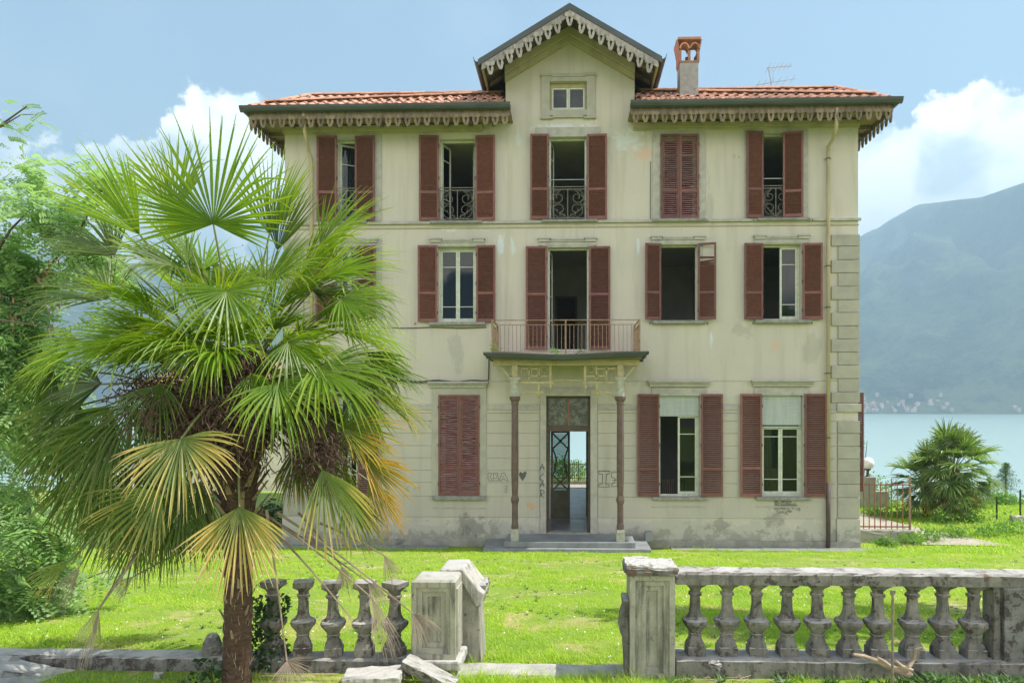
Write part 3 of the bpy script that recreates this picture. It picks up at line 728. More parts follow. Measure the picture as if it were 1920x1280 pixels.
# shutters ---------------------------------------------------------
def shutter(x0, x1, y0, y1, mids, ang=0, hinge='l', y=-.055, mat='shutter', smat='slat', skip=(), label=None, broken=None, parent=None, yplane=0):
    """x0..x1,y0..y1 in photo pixels on the facade; ang swings the leaf about its hinge side"""
    a, b, c, d = rect((x0, x1, y0, y1)); wd, ht = b - a, d - c; fr = .055; th = .035; shut = 'worn' in smat and ang == 0; hw_ = .026 if shut else .030
    m = MB(); m.box(0, fr, -th, 0, 0, ht); m.box(wd - fr, wd, -th, 0, 0, ht)
    rails = [0] + [PZ(q, (x0 + x1) / 2) - c for q in mids] + [ht]; sl = MB(); segs = []
    for i, r_ in enumerate(rails):
        if i == 0: m.box(fr + .001, wd - fr - .001, -th, 0, 0, .09); lo = .09
        elif i == len(rails) - 1: m.box(fr + .001, wd - fr - .001, -th, 0, ht - .06, ht); segs.append((lo, ht - .06))
        else: m.box(fr + .001, wd - fr - .001, -th, 0, r_ - .035, r_ + .035); segs.append((lo, r_ - .035)); lo = r_ + .035
    for lo, hi in segs:
        n = max(1, round((hi - lo) / .052)); st = (hi - lo) / n
        for k in range(n):
            zc = lo + (k + .5) * st; f = zc / ht
            if any(s0 < f < s1 for s0, s1 in skip): continue
            t = R((40 if shut else -40) + random.uniform(-3, 3)); tilt = 0
            if broken and broken[0] < f < broken[1]: tilt = random.uniform(-.09, .09)
            sl.obox((wd / 2, -th / 2, zc), (wd / 2 - fr, 0, tilt * wd / 2), (0, math.cos(t) * hw_, math.sin(t) * hw_), (0, -math.sin(t) * .0035, math.cos(t) * .0035))
    ox = a
    if hinge == 'r':
        for q in (m, sl): q.v = [(v[0] - wd, v[1], v[2]) for v in q.v]
        ox = b
    o = m.build('shutter', mat, parent or villa, bevel=.004); o.location = (ox, y, c); o.rotation_euler = (0, 0, ang)
    if label: o['label'] = label
    so = sl.build('slats', smat, o, kind='stuff')
    hm = MB()
    for f in (.12, .5, .88):
        xh = (0 if hinge == 'l' else 0); hm.box(xh - .012, xh + .012, -.045, .02, ht * f - .04, ht * f + .04)
    hm.build('hinge', 'pipedark', o)
    return o
def pair(xl, xr, y0, y1, mids, al=0., ar=0., **k):
    shutter(xl[0], xl[1], y0, y1, mids, ang=al, hinge='r', **k); shutter(xr[0], xr[1], y0, y1, mids, ang=ar, hinge='l', **k)
pair((596, 633), (667, 704.5), 257, 415, [362], R(3), R(-3))
pair((787, 823.5), (892, 929), 256, 415, [362], R(4), R(-4))
pair((994.5, 1029), (1100.5, 1138), 253.5, 412.5, [356], R(3), R(-3))
shutter(1238, 1273.5, 253, 411.5, [359], y=-.035, smat='slatworn', label='closed shutter with bleached slats')
shutter(1274, 1310, 253, 411.5, [359], y=-.035, hinge='r', smat='slatworn', label='closed shutter with bleached peeling slats', broken=(.3, .45))
shutter(1397.5, 1430, 248.5, 410, [356], hinge='r', ang=R(6)); shutter(1466.5, 1503.5, 249.5, 409, [360], y=-.06, ang=R(-8))
pair((594, 632), (669, 706), 462, 604, [550], R(3), R(-3))
pair((784.5, 821), (893.5, 929.5), 461, 604, [550], R(3), R(-2))
pair((986, 1026), (1104.5, 1144), 463, 655, [552], R(3), R(-3), )
shutter(1207.5, 1238.5, 458, 600.5, [549], hinge='r', ang=R(14)); shutter(1308, 1341.5, 457, 600, [549], ang=R(-13), skip=((.83, .98), (.765, .79)), broken=(.70, .95), label='shutter with its top slats missing')
pair((1394, 1429.5), (1503.5, 1540), 457, 599.5, [549], R(3), R(-4))
pair((592, 631), (672, 711), 740, 929, [877], R(3), R(-3))
shutter(822.5, 861, 740, 928.5, [877], y=-.03, smat='slatworn', label='closed shutter with bleached slats', broken=(.6, .8))
shutter(861.5, 899.5, 740, 928.5, [877], y=-.03, hinge='r', smat='slatworn', label='closed shutter with bleached slats', broken=(.35, .6))
pair((1194.5, 1235.5), (1313.5, 1354), 738.5, 929.5, [878], R(4), R(-4))
pair((1386.5, 1427.5), (1507, 1548), 738, 930, [876.5], R(3), R(-3))
# shutter of the side wall standing open edge-on
so = shutter(1400, 1441, 738, 926, [877]); so.location = (XR + .05, .9, PZ(924, 1613)); so.rotation_euler = (0, 0, R(-64)); so['label'] = 'side wall shutter standing open, seen edge-on'
pins = MB()
for q in ((779, 606), (932, 607), (1218, 605), (1326, 605), (1411, 605), (1521, 605), (1325, 413), (1412, 412), (1522, 412)):
    x, z = P(q[0], q[1]); pins.tube([(x, -.0, z), (x, -.07, z), (x, -.08, z - .05)], .012, 5)
pins.build('shutter_catch', 'pipedark', villa, kind='stuff')

# casements --------------------------------------------------------
def casement(x0, x1, z0, z1, bars, y=.16, ang=0, hinge='l', curtain=None, fr=.055, name='casement', inner=None):
    wd, ht = x1 - x0, z1 - z0; m = MB(); th = .045
    m.box(0, fr, 0, th, 0, ht); m.box(wd - fr, wd, 0, th, 0, ht); m.box(fr + .001, wd - fr - .001, 0, th, 0, fr * 1.3); m.box(fr + .001, wd - fr - .001, 0, th, ht - fr, ht)
    zs = [fr * 1.3] + [b * ht for b in bars] + [ht - fr]; ps = []
    for i in range(len(zs) - 1):
        lo = zs[i] + (.012 if i else 0); hi = zs[i+1] - (.012 if i < len(zs) - 2 else 0); ps.append((lo, hi))
        if i: m.box(fr + .001, wd - fr - .001, .005, th - .005, zs[i] - .0115, zs[i] + .0115)
    shift = -wd if hinge == 'r' else 0
    m.v = [(v[0] + shift, v[1], v[2]) for v in m.v]
    o = m.build(name, 'casement', villa, bevel=.004); o.location = (x1 if hinge == 'r' else x0, y, z0); o.rotation_euler = (0, 0, ang)
    for lo, hi in ps:
        MB().box(fr + shift, wd - fr + shift, .02, .024, lo, hi).build('window_pane', 'glass', o)
    if curtain:
        c = MB(); n = 14
        for k in range(n):
            a = fr + shift + (wd - 2 * fr) * k / n; b = fr + shift + (wd - 2 * fr) * (k + 1) / n; ya = .07 + .02 * (k % 2); yb = .07 + .02 * ((k + 1) % 2)
            c.add([(a, ya, fr), (b, yb, fr), (b, yb, ht - fr), (a, ya, ht - fr)], [(0, 1, 2, 3)])
        c.build('curtain', curtain, o)
    return o
def frame(key, f=.05, y0=.14, y1=.21):
    a, b, c, d = RO[key]; m = MB()
    m.box(a + .002, a + f, y0, y1, c + .002, d - .002); m.box(b - f, b - .002, y0, y1, c + .002, d - .002)
    m.box(a + f + .001, b - f - .001, y0, y1, d - f, d - .002); m.box(a + f + .001, b - f - .001, y0, y1, c + .002, c + f)
    m.build('window_frame', 'casement', villa, bevel=.005)
    return a + f + .003, b - f - .003, c + f + .003, d - f - .003
B3 = [.2, .76]
a, b, c, d = frame('m2'); mid = (a + b) / 2; casement(a, mid - .002, c, d, B3); casement(mid + .002, b, c, d, B3, hinge='r')
a, b, c, d = frame('m5'); mid = (a + b) / 2; casement(mid - .01, b, c, d, B3, hinge='r'); casement(a, mid, c, d, B3, ang=R(96), y=.2)
a, b, c, d = frame('m4', .03); mid = (a + b) / 2; casement(a, mid, c, d, B3, ang=R(100), y=.2); casement(mid, b, c, d, B3, ang=R(-100), hinge='r', y=.2)
a, b, c, d = frame('m1'); mid = (a + b) / 2; casement(a, mid, c, d, B3); casement(mid, b, c, d, B3, hinge='r')
a, b, c, d = frame('m3', .045); mid = (a + b) / 2; casement(a, mid, c, d, [.3, .55, .8], ang=R(82), y=.2); casement(mid, b, c, d, [.3, .55, .8], ang=R(-97), hinge='r', y=.2)
a, b, c, d = frame('u2'); mid = (a + b) / 2; casement(a, mid, c, d, [.3, .8], ang=R(68), y=.2); casement(mid, b, c, d, [.3, .8], ang=R(-76), hinge='r', y=.2)
a, b, c, d = frame('u3'); mid = (a + b) / 2; casement(a, mid, c, d, [.3, .8], ang=R(80), y=.2); casement(mid, b, c, d, [.3, .8], ang=R(-95), hinge='r', y=.2)
a, b, c, d = frame('u1'); casement(a, a + .5, c, d, [.3, .75], ang=R(28), y=.2, curtain='curtaingrey')
a, b, c, d = frame('u5', .03); casement(b - .5, b, c, d, [.3, .8], ang=R(-100), hinge='r', y=.2)
a, b, c, d = frame('u4'); mid = (a + b) / 2; casement(a, mid, c, d, [.3, .8]); casement(mid, b, c, d, [.3, .8], hinge='r')
a, b, c, d = frame('g1'); mid = (a + b) / 2; casement(a, mid, c, d, B3); casement(mid, b, c, d, B3, hinge='r')
a, b, c, d = frame('g2'); mid = (a + b) / 2; casement(a, mid, c, d, B3); casement(mid, b, c, d, B3, hinge='r')
def roller(key, py):
    a, b, c, d = RO[key]; zb = PZ(py, (OP[key][0] + OP[key][1]) / 2); z = d - .004
    root = MB().box(a + .01, b - .01, .06, .085, zb - .03, zb).build('roller_shutter', 'roller', villa)
    sm = None; k = 0
    while z - .047 > zb:
        if sm is None: sm = MB().box(a + .012, b - .012, .062, .078, -.044, 0).mesh('roller_slat', 'roller')
        link('slat', sm, root, loc=(0, random.uniform(0, .003), z), bevel=.004); z -= .0475
for key, py in (('g4', 778), ('g5', 799)):
    roller(key, py)
    a, b, c, d = frame(key, .045); mid = (a + b) / 2; zt = PZ(py + 2, 1273)
    if key == 'g4':
        casement(mid - .02, b, c, zt, [.22, .77], hinge='r'); casement(a, mid, c, zt, [.22, .77], ang=R(100), y=.2)
    else:
        casement(a, mid - .002, c, zt, [.22, .86], curtain='curtain'); casement(mid + .002, b, c, zt, [.22, .86], hinge='r')
# radiator behind the open window
rd = MB(); a, b, c, d = RO['g4']
for k in range(13): rd.box(a + .02 + k * .06, a + .055 + k * .06, .50, .62, .6, c + .42)
rd.build('radiator', 'pipedark', villa, bevel=.01)
# gable window
m = MB(); a, b, c, d = rect((1015, 1116, 139, 224)); e, f, g, h = gw
m.box(a, e, -.05, -.002, c + .06, d); m.box(f, b, -.05, -.002, c + .06, d); m.box(e, f, -.05, -.002, h, d); m.box(e, f, -.05, -.002, c + .09, g)
m.box(a - .02, a + .32, -.075, -.002, c, c + .059); m.box(b - .32, b + .02, -.075, -.002, c, c + .059); m.box(a + .321, b - .321, -.065, -.002, c + .03, c + .089)
m.box(a - .02, a + .28, -.085, -.051, d - .07, d); m.box(b - .28, b + .02, -.085, -.051, d - .07, d); m.box(a + .281, b - .281, -.075, -.051, d - .1, d - .04)
m.build('window_surround', 'quoin', villa, bevel=.008)
mid = (e + f) / 2
m = MB(); m.box(e + .002, f - .002, .08, .16, h - .12, h - .002); m.box(e + .002, e + .05, .08, .16, g + .002, h - .121); m.box(f - .05, f - .002, .08, .16, g + .002, h - .121); m.box(e + .051, f - .051, .08, .16, g + .002, g + .05)
m.build('window_frame', 'wood_cream', villa, bevel=.004)
for q0, q1 in ((e + .052, mid - .002), (mid + .002, f - .052)): casement(q0, q1, g + .052, h - .122, [], y=.09, fr=.045)
MB().box(GX0 + .21, GX1 - .21, .31, 3.0, GZ - .02, GZ).build('attic_ceiling', 'darkwood', villa)
# doors inside the rooms
for px0, px1, zf, zt_ in ((1045, 1078, ZF[1], 2.25), (836, 872, ZF[2], 2.2)):
    x0, x1 = PX(px0, 4.98), PX(px1, 4.98)
    o = MB().box(x0, x1, 4.955, 4.998, zf + .001, zf + zt_).build('interior_door', 'darkwood', villa)
    m = MB(); m.box(x0 - .07, x0 - .001, 4.93, 4.998, zf, zf + zt_ + .07); m.box(x1 + .001, x1 + .07, 4.93, 4.998, zf, zf + zt_ + .07); m.box(x0 - .001, x1 + .001, 4.93, 4.998, zf + zt_ + .001, zf + zt_ + .07)
    m.build('door_casing', 'roomfloor', o)
    MB().box(x1 - .1, x1 - .07, 4.92, 4.954, zf + 1.0, zf + 1.1).build('door_handle', 'iron', o)

# wrought iron window rails
def scroll(m, cx, cz, r, a0, turns, dirn, y, rad=.009, n=16):
    pts = []
    for k in range(n):
        t = k / (n - 1); rr_ = r * (1 - .8 * t); a = a0 + dirn * t * turns * 2 * math.pi
        pts.append((cx + rr_ * math.cos(a), y, cz + rr_ * math.sin(a)))
    m.tube(pts, rad, 5)
def winrail(key, ytop, proud=-.03):
    a, b, c, d = RO[key]; zt_ = PZ(ytop, (OP[key][0] + OP[key][1]) / 2); y = proud; wd = b - a
    m = MB()
    for z in (zt_, zt_ - .07, c + .05): m.bar((a, y, z), (b, y, z), .02, .02, up=(0, 0, 1))
    for x in (a + .01, b - .01): m.bar((x, y, c + .02), (x, y, zt_), .022, .022)
    rt = m.build('window_railing', 'iron', villa)
    h = zt_ - .07 - c - .05; zc = c + .05 + h / 2; cx = (a + b) / 2
    for sg in (-1, 1):
        s = MB(); w4 = wd / 4
        scroll(s, cx + sg * w4, zc + h * .22, min(w4 * .95, h * .26), R(90), 1.4, -sg, y); scroll(s, cx + sg * w4 * .9, zc - h * .2, min(w4, h * .27), R(-90), 1.3, sg, y)
        scroll(s, cx + sg * w4 * 1.6, zc + h * .02, w4 * .38, R(0), 1.2, sg, y, .007, 12); scroll(s, cx + sg * w4 * .5, zc - h * .38, w4 * .4, R(90), 1.2, -sg, y, .007, 12)
        pts = [(cx + sg * w4 * 1.85 * math.sin(t * .55), y, c + .06 + h * t / 5.2) for t in range(6)]; s.tube(pts, .009, 5)
        s.build('scroll', 'iron', rt)
    MB().bar((cx, y, c + .05), (cx, y, zt_ - .07), .018, .018).build('spindle', 'iron', rt)
winrail('u1', 354); winrail('u2', 353); winrail('u3', 351); winrail('u5', 349)
m = MB(); a, b, c, d = RO['u5']; z = PZ(335, 1448); m.bar((a, .0, z), (b, 0, z), .02, .02, up=(0, 0, 1)); m.build('safety_bar', 'antenna', villa)
m = MB(); a, b, c, d = RO['u3']; z = PZ(336, 1065); m.bar((a, .05, z), (b, .05, z), .018, .018, up=(0, 0, 1)); m.build('safety_bar', 'antenna', villa)
# ------------------------------------------------------------------ eaves and roof
EY = -.72                                   # plane of the fretwork
EXL, EXR = PX(470, EY), PX(1671, EY)
ZE = PZ(205, 1068, -.8)                      # underside of the gutter
GL, GR = PX(957, -.85), PX(1182, -.85)       # where the front eaves stop at the gable
sf = MB(); EB = HD + .75
sf.box(EXL, EXR, EY, -.003, ZT + .045, ZT + .075) if False else None
for a, b in ((EXL, GL), (GR, EXR)): sf.box(a, b, EY + .002, -.002, ZE - .03, ZE)
sf.box(EXL, XL - .002, -.001, EB, ZE - .03, ZE); sf.box(XR + .002, EXR, -.001, EB, ZE - .03, ZE); sf.box(XL - .001, XR + .001, HD + .002, EB, ZE - .03, ZE)
sf.build('soffit', 'soffit', villa)
blk = MB(); blk.box(XL, GX0 - .001, .002, .3, ZT + .001, ZE); blk.box(GX1 + .001, XR, .002, .3, ZT + .001, ZE); blk.build('wall_head', 'plaster', villa)
raf = MB().box(-.045, .045, 0, .62, -.11, 0).mesh('rafter', 'fret')
x = EXL + .3
while x < EXR - .2:
    if not (GL - .05 < x < GR + .05): link('rafter', raf, villa, loc=(x, EY + .03, ZE - .031))
    x += .62
for sx, ex in ((-1, EXL), (1, EXR)):
    y = .5
    while y < HD:
        link('rafter', raf, villa, loc=(ex - sx * .03, y, ZE - .031), rot=(0, 0, R(90) * sx)); y += .62
def gutter(x0, x1, y0, y1, z):
    prof = []
    return None
# gutters: half-round channel in dark metal
def channel(mb, p, q, out, r=.085):
    p, q, out = Vector(p), Vector(q), Vector(out)
    n = 7; o = len(mb.v); up = Vector((0, 0, 1))
    sec = [(-.085, .06), (-.085, -.005), (-.06, -.05), (0, -.075), (.06, -.05), (.10, .01), (.115, .075), (.10, .075), (.085, .01), (.05, -.035), (0, -.058), (-.05, -.035), (-.07, .06)]
    for e in (p, q):
        for a, b in sec: mb.v.append(tuple(e + out * a + up * b))
    k = len(sec)
    for i in range(k): mb.f.append((o+i, o+(i+1)%k, o+k+(i+1)%k, o+k+i))
    mb.f.append(tuple(o+i for i in range(k))); mb.f.append(tuple(o+k+i for i in range(k))[::-1])
gz_ = ZE + .085
g = MB(); channel(g, (EXL - .22, EY - .12, gz_), (GL, EY - .12, gz_), (0, -1, 0)); g.build('gutter', 'gutter', villa)
g = MB(); channel(g, (GR, EY - .12, gz_), (EXR + .22, EY - .12, gz_), (0, -1, 0)); g.build('gutter', 'gutter', villa)
g = MB(); channel(g, (EXL - .12, EY - .2, gz_), (EXL - .12, EB, gz_), (-1, 0, 0)); g.build('gutter', 'gutter', villa)
g = MB(); channel(g, (EXR + .12, EY - .2, gz_), (EXR + .12, EB, gz_), (1, 0, 0)); g.build('gutter', 'gutter', villa)
# fascia behind the fretwork
for a, b in ((EXL, GL), (GR, EXR)): MB().box(a, b, EY - .03, EY - .001, ZE - .10, ZE + .05).build('fascia', 'fret', villa)
MB().box(EXL - .03, EXL - .001, EY, EB, ZE - .10, ZE + .05).build('fascia', 'fret', villa); MB().box(EXR + .001, EXR + .03, EY, EB, ZE - .10, ZE + .05).build('fascia', 'fret', villa)
out = [(-.125, 0), (.125, 0), (.125, -.085), (.075, -.105), (.088, -.19), (.045, -.335), (0, -.355), (-.045, -.335), (-.088, -.19), (-.075, -.105), (-.125, -.085)]
hol = [(-.016, -.105), (.016, -.105), (.036, -.125), (.036, -.15), (.020, -.175), (.012, -.25), (0, -.262), (-.012, -.25), (-.020, -.175), (-.036, -.15), (-.036, -.125)]
def fretmesh(name, mat, w=.125):
    k = w / .125; n = len(out); vs = [(x*k, 0, z) for x, z in out] + [(x*k, 0, z) for x, z in hol] + [(x*k, .028, z) for x, z in out] + [(x*k, .028, z) for x, z in hol]; fs = []
    for i in range(n):
        j = (i + 1) % n
        fs += [(i, j, n+j, n+i)[::-1], (2*n+i, 2*n+j, 3*n+j, 3*n+i), (i, j, 2*n+j, 2*n+i), (n+i, n+j, 3*n+j, 3*n+i)[::-1]]
    return MB().add(vs, fs).mesh(name, mat)
fb = fretmesh('fretwork_board', 'fret'); fbg = fretmesh('grey_fretwork_board', 'fretgrey')
zfr = ZE - .055
def frets(x0, x1):
    n = round((x1 - x0) / .2565); st = (x1 - x0) / n
    for i in range(n): link('fretwork_board', fb, villa, loc=(x0 + (i + .5) * st, EY - .062, zfr - .02 + random.uniform(-.006, .004)), rot=(0, random.uniform(-.02, .02), 0), scale=(st / .2565, 1, random.uniform(.84, .90)))
frets(EXL - .03, GL - .02); frets(GR + .02, EXR + .03)
for ex, sx in ((EXL, -1), (EXR, 1)):
    for i in range(30): link('fretwork_board', fb, villa, loc=(ex + sx * .034, EY + .08 + i * .257, zfr), rot=(0, random.uniform(-.02, .02), R(90) * sx))
# pitched roof
TY = .72; TZ = PZ(174, 1068, TY)
TXL, TXR = PX(583, TY), PX(1566, TY)
e = [(EXL - .1, EY - .16), (EXR + .1, EY - .16), (EXR + .1, EB + .1), (EXL - .1, EB + .1)]; zb = gz_ + .02
t = [(TXL, TY), (TXR, TY), (TXR, HD - .8), (TXL, HD - .8)]
rf = MB(); rz_ = TZ + 1.3; zz = TZ - .05
rf.add([(*p, zb) for p in e] + [(*p, zz) for p in t] + [(-4, HD / 2, rz_), (4, HD / 2, rz_)],
       [(1,2,6,5),(2,3,7,6),(3,0,4,7),(4,5,9,8),(5,6,9),(6,7,8,9),(7,4,8)])
for xa, xb, ia, ib in ((e[0][0], GX0 - .02, TXL, GX0 - .02), (GX1 + .02, e[1][0], GX1 + .02, TXR)): rf.add([(xa, e[0][1], zb), (xb, e[0][1], zb), (ib, TY, zz), (ia, TY, zz)], [(0,1,2,3)])
roof = rf.build('roof', 'tile', villa)
tp = []; nseg = 8
for k in range(nseg + 1):
    a = k / nseg; tp.append(((a - .5) * .262, .05 * abs(math.sin(math.pi * min(a, .62) / .62)) if a < .62 else .012 * math.sin(math.pi * (a - .62) / .38)))
def tilemesh():
    L_ = .46; vs = []; fs = []; n = len(tp)
    for y, dz in ((0, .03), (L_, .0)):
        for x, z in tp: vs.append((x, y, z + dz))
    for x, z in tp: vs.append((x, 0, z + .012 - .006))
    for i in range(n - 1): fs.append((i, i+1, n+i+1, n+i)); fs.append((2*n+i, 2*n+i+1, i+1, i))
    return MB().add(vs, fs).mesh('roof_tile', 'tile')
tmh = tilemesh()
y0_, z0_ = EY - .2, zb + .015; dy, dz = TY - y0_, zz + .02 - z0_; SL = math.hypot(dy, dz); pit = math.atan2(dz, dy); rows = 5; ntile = 0
for r_ in range(rows):
    f = r_ / rows; y = y0_ + dy * f; z = z0_ + dz * f
    xl = EXL - .05 + (TXL - EXL) * (f + .12) ; xr = EXR + .05 - (EXR - TXR) * (f + .12)
    n = int((xr - xl) / .262); off = (xr - xl - n * .262) / 2
    for i in range(n + 1):
        x = xl + off + i * .262
        if GX0 - .12 < x < GX1 + .12: continue
        link('roof_tile', tmh, roof, loc=(x, y + random.uniform(-.012, .012), z + random.uniform(-.003, .006)), rot=(pit, random.uniform(-.02, .02), random.uniform(-.02, .02))); ntile += 1
# ridge tiles along the hips and the upper break of the roof
rt_ = MB(); vs = []; n = 7
for y, rr_ in ((0, .105), (.42, .08)):
    for k in range(n): a = math.pi * k / (n - 1); vs.append((rr_ * math.cos(a), y, rr_ * .8 * math.sin(a)))
for k in range(n): a = math.pi * k / (n - 1); vs.append((.085 * math.cos(a), 0, .065 * math.sin(a)))
rt_.add(vs, [(k, k+1, n+k+1, n+k) for k in range(n-1)] + [(2*n+k, 2*n+k+1, k+1, k) for k in range(n-1)]); rm = rt_.mesh('ridge_tile', 'tilelight')
def ridge(p, q, st=.37):
    p, q = Vector(p), Vector(q); d = q - p; n = max(1, int(d.length / st)); rot = d.to_track_quat('Y', 'Z').to_euler()
    for i in range(n): link('ridge_tile', rm, roof, loc=p + d * (i / n), rot=(rot[0] + .04, rot[1], rot[2] + random.uniform(-.03, .03)))
ridge((TXL, TY, zz + .06), (-1.9, TY, zz + .06)); ridge((TXR, TY, zz + .06), (1.95, TY, zz + .06))
ridge((e[0][0] + .1, e[0][1] + .1, zb + .05), (TXL, TY, zz + .07)); ridge((e[1][0] - .1, e[1][1] + .1, zb + .05), (TXR, TY, zz + .07))
# long mortared seams of cover tiles seen on the photograph's slopes
ridge((EXL + .35, EY + .1, zb + .25), (-1.95, TY - .2, zz - .04), .4); ridge((EXR - .35, EY + .1, zb + .25), (2.0, TY - .2, zz - .04), .4)
# gable roof
GYF, GYB = -1.0, 4.2
ap = P(1068, 14, GYF); cl = P(902, 116, GYF); crr = P(1232, 109, GYF)
apx, apz = GC, ap[1]; half = (crr[0] - cl[0]) / 2; ez = (cl[1] + crr[1]) / 2
def slopebox(mb, s, x0f, x1f, y0, y1, dz0, dz1):
    """slab along the gable slope between fractions x0f..x1f of the half width"""
    pts = []
    for f in (x0f, x1f):
        x = apx + s * half * f; z = apz + (ez - apz) * f
        pts.append((x, z))
    (xa, za), (xb, zb_) = pts
    vs = [(xa,y0,za+dz0),(xb,y0,zb_+dz0),(xb,y1,zb_+dz0),(xa,y1,za+dz0),(xa,y0,za+dz1),(xb,y0,zb_+dz1),(xb,y1,zb_+dz1),(xa,y1,za+dz1)]
    mb.add(vs, [(0,3,2,1),(4,5,6,7),(0,1,5,4),(1,2,6,5),(2,3,7,6),(3,0,4,7)] if s > 0 else [(0,1,2,3),(4,7,6,5),(0,4,5,1),(1,5,6,2),(2,6,7,3),(3,7,4,0)])
for s in (-1, 1):
    q = MB(); slopebox(q, s, 0, 1.03, GYF + .03, GYB, -.05, .0); q.build('gable_soffit', 'darkwood', villa)
    q = MB(); slopebox(q, s, 0, 1.03, GYF, GYB, .001, .05); q.build('gable_roof', 'tile', villa)
    q = MB(); slopebox(q, s, 0, 1.045, GYF - .06, GYF - .001, -.075, .085); q.build('metal_verge', 'gutter', villa)
    q = MB(); slopebox(q, s, 0, 1.0, GYF - .04, GYF - .002, -.25, -.08); q.build('bargeboard', 'fretgrey', villa)
    q = MB(); slopebox(q, s, 0, (GX1 - GX0) / 2 / half * 1.0, -.16, -.003, -.44 , -.30); q.build('rake_moulding', 'cornice', villa, bevel=.01)
    q = MB(); slopebox(q, s, 0, (GX1 - GX0) / 2 / half * 1.0, -.24, -.003, -.298 , -.06); q.build('rake_moulding', 'cornice', villa, bevel=.01)
    # side fascia boards running back from the gable corners
    x = apx + s * half
    q = MB(); q.box(x - .02, x + .02, GYF + .01, 1.7, ez - .2, ez - .04); q.build('gable_side_fascia', 'wood_cream', villa)
    q = MB(); channel(q, (x + s * .12, GYF - .03, ez + .03), (x + s * .12, 1.7, ez + .03), (s, 0, 0)); q.build('gutter', 'gutter', villa)
    for k in range(1, 9):
        f = (k + .35) / 9.2
        link('fretwork_board', fbg, villa, loc=(apx + s * half * f, GYF - .072, apz + (ez - apz) * f - .17), rot=(0, s * .10 + random.uniform(-.03, .03), 0), scale=(1.0, 1, random.uniform(.95, 1.03)))
    q = MB()
    for yb in (-.5, .2, .9): slopebox(q, s, (GX1 - GX0) / 2 / half + .01, .97, yb, yb + .1, -.15, -.051)
    q.build('gable_rafter', 'fret', villa, kind='stuff')
link('fretwork_board', fbg, villa, loc=(apx, GYF - .075, apz - .17))
MB().box(GX0 + .21, GX1 - .21, .95, 1.0, ZT + .01, GZ - .03).build('dormer_dark_backing', 'darkwood', villa)  # dark sheet added close behind the gable panes to make them look dark
MB().box(GX0 - .4, GX1 + .4, 3.3, 3.4, ZT + .01, GZ + .2).build('dormer_back_wall', 'plaster', villa)
# chimney
cx_ = PX(1290, .0); ch = MB()
zc0, zc1, zc2 = PZ(190, 1290), PZ(124, 1290), PZ(80, 1290)
shaft = MB().box(cx_ - .25, cx_ + .25, -.2, .3, zc0 - .3, zc1).build('chimney', 'chimney', villa, bevel=.01)
MB().box(cx_ - .27, cx_ + .27, -.22, .32, zc0 - .25, zc0 + .02).build('flashing', 'antenna', shaft)
MB().box(cx_ - .27, cx_ + .27, -.22, .32, zc1 + .001, zc1 + .05).build('brick_course', 'brick', shaft, bevel=.008)
for dx in (-.245, -.0, .245):
    for dy_ in (-.17, .27): MB().box(cx_ + dx - .035, cx_ + dx + .035, dy_ - .05, dy_ + .04, zc1 + .051, zc1 + .36).build('brick_pier', 'brick', shaft, bevel=.006)
for dy_ in (.05,): 
    for dx in (-.25, .25): MB().box(cx_ + dx - .02, cx_ + dx + .02, dy_ - .16, dy_ + .16, zc1 + .051, zc1 + .36).build('brick_pier', 'brick', shaft)
for dx in (-.14, .14):
    q = MB(); n = 8; vs = []
    for y, rr_ in ((-.30, .135), (.05, .135)):
        for k in range(n): a = math.pi * k / (n - 1); vs.append((cx_ + dx + rr_ * math.cos(a), y, zc1 + .34 + rr_ * 1.2 * math.sin(a)))
        for k in range(n): a = math.pi * k / (n - 1); vs.append((cx_ + dx + (rr_ - .025) * math.cos(a), y, zc1 + .33 + (rr_ - .02) * 1.2 * math.sin(a)))
    q.add(vs, [(k, k+1, 2*n+k+1, 2*n+k) for k in range(n-1)] + [(n+k, k, k+1, n+k+1) for k in range(n-1)] + [(n+k, n+k+1, 3*n+k+1, 3*n+k) for k in range(n-1)])
    q.build('cover_tile', 'tilelight', shaft)
for s in (-1, 1):
    q = MB(); q.obox((cx_ + s * .29, .05, zc1 + .42), (.02, 0, .0), (0, .26, 0), (s * .04, 0, .2)); q.build('side_tile', 'brick', shaft, bevel=.006)
MB().box(cx_ - .31, cx_ + .31, -.26, .36, zc2 - .04, zc2 + .03).build('cap_slab', 'tilelight', shaft, bevel=.01)
# television aerial
an = thing('television_aerial', 'thin metal television aerial leaning above the right roof ridge', 'antenna', (PX(1452, 2.4), 2.4, PZ(178, 1452, 2.4)))
def rel(px, py): x, z = P(px, py, 2.4); return (x - an.location[0], 0, z - an.location[2])
MB().tube([(0, 0, -.15), rel(1440, 127)], .014, 6).build('mast', 'antenna', an)
q = MB(); q.tube([rel(1437, 128), rel(1484, 124)], .012, 5)
for k in range(6):
    c_ = Vector(rel(1440 + k * 8, 128 - k * .6)); q.tube([c_ + Vector((0, -.35 + k * .03, 0)), c_ + Vector((0, .35 - k * .03, 0))], .006, 4)
q.build('boom', 'antenna', an)
q = MB(); q.tube([rel(1418, 160), rel(1492, 148)], .01, 5)
for k in range(6): c_ = Vector(rel(1420 + k * 13, 159.5 - k * 2)); q.tube([c_ + Vector((0, -.3, 0)), c_ + Vector((0, .3, 0))], .006, 4)
q.tube([rel(1450, 155), rel(1449, 130)], .006, 4); q.build('boom', 'antenna', an)

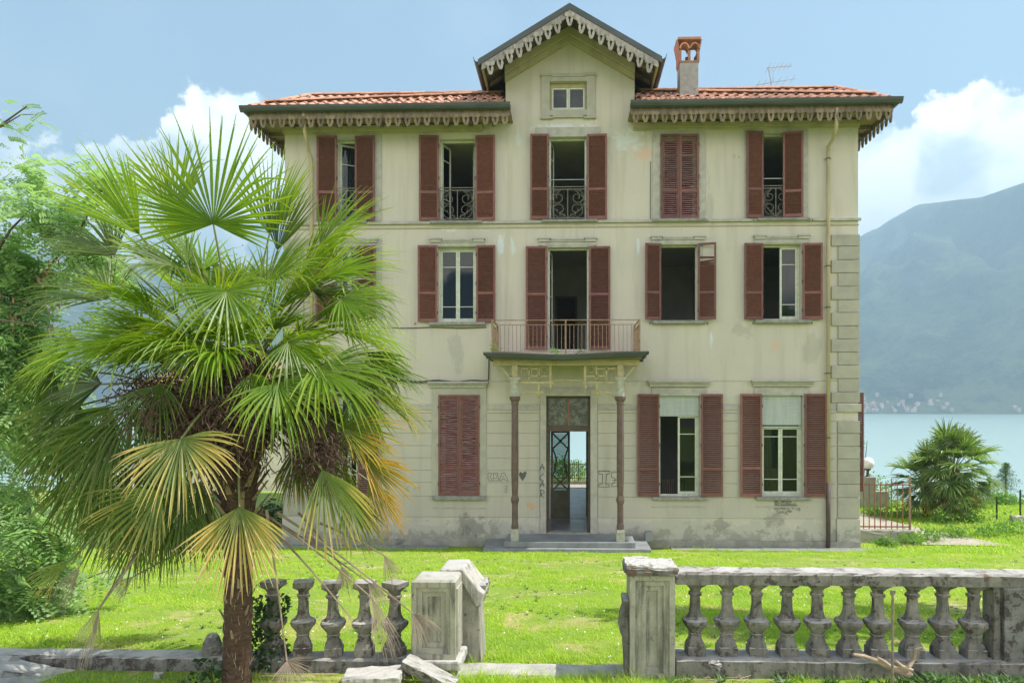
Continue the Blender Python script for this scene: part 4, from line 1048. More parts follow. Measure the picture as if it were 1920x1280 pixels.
# downpipes
q = MB(); pts = []
for px, py, y in ((1569, 203, -.75), (1568, 240, -.7), (1561, 262, -.35), (1553, 275, -.12), (1553, 300, -.11)): x, z = P(px, py, y); pts.append((x, y, z))
xdp = pts[-1][0]; pts.append((xdp, -.11, PZ(906, 1555, -.11))); q.tube(pts, .048, 10); dp = q.build('downpipe', 'pipe', villa, smooth=True)
MB().tube([(xdp, -.11, PZ(905, 1555, -.11)), (xdp, -.11, .02)], .058, 10).build('cast_iron_foot', 'pipedark', dp, smooth=True)
q = MB()
for py in (300, 500, 577, 700, 820): z = PZ(py, 1555); q.tube([(xdp, -.11, z - .015), (xdp, -.11, z + .015)], .058, 10); q.box(xdp - .1, xdp + .1, -.06, -.05, z - .008, z + .008)
q.build('pipe_bracket', 'pipedark', dp)
q = MB(); pts = []
for px, py, y in ((569, 210, -.75), (571, 245, -.65), (578, 280, -.25), (583, 296, -.11), (584, 310, -.11)): x, z = P(px, py, y); pts.append((x, y, z))
pts.append((pts[-1][0], -.11, .02)); q.tube(pts, .048, 10); q.build('downpipe', 'pipe', villa, smooth=True)
# cables
q = MB(); pts = [(PX(px), -.03, PZ(614.5 + .8 * math.sin(px * .06), px)) for px in range(716, 926, 14)]; q.tube(pts, .011, 5)
q.build('cable', 'black', villa)
q = MB(); pts = [(PX(px), -.04, PZ(714 + 1.3 * math.sin(px * .09), px)) for px in range(716, 918, 12)]; pts += [(PX(916.5), -.04, PZ(712, 916)), (PX(917), -.04, PZ(672, 916))]; q.tube(pts, .016, 5)
q.tube([(p[0], -.05, p[2] - .03 + .012 * math.sin(p[0] * 5)) for p in pts[:-3]], .011, 5); q.build('cable', 'black', villa)
q = MB(); x = PX(1219.5); q.tube([(x, -.015, PZ(303, 1219)), (x, -.015, PZ(412, 1219))], .007, 4); q.build('cable', 'black', villa)

# ------------------------------------------------------------------ porch and balcony
BY = -1.5
bz = PZ(668, 1068, BY); bx0, bx1 = PX(918, BY), PX(1204, BY)
balc = MB().box(bx0, bx1, BY + .03, -.003, bz - .02, bz + .07).build('balcony_slab', 'deck', villa)
# sagging metal edge
q = MB(); n = 24; ex0, ex1 = PX(906, BY - .08), PX(1217, BY - .08)
for k in range(n):
    for kk in (k, k + 1):
        f = kk / n; x = ex0 + (ex1 - ex0) * f; s_ = -.055 * math.exp(-((f - .46) / .22) ** 2) + .05 * max(0, f - .62) + .02 * max(0, .3 - f); zt = bz + .105 + s_; e_ = .07 * (1 - min(1, f / .05)) if f < .05 else (.07 * (1 - min(1, (1 - f) / .05)) if f > .95 else 0)
        q.v += [(x, BY - .10, zt), (x, BY - .10, zt - .035), (x, BY - .05, zt - .13 + e_), (x, BY + .02, zt - .15 + e_), (x, BY + .03, zt - .0)]
    o = k * 10
    for i in range(5): q.f.append((o + i, o + (i + 1) % 5, o + 5 + (i + 1) % 5, o + 5 + i))
q.build('drip_edge', 'gutter', balc)
q = MB(); q.box(ex0 + .05, ex0 + .12, BY + .04, -.01, bz - .03, bz + .1); q.box(ex1 - .12, ex1 - .05, BY + .04, -.01, bz - .03, bz + .1); q.build('drip_edge', 'gutter', balc)
MB().box(bx0 + .02, bx1 - .02, BY + .06, -.01, bz - .05, bz - .021).build('balcony_soffit', 'soffit', balc)
q = MB(); zq = bz - .051; cpy = -1.12
c1x, c2x = PX(965.5, cpy), PX(1163, cpy)
q.box(bx0 + .05, bx1 - .05, cpy - .08, cpy + .02, zq - .16, zq); q.build('balcony_beam', 'wood_cream', balc, bevel=.01)
for x in (c1x, c2x, PX(1040, -.6), PX(1092, -.6)):
    MB().box(x - .05, x + .05, cpy + .021, -.01, zq - .12, zq).build('balcony_joist', 'wood_cream', balc)
rl = MB(); RYF = BY + .14; zt_ = PZ(599, 1068, RYF); zb_ = bz + .11; rx0, rx1 = PX(923, RYF), PX(1199, RYF)
rail = MB()
for z, hh in ((zt_, .022), (PZ(608, 1068, RYF), .016), (zb_ + .03, .016)):
    rail.box(rx0, rx1, RYF - .015, RYF + .015, z - hh, z)
    for x in (rx0, rx1): rail.box(x - .015, x + .015, RYF + .016, -.01, z - hh, z)
rail = rail.build('balcony_railing', 'rust', balc)
bm_ = MB().box(-.0065, .0065, -.0065, .0065, 0, 1).mesh('railing_bar', 'rust')
z1b = PZ(608, 1068, RYF) - .017; nb = 36
for k in range(1, nb): link('bar', bm_, rail, loc=(rx0 + (rx1 - rx0) * k / nb, RYF, zb_ + .031), scale=(1, 1, z1b - zb_ - .031), rot=(0, random.uniform(-.008, .008), 0))
for x in (rx0, rx1):
    for k in range(1, 9): link('bar', bm_, rail, loc=(x, RYF + (-.1 - RYF) * k / 9, zb_ + .031), scale=(1, 1, z1b - zb_ - .031))
for x, y in ((rx0, RYF), (rx1, RYF), ((rx0 + rx1) / 2, RYF), (rx0, -.03), (rx1, -.03)):
    MB().box(x - .022, x + .022, y - .022, y + .022, bz + .071, zt_ + .004).build('post', 'rust', rail)
# columns
zpl = .375
def column(x):
    c = thing_part('porch_column', (x, cpy, 0))
    zz_ = lambda py: PZ(py, 1068, cpy)
    MB().lathe([(.15, zpl), (.15, zz_(996)), (.115, zz_(991))], n=4, sq=0).build('column_base', 'colstone', c, bevel=.01)
    MB().lathe([(.10, zz_(990.8)), (.10, zz_(985)), (.086, zz_(980)), (.082, zz_(945)), (.10, zz_(941)), (.115, zz_(937)), (.10, zz_(932)), (.082, zz_(928)), (.098, zz_(900)), (.10, zz_(880)), (.092, zz_(760)), (.105, zz_(757)), (.10, zz_(753)), (.145, zz_(748)), (.15, zz_(743))], n=8).build('column_shaft', 'column', c, smooth=False)
    MB().lathe([(.115, zz_(742.8)), (.115, zz_(732)), (.095, zz_(730)), (.10, zz_(722)), (.13, zz_(714)), (.155, zz_(711)), (.155, zz_(707))], n=8).build('capital', 'colstone', c)
    MB().box(-.08, .08, -.08, .08, zz_(706.8), zz_(684)).build('timber_post', 'wood_cream', c, bevel=.008)
    MB().box(-.115, .115, -.10, .10, zz_(683.8), zq - .161).build('post_head', 'wood_cream', c, bevel=.01)
    return c
def thing_part(name, loc):
    o = bpy.data.objects.new(name, None); COL.objects.link(o); o.parent = villa; o.location = loc; return o
column(c1x); column(c2x)
# timber fretwork between and beside the columns
def tb(pts, w=.05, Y=cpy, name='timber_bracket', h=None):
    m = MB()
    for (a_, b_, c_, d_) in pts:
        x0, z0 = P(a_, b_, Y); x1, z1 = P(c_, d_, Y); m.bar((x0, Y, z0), (x1, Y, z1), w, h or w, up=(0, 1, 0))
    return m
fw = MB(); 
def arc(cx, cy, r, a0, a1, Y=cpy, n=8, wd=.05):
    m = MB(); pts = []
    for k in range(n + 1):
        a = R(a0 + (a1 - a0) * k / n); x, z = P(cx + r * math.cos(a), cy - r * math.sin(a), Y); pts.append((x, Y, z))
    m.tube(pts, wd / 2, 6); return m
MID = 1064.5
for s in (-1, 1):
    fx = lambda q: MID + s * (MID - q)          # q given for the left half
    m = tb([(fx(974), 717, fx(1037), 717)], .07); m.build('timber_rail', 'wood_cream', balc, bevel=.008)
    m = tb([(fx(1032), 680, fx(1032), 722)], .065); m.build('timber_post', 'wood_cream', balc, bevel=.008)
    m = MB(); x, z = P(fx(1032), 722, cpy); m.lathe([(.035, z), (.05, z - .04), (.05, z - .07), (.025, z - .11), (.014, z - .13), (.01, z - .2)], (x, cpy, 0), n=8); m.build('pendant_finial', 'wood_cream', balc)
    m = tb([(fx(1010), 719, fx(1010), 734)], .05); m.build('timber_post', 'wood_cream', balc, bevel=.006)
    m = MB(); x, z = P(fx(1010), 734, cpy); m.lathe([(.035, z), (.055, z - .03), (.055, z - .07), (.03, z - .11), (.025, z - .16), (.0, z - .18)], (x, cpy, 0), n=8); m.build('pendant_finial', 'wood_cream', balc)
    m = tb([(fx(992), 735, fx(1019), 735)], .05)
    pts = []
    for k in range(9):
        a = math.pi / 2 * k / 8; x, z = P(fx(992 - 17 * math.sin(a)), 735 + 17 * (1 - math.cos(a)), cpy); pts.append((x, cpy, z))
    m.tube(pts, .03, 6); m.build('curved_brace', 'wood_cream', balc)
    m = tb([(fx(974), 691, fx(1010), 691), (fx(992), 688, fx(992), 716), (fx(1011), 681, fx(1011), 712), (fx(992), 705, fx(1031), 705)], .035); m.build('timber_lattice', 'wood_cream', balc)
    m = MB()
    for cxx, cyy in ((983, 698), (1002, 698), (1021, 693), (983, 684)):
        pts = []
        for k in range(9): a = 2 * math.pi * k / 8; x, z = P(fx(cxx) + 6.5 * math.cos(a), cyy + 6.5 * math.sin(a), cpy); pts.append((x, cpy + .01, z))
        m.tube(pts, .012, 5, False)
    m.build('timber_roundel', 'wood_cream', balc)
    # outer diagonal struts
    m = tb([(fx(926), 672, fx(960), 712)], .05); m.build('diagonal_strut', 'wood_cream', balc, bevel=.006)
    m = MB(); x0, z0 = P(fx(958), 705, cpy); m.bar((x0, cpy + .02, z0), (x0, -.02, z0 - .55), .05, .05); m.build('wall_strut', 'wood_cream', balc)
    m = MB(); x0, z0 = P(fx(926), 676, cpy); m.box(x0 - .04, x0 + .04, cpy - .04, cpy + .04, z0 - .03, zq); m.build('beam_end', 'darkwood', balc)
m = tb([(1037, 713, 1092, 713)], .025); m.build('timber_rail', 'wood_cream', balc)
m = MB(); x, z = P(1061, 682, -.7); m.lathe([(.09, z + .1), (.1, z + .04), (.06, z)], (x, -.7, 0), n=10); m.build('ceiling_lamp', 'pipedark', balc)
# platform and step
MB().box(PX(945, -1.3), PX(1192, -1.3), -1.30, -.065, .238, zpl).build('porch_platform', 'step', villa, bevel=.015)
MB().box(PX(905, -1.5), PX(1222, -1.5), -1.46, -.066, .02, .235).build('porch_step', 'step', villa, bevel=.015)
MB().box(PX(1208), PX(1222), -.3, -.07, .2, PZ(996, 1215, -.2)).build('marker_stone', 'step', villa, bevel=.02)
slab = MB().box(-.6, .6, -.23, .23, 0, .05).mesh('paving_slab', 'step')
x = XL + .4
while x < XR + .6:
    if not (-2.9 < x < 2.9): link('paving_slab', slab, villa, loc=(x, -.31, -.008 + random.uniform(0, .006)), bevel=.006)
    x += 1.21

# graffiti: flat sprayed strokes a few millimetres proud
def spray(name, strokes, w=.022, mat='graffiti', y=-.026):
    m = MB()
    for st in strokes:
        pts = [P(a_, b_, y) for a_, b_ in st]
        for (x0, z0), (x1, z1) in zip(pts[:-1], pts[1:]):
            d = Vector((x1 - x0, z1 - z0)); l = d.length or 1; nx_, nz_ = -d[1] / l * w / 2, d[0] / l * w / 2; ex_, ez_ = d[0] / l * w * .4, d[1] / l * w * .4
            m.add([(x0-nx_-ex_, y, z0-nz_-ez_), (x1-nx_+ex_, y, z1-nz_+ez_), (x1+nx_+ex_, y, z1+nz_+ez_), (x0+nx_-ex_, y, z0+nz_-ez_)], [(0, 1, 2, 3)]); y -= .00002
    return m.build(name, mat, villa)
def ol(pts): return pts + [pts[0]]
spray('graffiti', [ol([(915,886),(921,886),(922,889),(919,891),(919,895),(922,898),(923,901),(917,901),(915,897)]), ol([(925,886),(933,886),(934,889),(931,892),(935,896),(933,901),(925,901)]), [(927,889),(930,889)], [(927,896),(931,896)],
   ol([(941,886),(946,886),(953,901),(948,901),(946,897),(942,897),(941,901),(936,901)]), [(942,893),(945,893)]], .013)
spray('graffiti', [[(945,911),(953,911),(945,917),(953,917),(945,922),(953,922)], [(949,907),(949,926)]], .011, 'graffitifaint')
hp = [(980,902),(974,893),(973,888),(976,884),(980,887),(983,883),(987,884),(987,889)]
m = MB(); m.add([(P(a_, b_, -.026)[0], -.026, P(a_, b_, -.026)[1]) for a_, b_ in hp], [tuple(range(len(hp)))]); m.build('graffiti_heart', 'graffiti', villa)
y_ = -.054
spray('graffiti', [[(1012.5,880),(1017,869),(1020,880)], [(1013,876),(1021,876)], [(1019,888),(1013,892),(1013,898),(1019,901)], [(1012.5,912),(1017,902),(1020,912)], [(1013,908),(1021,908)],
   [(1014,931),(1014,918),(1020,920),(1020,924),(1014,926),(1020,933)]], .022, 'graffiti', y_)
spray('graffiti', [ol([(1122,883),(1143,883),(1142,888),(1137,888),(1136,908),(1142,908),(1142,913),(1122,912),(1122,908),(1129,907),(1130,888),(1123,888)]),
   [(1156,885),(1147,885),(1146,894),(1153,896),(1153,903),(1147,907),(1147,912),(1157,911)], [(1156,899),(1149,900)]], .016)
spray('graffiti', [[(762,911),(762,920)], [(767,911),(762,916),(768,920)], [(777,920),(778,911),(782,916),(786,911),(787,920)]], .012, 'graffitifaint')
spray('graffiti', [[(803,789),(808,789),(806,795)], [(805,797),(805,802)]], .010, 'rust')
spray('graffiti', [[(1374,290),(1378,290),(1375,296),(1380,294)], [(1384,296),(1384,292),(1387,296)]], .010, 'graffitifaint', -.006)
# ------------------------------------------------------------------ balustrades and gate piers
BYC = -13.3                                  # centre line of the balustrade
k_ = .00104
prof = [(77,0),(77,68),(70,72),(66,95),(58,122),(46,150),(46,156),(54,159),(54,174),(45,177),(58,200),(80,228),(97,252),(102,268),(99,284),(90,291),(76,294),(62,310),(50,335),(43,375),(40,420),(39,478),(51,484),(52,504),(39,509),(41,528),(54,548),(72,566),(84,576),(84,617)]
def balmesh(pr, n=20):
    m = MB()
    for r, z in pr:
        sq = 1.0 if (z <= 70 or z >= 574) else (.75 if (z <= 120 or z > 550) else .35); r_ = r * k_ * (1.0 if sq == 1 else 1.06)
        for k in range(n):
            t = 2 * math.pi * (k + .5) / n; x, y = math.cos(t), math.sin(t); e = max(abs(x), abs(y)); q = (1 - sq) + sq / e
            m.v.append((r_ * x * q, r_ * y * q, z * k_))
    for i in range(len(pr) - 1):
        for k in range(n): k2 = (k + 1) % n; m.f.append((i*n+k, i*n+k2, (i+1)*n+k2, (i+1)*n+k))
    m.f.append(tuple(range(n))[::-1]); m.f.append(tuple((len(pr) - 1) * n + k for k in range(n))); return m
balm = balmesh(prof)
def jitter_mesh(mb, amp, seed):
    rg = random.Random(seed)
    mb.v = [(x + rg.uniform(-amp, amp), y + rg.uniform(-amp, amp), z + rg.uniform(-amp, amp) * .5) for x, y, z in mb.v]; return mb
bmv = []
for s_ in range(4):
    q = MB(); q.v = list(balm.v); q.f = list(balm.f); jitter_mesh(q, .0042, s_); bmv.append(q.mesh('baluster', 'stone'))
rb = thing('stone_balustrade', 'weathered stone balustrade with ten balusters under its top rail, right of the gate gap', 'balustrade', (PX(1600, BYC), BYC, 1.3))
def inrb(mb, name, mat, par=rb, **k):
    l = par.location; mb.v = [(v[0] - l[0], v[1] - l[1], v[2] - l[2]) for v in mb.v]; return mb.build(name, mat, par, **k)
zp = PZ(1234, 1550, BYC - .10)              # top of the plinth
zr0, zr1 = zp + .617 * 1.04, PZ(1064, 1600, BYC + .1)
rx = PX(1268, BYC); rX = PX(1985, BYC)
def rough_box(x0, x1, y0, y1, z0, z1, nx=24, amp=.005, seed=1):
    """box cut along x with worn, slightly wavering edges"""
    rg = random.Random(seed); m = MB(); 
    for i in range(nx + 1):
        x = x0 + (x1 - x0) * i / nx
        for y, z in ((y0, z0), (y0, z1 - .02), (y0 + .02, z1), (y1 - .02, z1), (y1, z1 - .02), (y1, z0)):
            m.v.append((x, y + rg.uniform(-amp, amp), z + rg.uniform(-amp, amp)))
    for i in range(nx):
        for k in range(6): a = i * 6; m.f.append((a + k, a + 6 + k, a + 6 + (k + 1) % 6, a + (k + 1) % 6))
    m.f.append((0, 1, 2, 3, 4, 5)); a = nx * 6; m.f.append((a + 5, a + 4, a + 3, a + 2, a + 1, a))
    return m
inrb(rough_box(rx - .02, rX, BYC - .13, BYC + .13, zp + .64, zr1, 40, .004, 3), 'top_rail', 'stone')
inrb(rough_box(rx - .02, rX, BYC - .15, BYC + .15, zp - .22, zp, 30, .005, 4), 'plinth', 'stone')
for i, px in enumerate((1303, 1362, 1419, 1475.5, 1533, 1591, 1644.5, 1709, 1768, 1824)):
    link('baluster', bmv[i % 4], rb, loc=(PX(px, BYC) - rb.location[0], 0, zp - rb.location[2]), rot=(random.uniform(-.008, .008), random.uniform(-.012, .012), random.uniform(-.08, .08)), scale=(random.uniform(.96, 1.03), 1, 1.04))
m = rough_box(PX(1866, BYC), rX, BYC - .135, BYC + .135, zp + .001, zp + .639, 4, .004, 6); inrb(m, 'end_block', 'stonedark')
m = MB().box(PX(1852, BYC), PX(1866, BYC) - .001, BYC - .09, BYC + .09, zp + .001, zp + .639); inrb(m, 'half_pilaster', 'stone', bevel=.01)
# right gate pier
def panelled(m, x0, x1, y, z0, z1, n=2, step=.012, fr=.06):
    """recessed panel face: nested frames, front at y (towards the camera)"""
    for k in range(n):
        a, b, c, d = x0 + fr * k, x1 - fr * k, z0 + fr * k, z1 - fr * k; yy = y + step * k; f2 = fr
        m.add([(a,yy,c),(b,yy,c),(b-f2,yy,c+f2),(a+f2,yy,c+f2)], [(0,1,2,3)]); m.add([(a,yy,d),(b,yy,d),(b-f2,yy,d-f2),(a+f2,yy,d-f2)], [(3,2,1,0)])
        m.add([(a,yy,c),(a+f2,yy,c+f2),(a+f2,yy,d-f2),(a,yy,d)], [(0,1,2,3)]); m.add([(b,yy,c),(b,yy,d),(b-f2,yy,d-f2),(b-f2,yy,c+f2)], [(0,1,2,3)])
        a, b, c, d = a + fr, b - fr, c + fr, d - fr
        y2 = yy + step
        m.add([(a,yy,c),(b,yy,c),(b,y2,c),(a,y2,c)], [(0,1,2,3)]); m.add([(a,yy,d),(b,yy,d),(b,y2,d),(a,y2,d)], [(3,2,1,0)])
        m.add([(a,yy,c),(a,y2,c),(a,y2,d),(a,yy,d)], [(0,1,2,3)]); m.add([(b,yy,c),(b,y2,c),(b,y2,d),(b,yy,d)], [(3,2,1,0)])
    m.add([(a,y2,c),(b,y2,c),(b,y2,d),(a,y2,d)], [(0,1,2,3)])
gp = thing('gate_pier', 'square stone gate pier with moss-eaten cap and greenish recessed panel, right side of the gap', 'pier', (PX(1222, BYC), BYC, 1.35))
yf = BYC - .21
x0, x1 = PX(1181, yf), PX(1266, yf); zc_ = PZ(1078, 1222, yf); zb_ = 1.38
m = MB(); m.box(x0, x1, yf + .17, BYC + .15, zb_, zc_)
panelled(m, x0, x1, yf + .001, zb_ + .02, zc_, 3, .026, .048)
for xx in (x0, x1): m.add([(xx, yf + .001, zb_), (xx, yf + .17, zb_), (xx, yf + .17, zc_), (xx, yf + .001, zc_)], [(0, 1, 2, 3) if xx == x1 else (3, 2, 1, 0)])
inrb(m, 'pier_body', 'stonepale', gp)
rg = random.Random(5)
def slabby(x0, x1, y0, y1, z0, z1, amp, seed, n=6):
    bm = bmesh.new(); bmesh.ops.create_cube(bm, size=1); bmesh.ops.subdivide_edges(bm, edges=bm.edges[:], cuts=n, use_grid_fill=True)
    rg = random.Random(seed)
    mm = MB()
    for v in bm.verts:
        ed = sum(abs(abs(c) - .5) < .01 for c in v.co); s = 1 - (.03 if ed >= 2 else 0)
        mm.v.append((x0 + (x1-x0) * (v.co.x * s + .5) + rg.uniform(-amp, amp), y0 + (y1-y0) * (v.co.y * s + .5) + rg.uniform(-amp, amp), z0 + (z1-z0) * (v.co.z * s + .5) + rg.uniform(-amp, amp)))
    mm.f = [tuple(v.index for v in f.verts) for f in bm.faces]; bm.free(); return mm
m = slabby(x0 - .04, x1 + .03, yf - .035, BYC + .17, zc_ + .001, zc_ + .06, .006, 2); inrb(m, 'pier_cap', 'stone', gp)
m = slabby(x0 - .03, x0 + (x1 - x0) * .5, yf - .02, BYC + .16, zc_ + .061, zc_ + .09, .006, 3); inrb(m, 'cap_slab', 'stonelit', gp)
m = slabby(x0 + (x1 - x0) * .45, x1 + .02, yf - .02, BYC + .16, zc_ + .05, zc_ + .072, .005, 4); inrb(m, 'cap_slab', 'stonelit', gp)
m = MB(); pr = [(-.0, 0), (-.05, .02), (-.035, .12), (-.045, .30), (-.05, .42), (-.09, .50), (-.075, .62), (-.05, .70), (-.06, .80), (0, .80)]
m.prism([(x0 + a * .9, zb_ + b * .92) for a, b in pr][::-1], BYC - .15, BYC + .15); inrb(m, 'scroll_flank', 'stone', gp, bevel=.01)
m = MB().box(x0 - .03, x1 + .03, yf - .04, BYC + .24, 1.30, zb_ - .001); inrb(m, 'pier_base', 'stonedark', gp, bevel=.015)
# left balustrade: balusters without a rail
lb = thing('broken_balustrade', 'rail-less row of stone balusters on a long low plinth, left of the gate gap', 'balustrade', (PX(500, BYC), BYC, 1.3))
zpl2 = PZ(1233, 600, BYC - .10)
inrb(rough_box(PX(-60, BYC), PX(764, BYC), BYC - .12, BYC + .10, zpl2 - .24, zpl2, 50, .006, 8), 'plinth', 'stonedark', lb)  # shade on this plinth is put in by using the darker stone
for i, px in enumerate((512, 567.5, 626, 683, 738.5)):
    link('baluster', bmv[(i + 1) % 4], lb, loc=(PX(px, BYC) - lb.location[0], 0, zpl2 - lb.location[2]), rot=(random.uniform(-.015, .015), random.uniform(-.02, .02), random.uniform(-.5, .5)), scale=(.98, .98, 1.03))
m = balmesh(prof[:6] + [(26, 170), (3, 172)])
o = jitter_mesh(m, .006, 9).build('broken_baluster', 'stonedark', lb); o.location = (PX(398, BYC) - lb.location[0], 0, zpl2 - lb.location[2]); o.rotation_euler = (0, 0, .4)
# left pier (panelled block) and the scroll buttress behind it
yf = BYC - .20
lp = thing('broken_gate_pier', 'panelled stone gate pier sunlit on its right side, left of the gap', 'pier', (PX(815, BYC), BYC, 1.35))
x0, x1 = PX(771, yf), PX(854, yf); zt_ = PZ(1087, 812, yf); z0 = PZ(1236, 812, yf)
m = MB(); m.box(x0 + .001, x1 - .001, yf + .17, BYC + .16, z0, zt_ - .02)
panelled(m, x0, x1, yf, z0, zt_ - .02, 3, .026, .045)
m.add([(x0,yf,z0),(x0,yf+.17,z0),(x0,yf+.17,zt_-.02),(x0,yf,zt_-.02)], [(3,2,1,0)]); m.add([(x1,yf,z0),(x1,yf+.17,z0),(x1,yf+.17,zt_-.02),(x1,yf,zt_-.02)], [(0,1,2,3)])
m.add([(x0,yf,zt_-.02),(x1,yf,zt_-.02),(x1-.02,yf+.02,zt_),(x0+.03,yf+.02,zt_),(x0+.03,BYC+.14,zt_),(x1-.02,BYC+.14,zt_),(x0,BYC+.16,zt_-.02),(x1,BYC+.16,zt_-.02)], [(0,1,2,3),(3,2,5,4),(1,7,5,2),(0,3,4,6),(4,5,7,6)])
for k, (ff, hh) in enumerate(((.045, .0), (.075, .0))):
    m.box(x1 + .001, x1 + .012 - k * .004, yf + ff, BYC + .16 - ff, z0 + ff, zt_ - .04 - ff)
inrb(m, 'pier_body', 'stonepale', lp)
m = MB(); m.box(x0 - .01, x1 + .05, yf - .03, BYC + .2, z0 - .09, z0 - .001); inrb(m, 'pier_base', 'stonelit', lp, bevel=.02)
sb = thing('scroll_buttress', 'sloping stone scroll block with mossy corner standing behind the broken gate pier', 'buttress', (PX(860, BYC + .4), BYC + .4, 1.35))
yb0, yb1 = BYC + .17, BYC + .62
def Q(px, py, Y=None): return P(px, py, yb0 if Y is None else Y)
m = MB(); pol = [Q(822, 1252), Q(902, 1252), Q(899, 1200), Q(897, 1134), Q(872, 1078), Q(846, 1078), Q(824, 1080)]
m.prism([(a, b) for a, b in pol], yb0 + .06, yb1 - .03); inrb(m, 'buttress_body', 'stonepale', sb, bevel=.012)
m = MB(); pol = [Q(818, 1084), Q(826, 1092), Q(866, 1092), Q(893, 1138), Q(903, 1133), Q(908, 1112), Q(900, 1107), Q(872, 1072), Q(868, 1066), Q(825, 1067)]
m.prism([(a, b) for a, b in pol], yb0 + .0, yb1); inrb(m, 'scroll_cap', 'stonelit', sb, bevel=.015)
m = slabby(Q(886, 0)[0], Q(907, 0)[0], yb0 + .1, yb1 + .05, Q(0, 1122)[1], Q(0, 1096)[1], .012, 12, 3); inrb(m, 'mossy_corner', 'stone', sb)
# threshold, fallen fragments, rocks
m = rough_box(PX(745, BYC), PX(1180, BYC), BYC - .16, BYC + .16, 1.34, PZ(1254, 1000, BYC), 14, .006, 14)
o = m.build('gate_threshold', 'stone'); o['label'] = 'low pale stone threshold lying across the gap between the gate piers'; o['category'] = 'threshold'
m = slabby(-.25, .25, -.07, .07, -.04, .04, .006, 21, 6); o = m.build('fallen_rail_fragment', 'stone'); x, z = P(806, 1262, BYC - .36); o.location = (x, BYC - .36, z); o.rotation_euler = (.25, R(21), R(-12)); o['label'] = 'broken piece of stone rail tipped over at the foot of the left gate pier'; o['category'] = 'stone fragment'
m = slabby(-.24, .24, -.13, .13, -.04, .04, .006, 22, 6); o = m.build('fallen_slab', 'stonelit'); x, z = P(700, 1268, BYC - .42); o.location = (x, BYC - .42, z); o.rotation_euler = (.05, R(-2), R(5)); o['label'] = 'flat pale stone slab lying in the sun below the railless balusters'; o['category'] = 'stone slab'
m = slabby(-.35, .35, -.25, .25, -.12, .12, .02, 23, 6); o = m.build('grey_rock', 'stonedark'); x, z = P(40, 1290, BYC - .40); o.location = (x, BYC - .40, z); o.rotation_euler = (.1, R(16), R(10)); o['label'] = 'dark grey cracked rock slab in the lower left corner'; o['category'] = 'rock'
m = slabby(-.035, .035, -.03, .03, -.03, .03, .008, 24, 3); o = m.build('pale_stone', 'stonelit'); x, z = P(296, 1268, BYC - .3); o.location = (x, BYC - .3, z); o['label'] = 'fist-sized pale stone in front of the low plinth left of the palm trunk'; o['category'] = 'stone'
m = slabby(-.06, .06, -.05, .05, -.05, .05, .012, 25, 3); o = m.build('broken_stone', 'stonedark'); x, z = P(745, 1262, BYC - .25); o.location = (x, BYC - .25, z); o['label'] = 'small angular grey stone leaning on the left end of the fallen rail piece'; o['category'] = 'stone'
m = slabby(-.05, .05, -.04, .04, -.03, .03, .012, 26, 3); o = m.build('buried_stone', 'stone'); x, z = P(1340, 1248, BYC - .3); o.location = (x, BYC - .3, z); o['label'] = 'small brown stone half hidden in grass in front of the first right balusters'; o['category'] = 'stone'
# iron stake
x, z = P(1673, 1106, -13.72); zg = 1.3
st = thing('iron_stake', 'slim rusty iron stake with a ring top standing in front of the right balustrade', 'stake', (x, -13.72, zg))
MB().tube([(0, 0, 0), (.004, 0, z - zg - .03)], .011, 8).build('shaft', 'pole', st)
q = MB(); q.tube([(-.0, 0, z - zg - .035), (0, 0, z - zg + .0)], .018, 8); q.tube([(.004 + .016 * math.cos(a * .7), -.012, z - zg - .012 + .014 * math.sin(a * .7)) for a in range(10)], .005, 5, False); q.build('ring', 'pole', st)
# driftwood
dw = thing('dead_branch', 'pale twisted dead root lying in weeds beside the iron stake', 'branch', (*P(1665, 1250, -13.62)[:1], -13.62, P(1665, 1250, -13.62)[1]))
def dpt(px, py, dy=0): x, z = P(px, py, -13.62 + dy); return (x - dw.location[0], dy, z - dw.location[2])
MB().tube([dpt(1600, 1226, -.05), dpt(1620, 1229), dpt(1645, 1238), dpt(1668, 1250, .02), dpt(1700, 1262, .03), dpt(1712, 1264)], [.012, .016, .018, .028, .03, .01], 7).build('limb', 'driftwood', dw)
MB().tube([dpt(1728, 1213, -.03), dpt(1718, 1216), dpt(1714, 1235, .02), dpt(1704, 1248), dpt(1690, 1262, .02)], [.006, .012, .015, .022, .02], 7).build('limb', 'driftwood', dw)
MB().tube([dpt(1645, 1231, -.04), dpt(1658, 1240), dpt(1676, 1254, -.02)], [.008, .018, .02], 6).build('limb', 'driftwood', dw)
MB().tube([dpt(1679, 1238, -.04), dpt(1690, 1248), dpt(1712, 1256, -.02)], [.012, .02, .014], 6).build('limb', 'driftwood', dw)

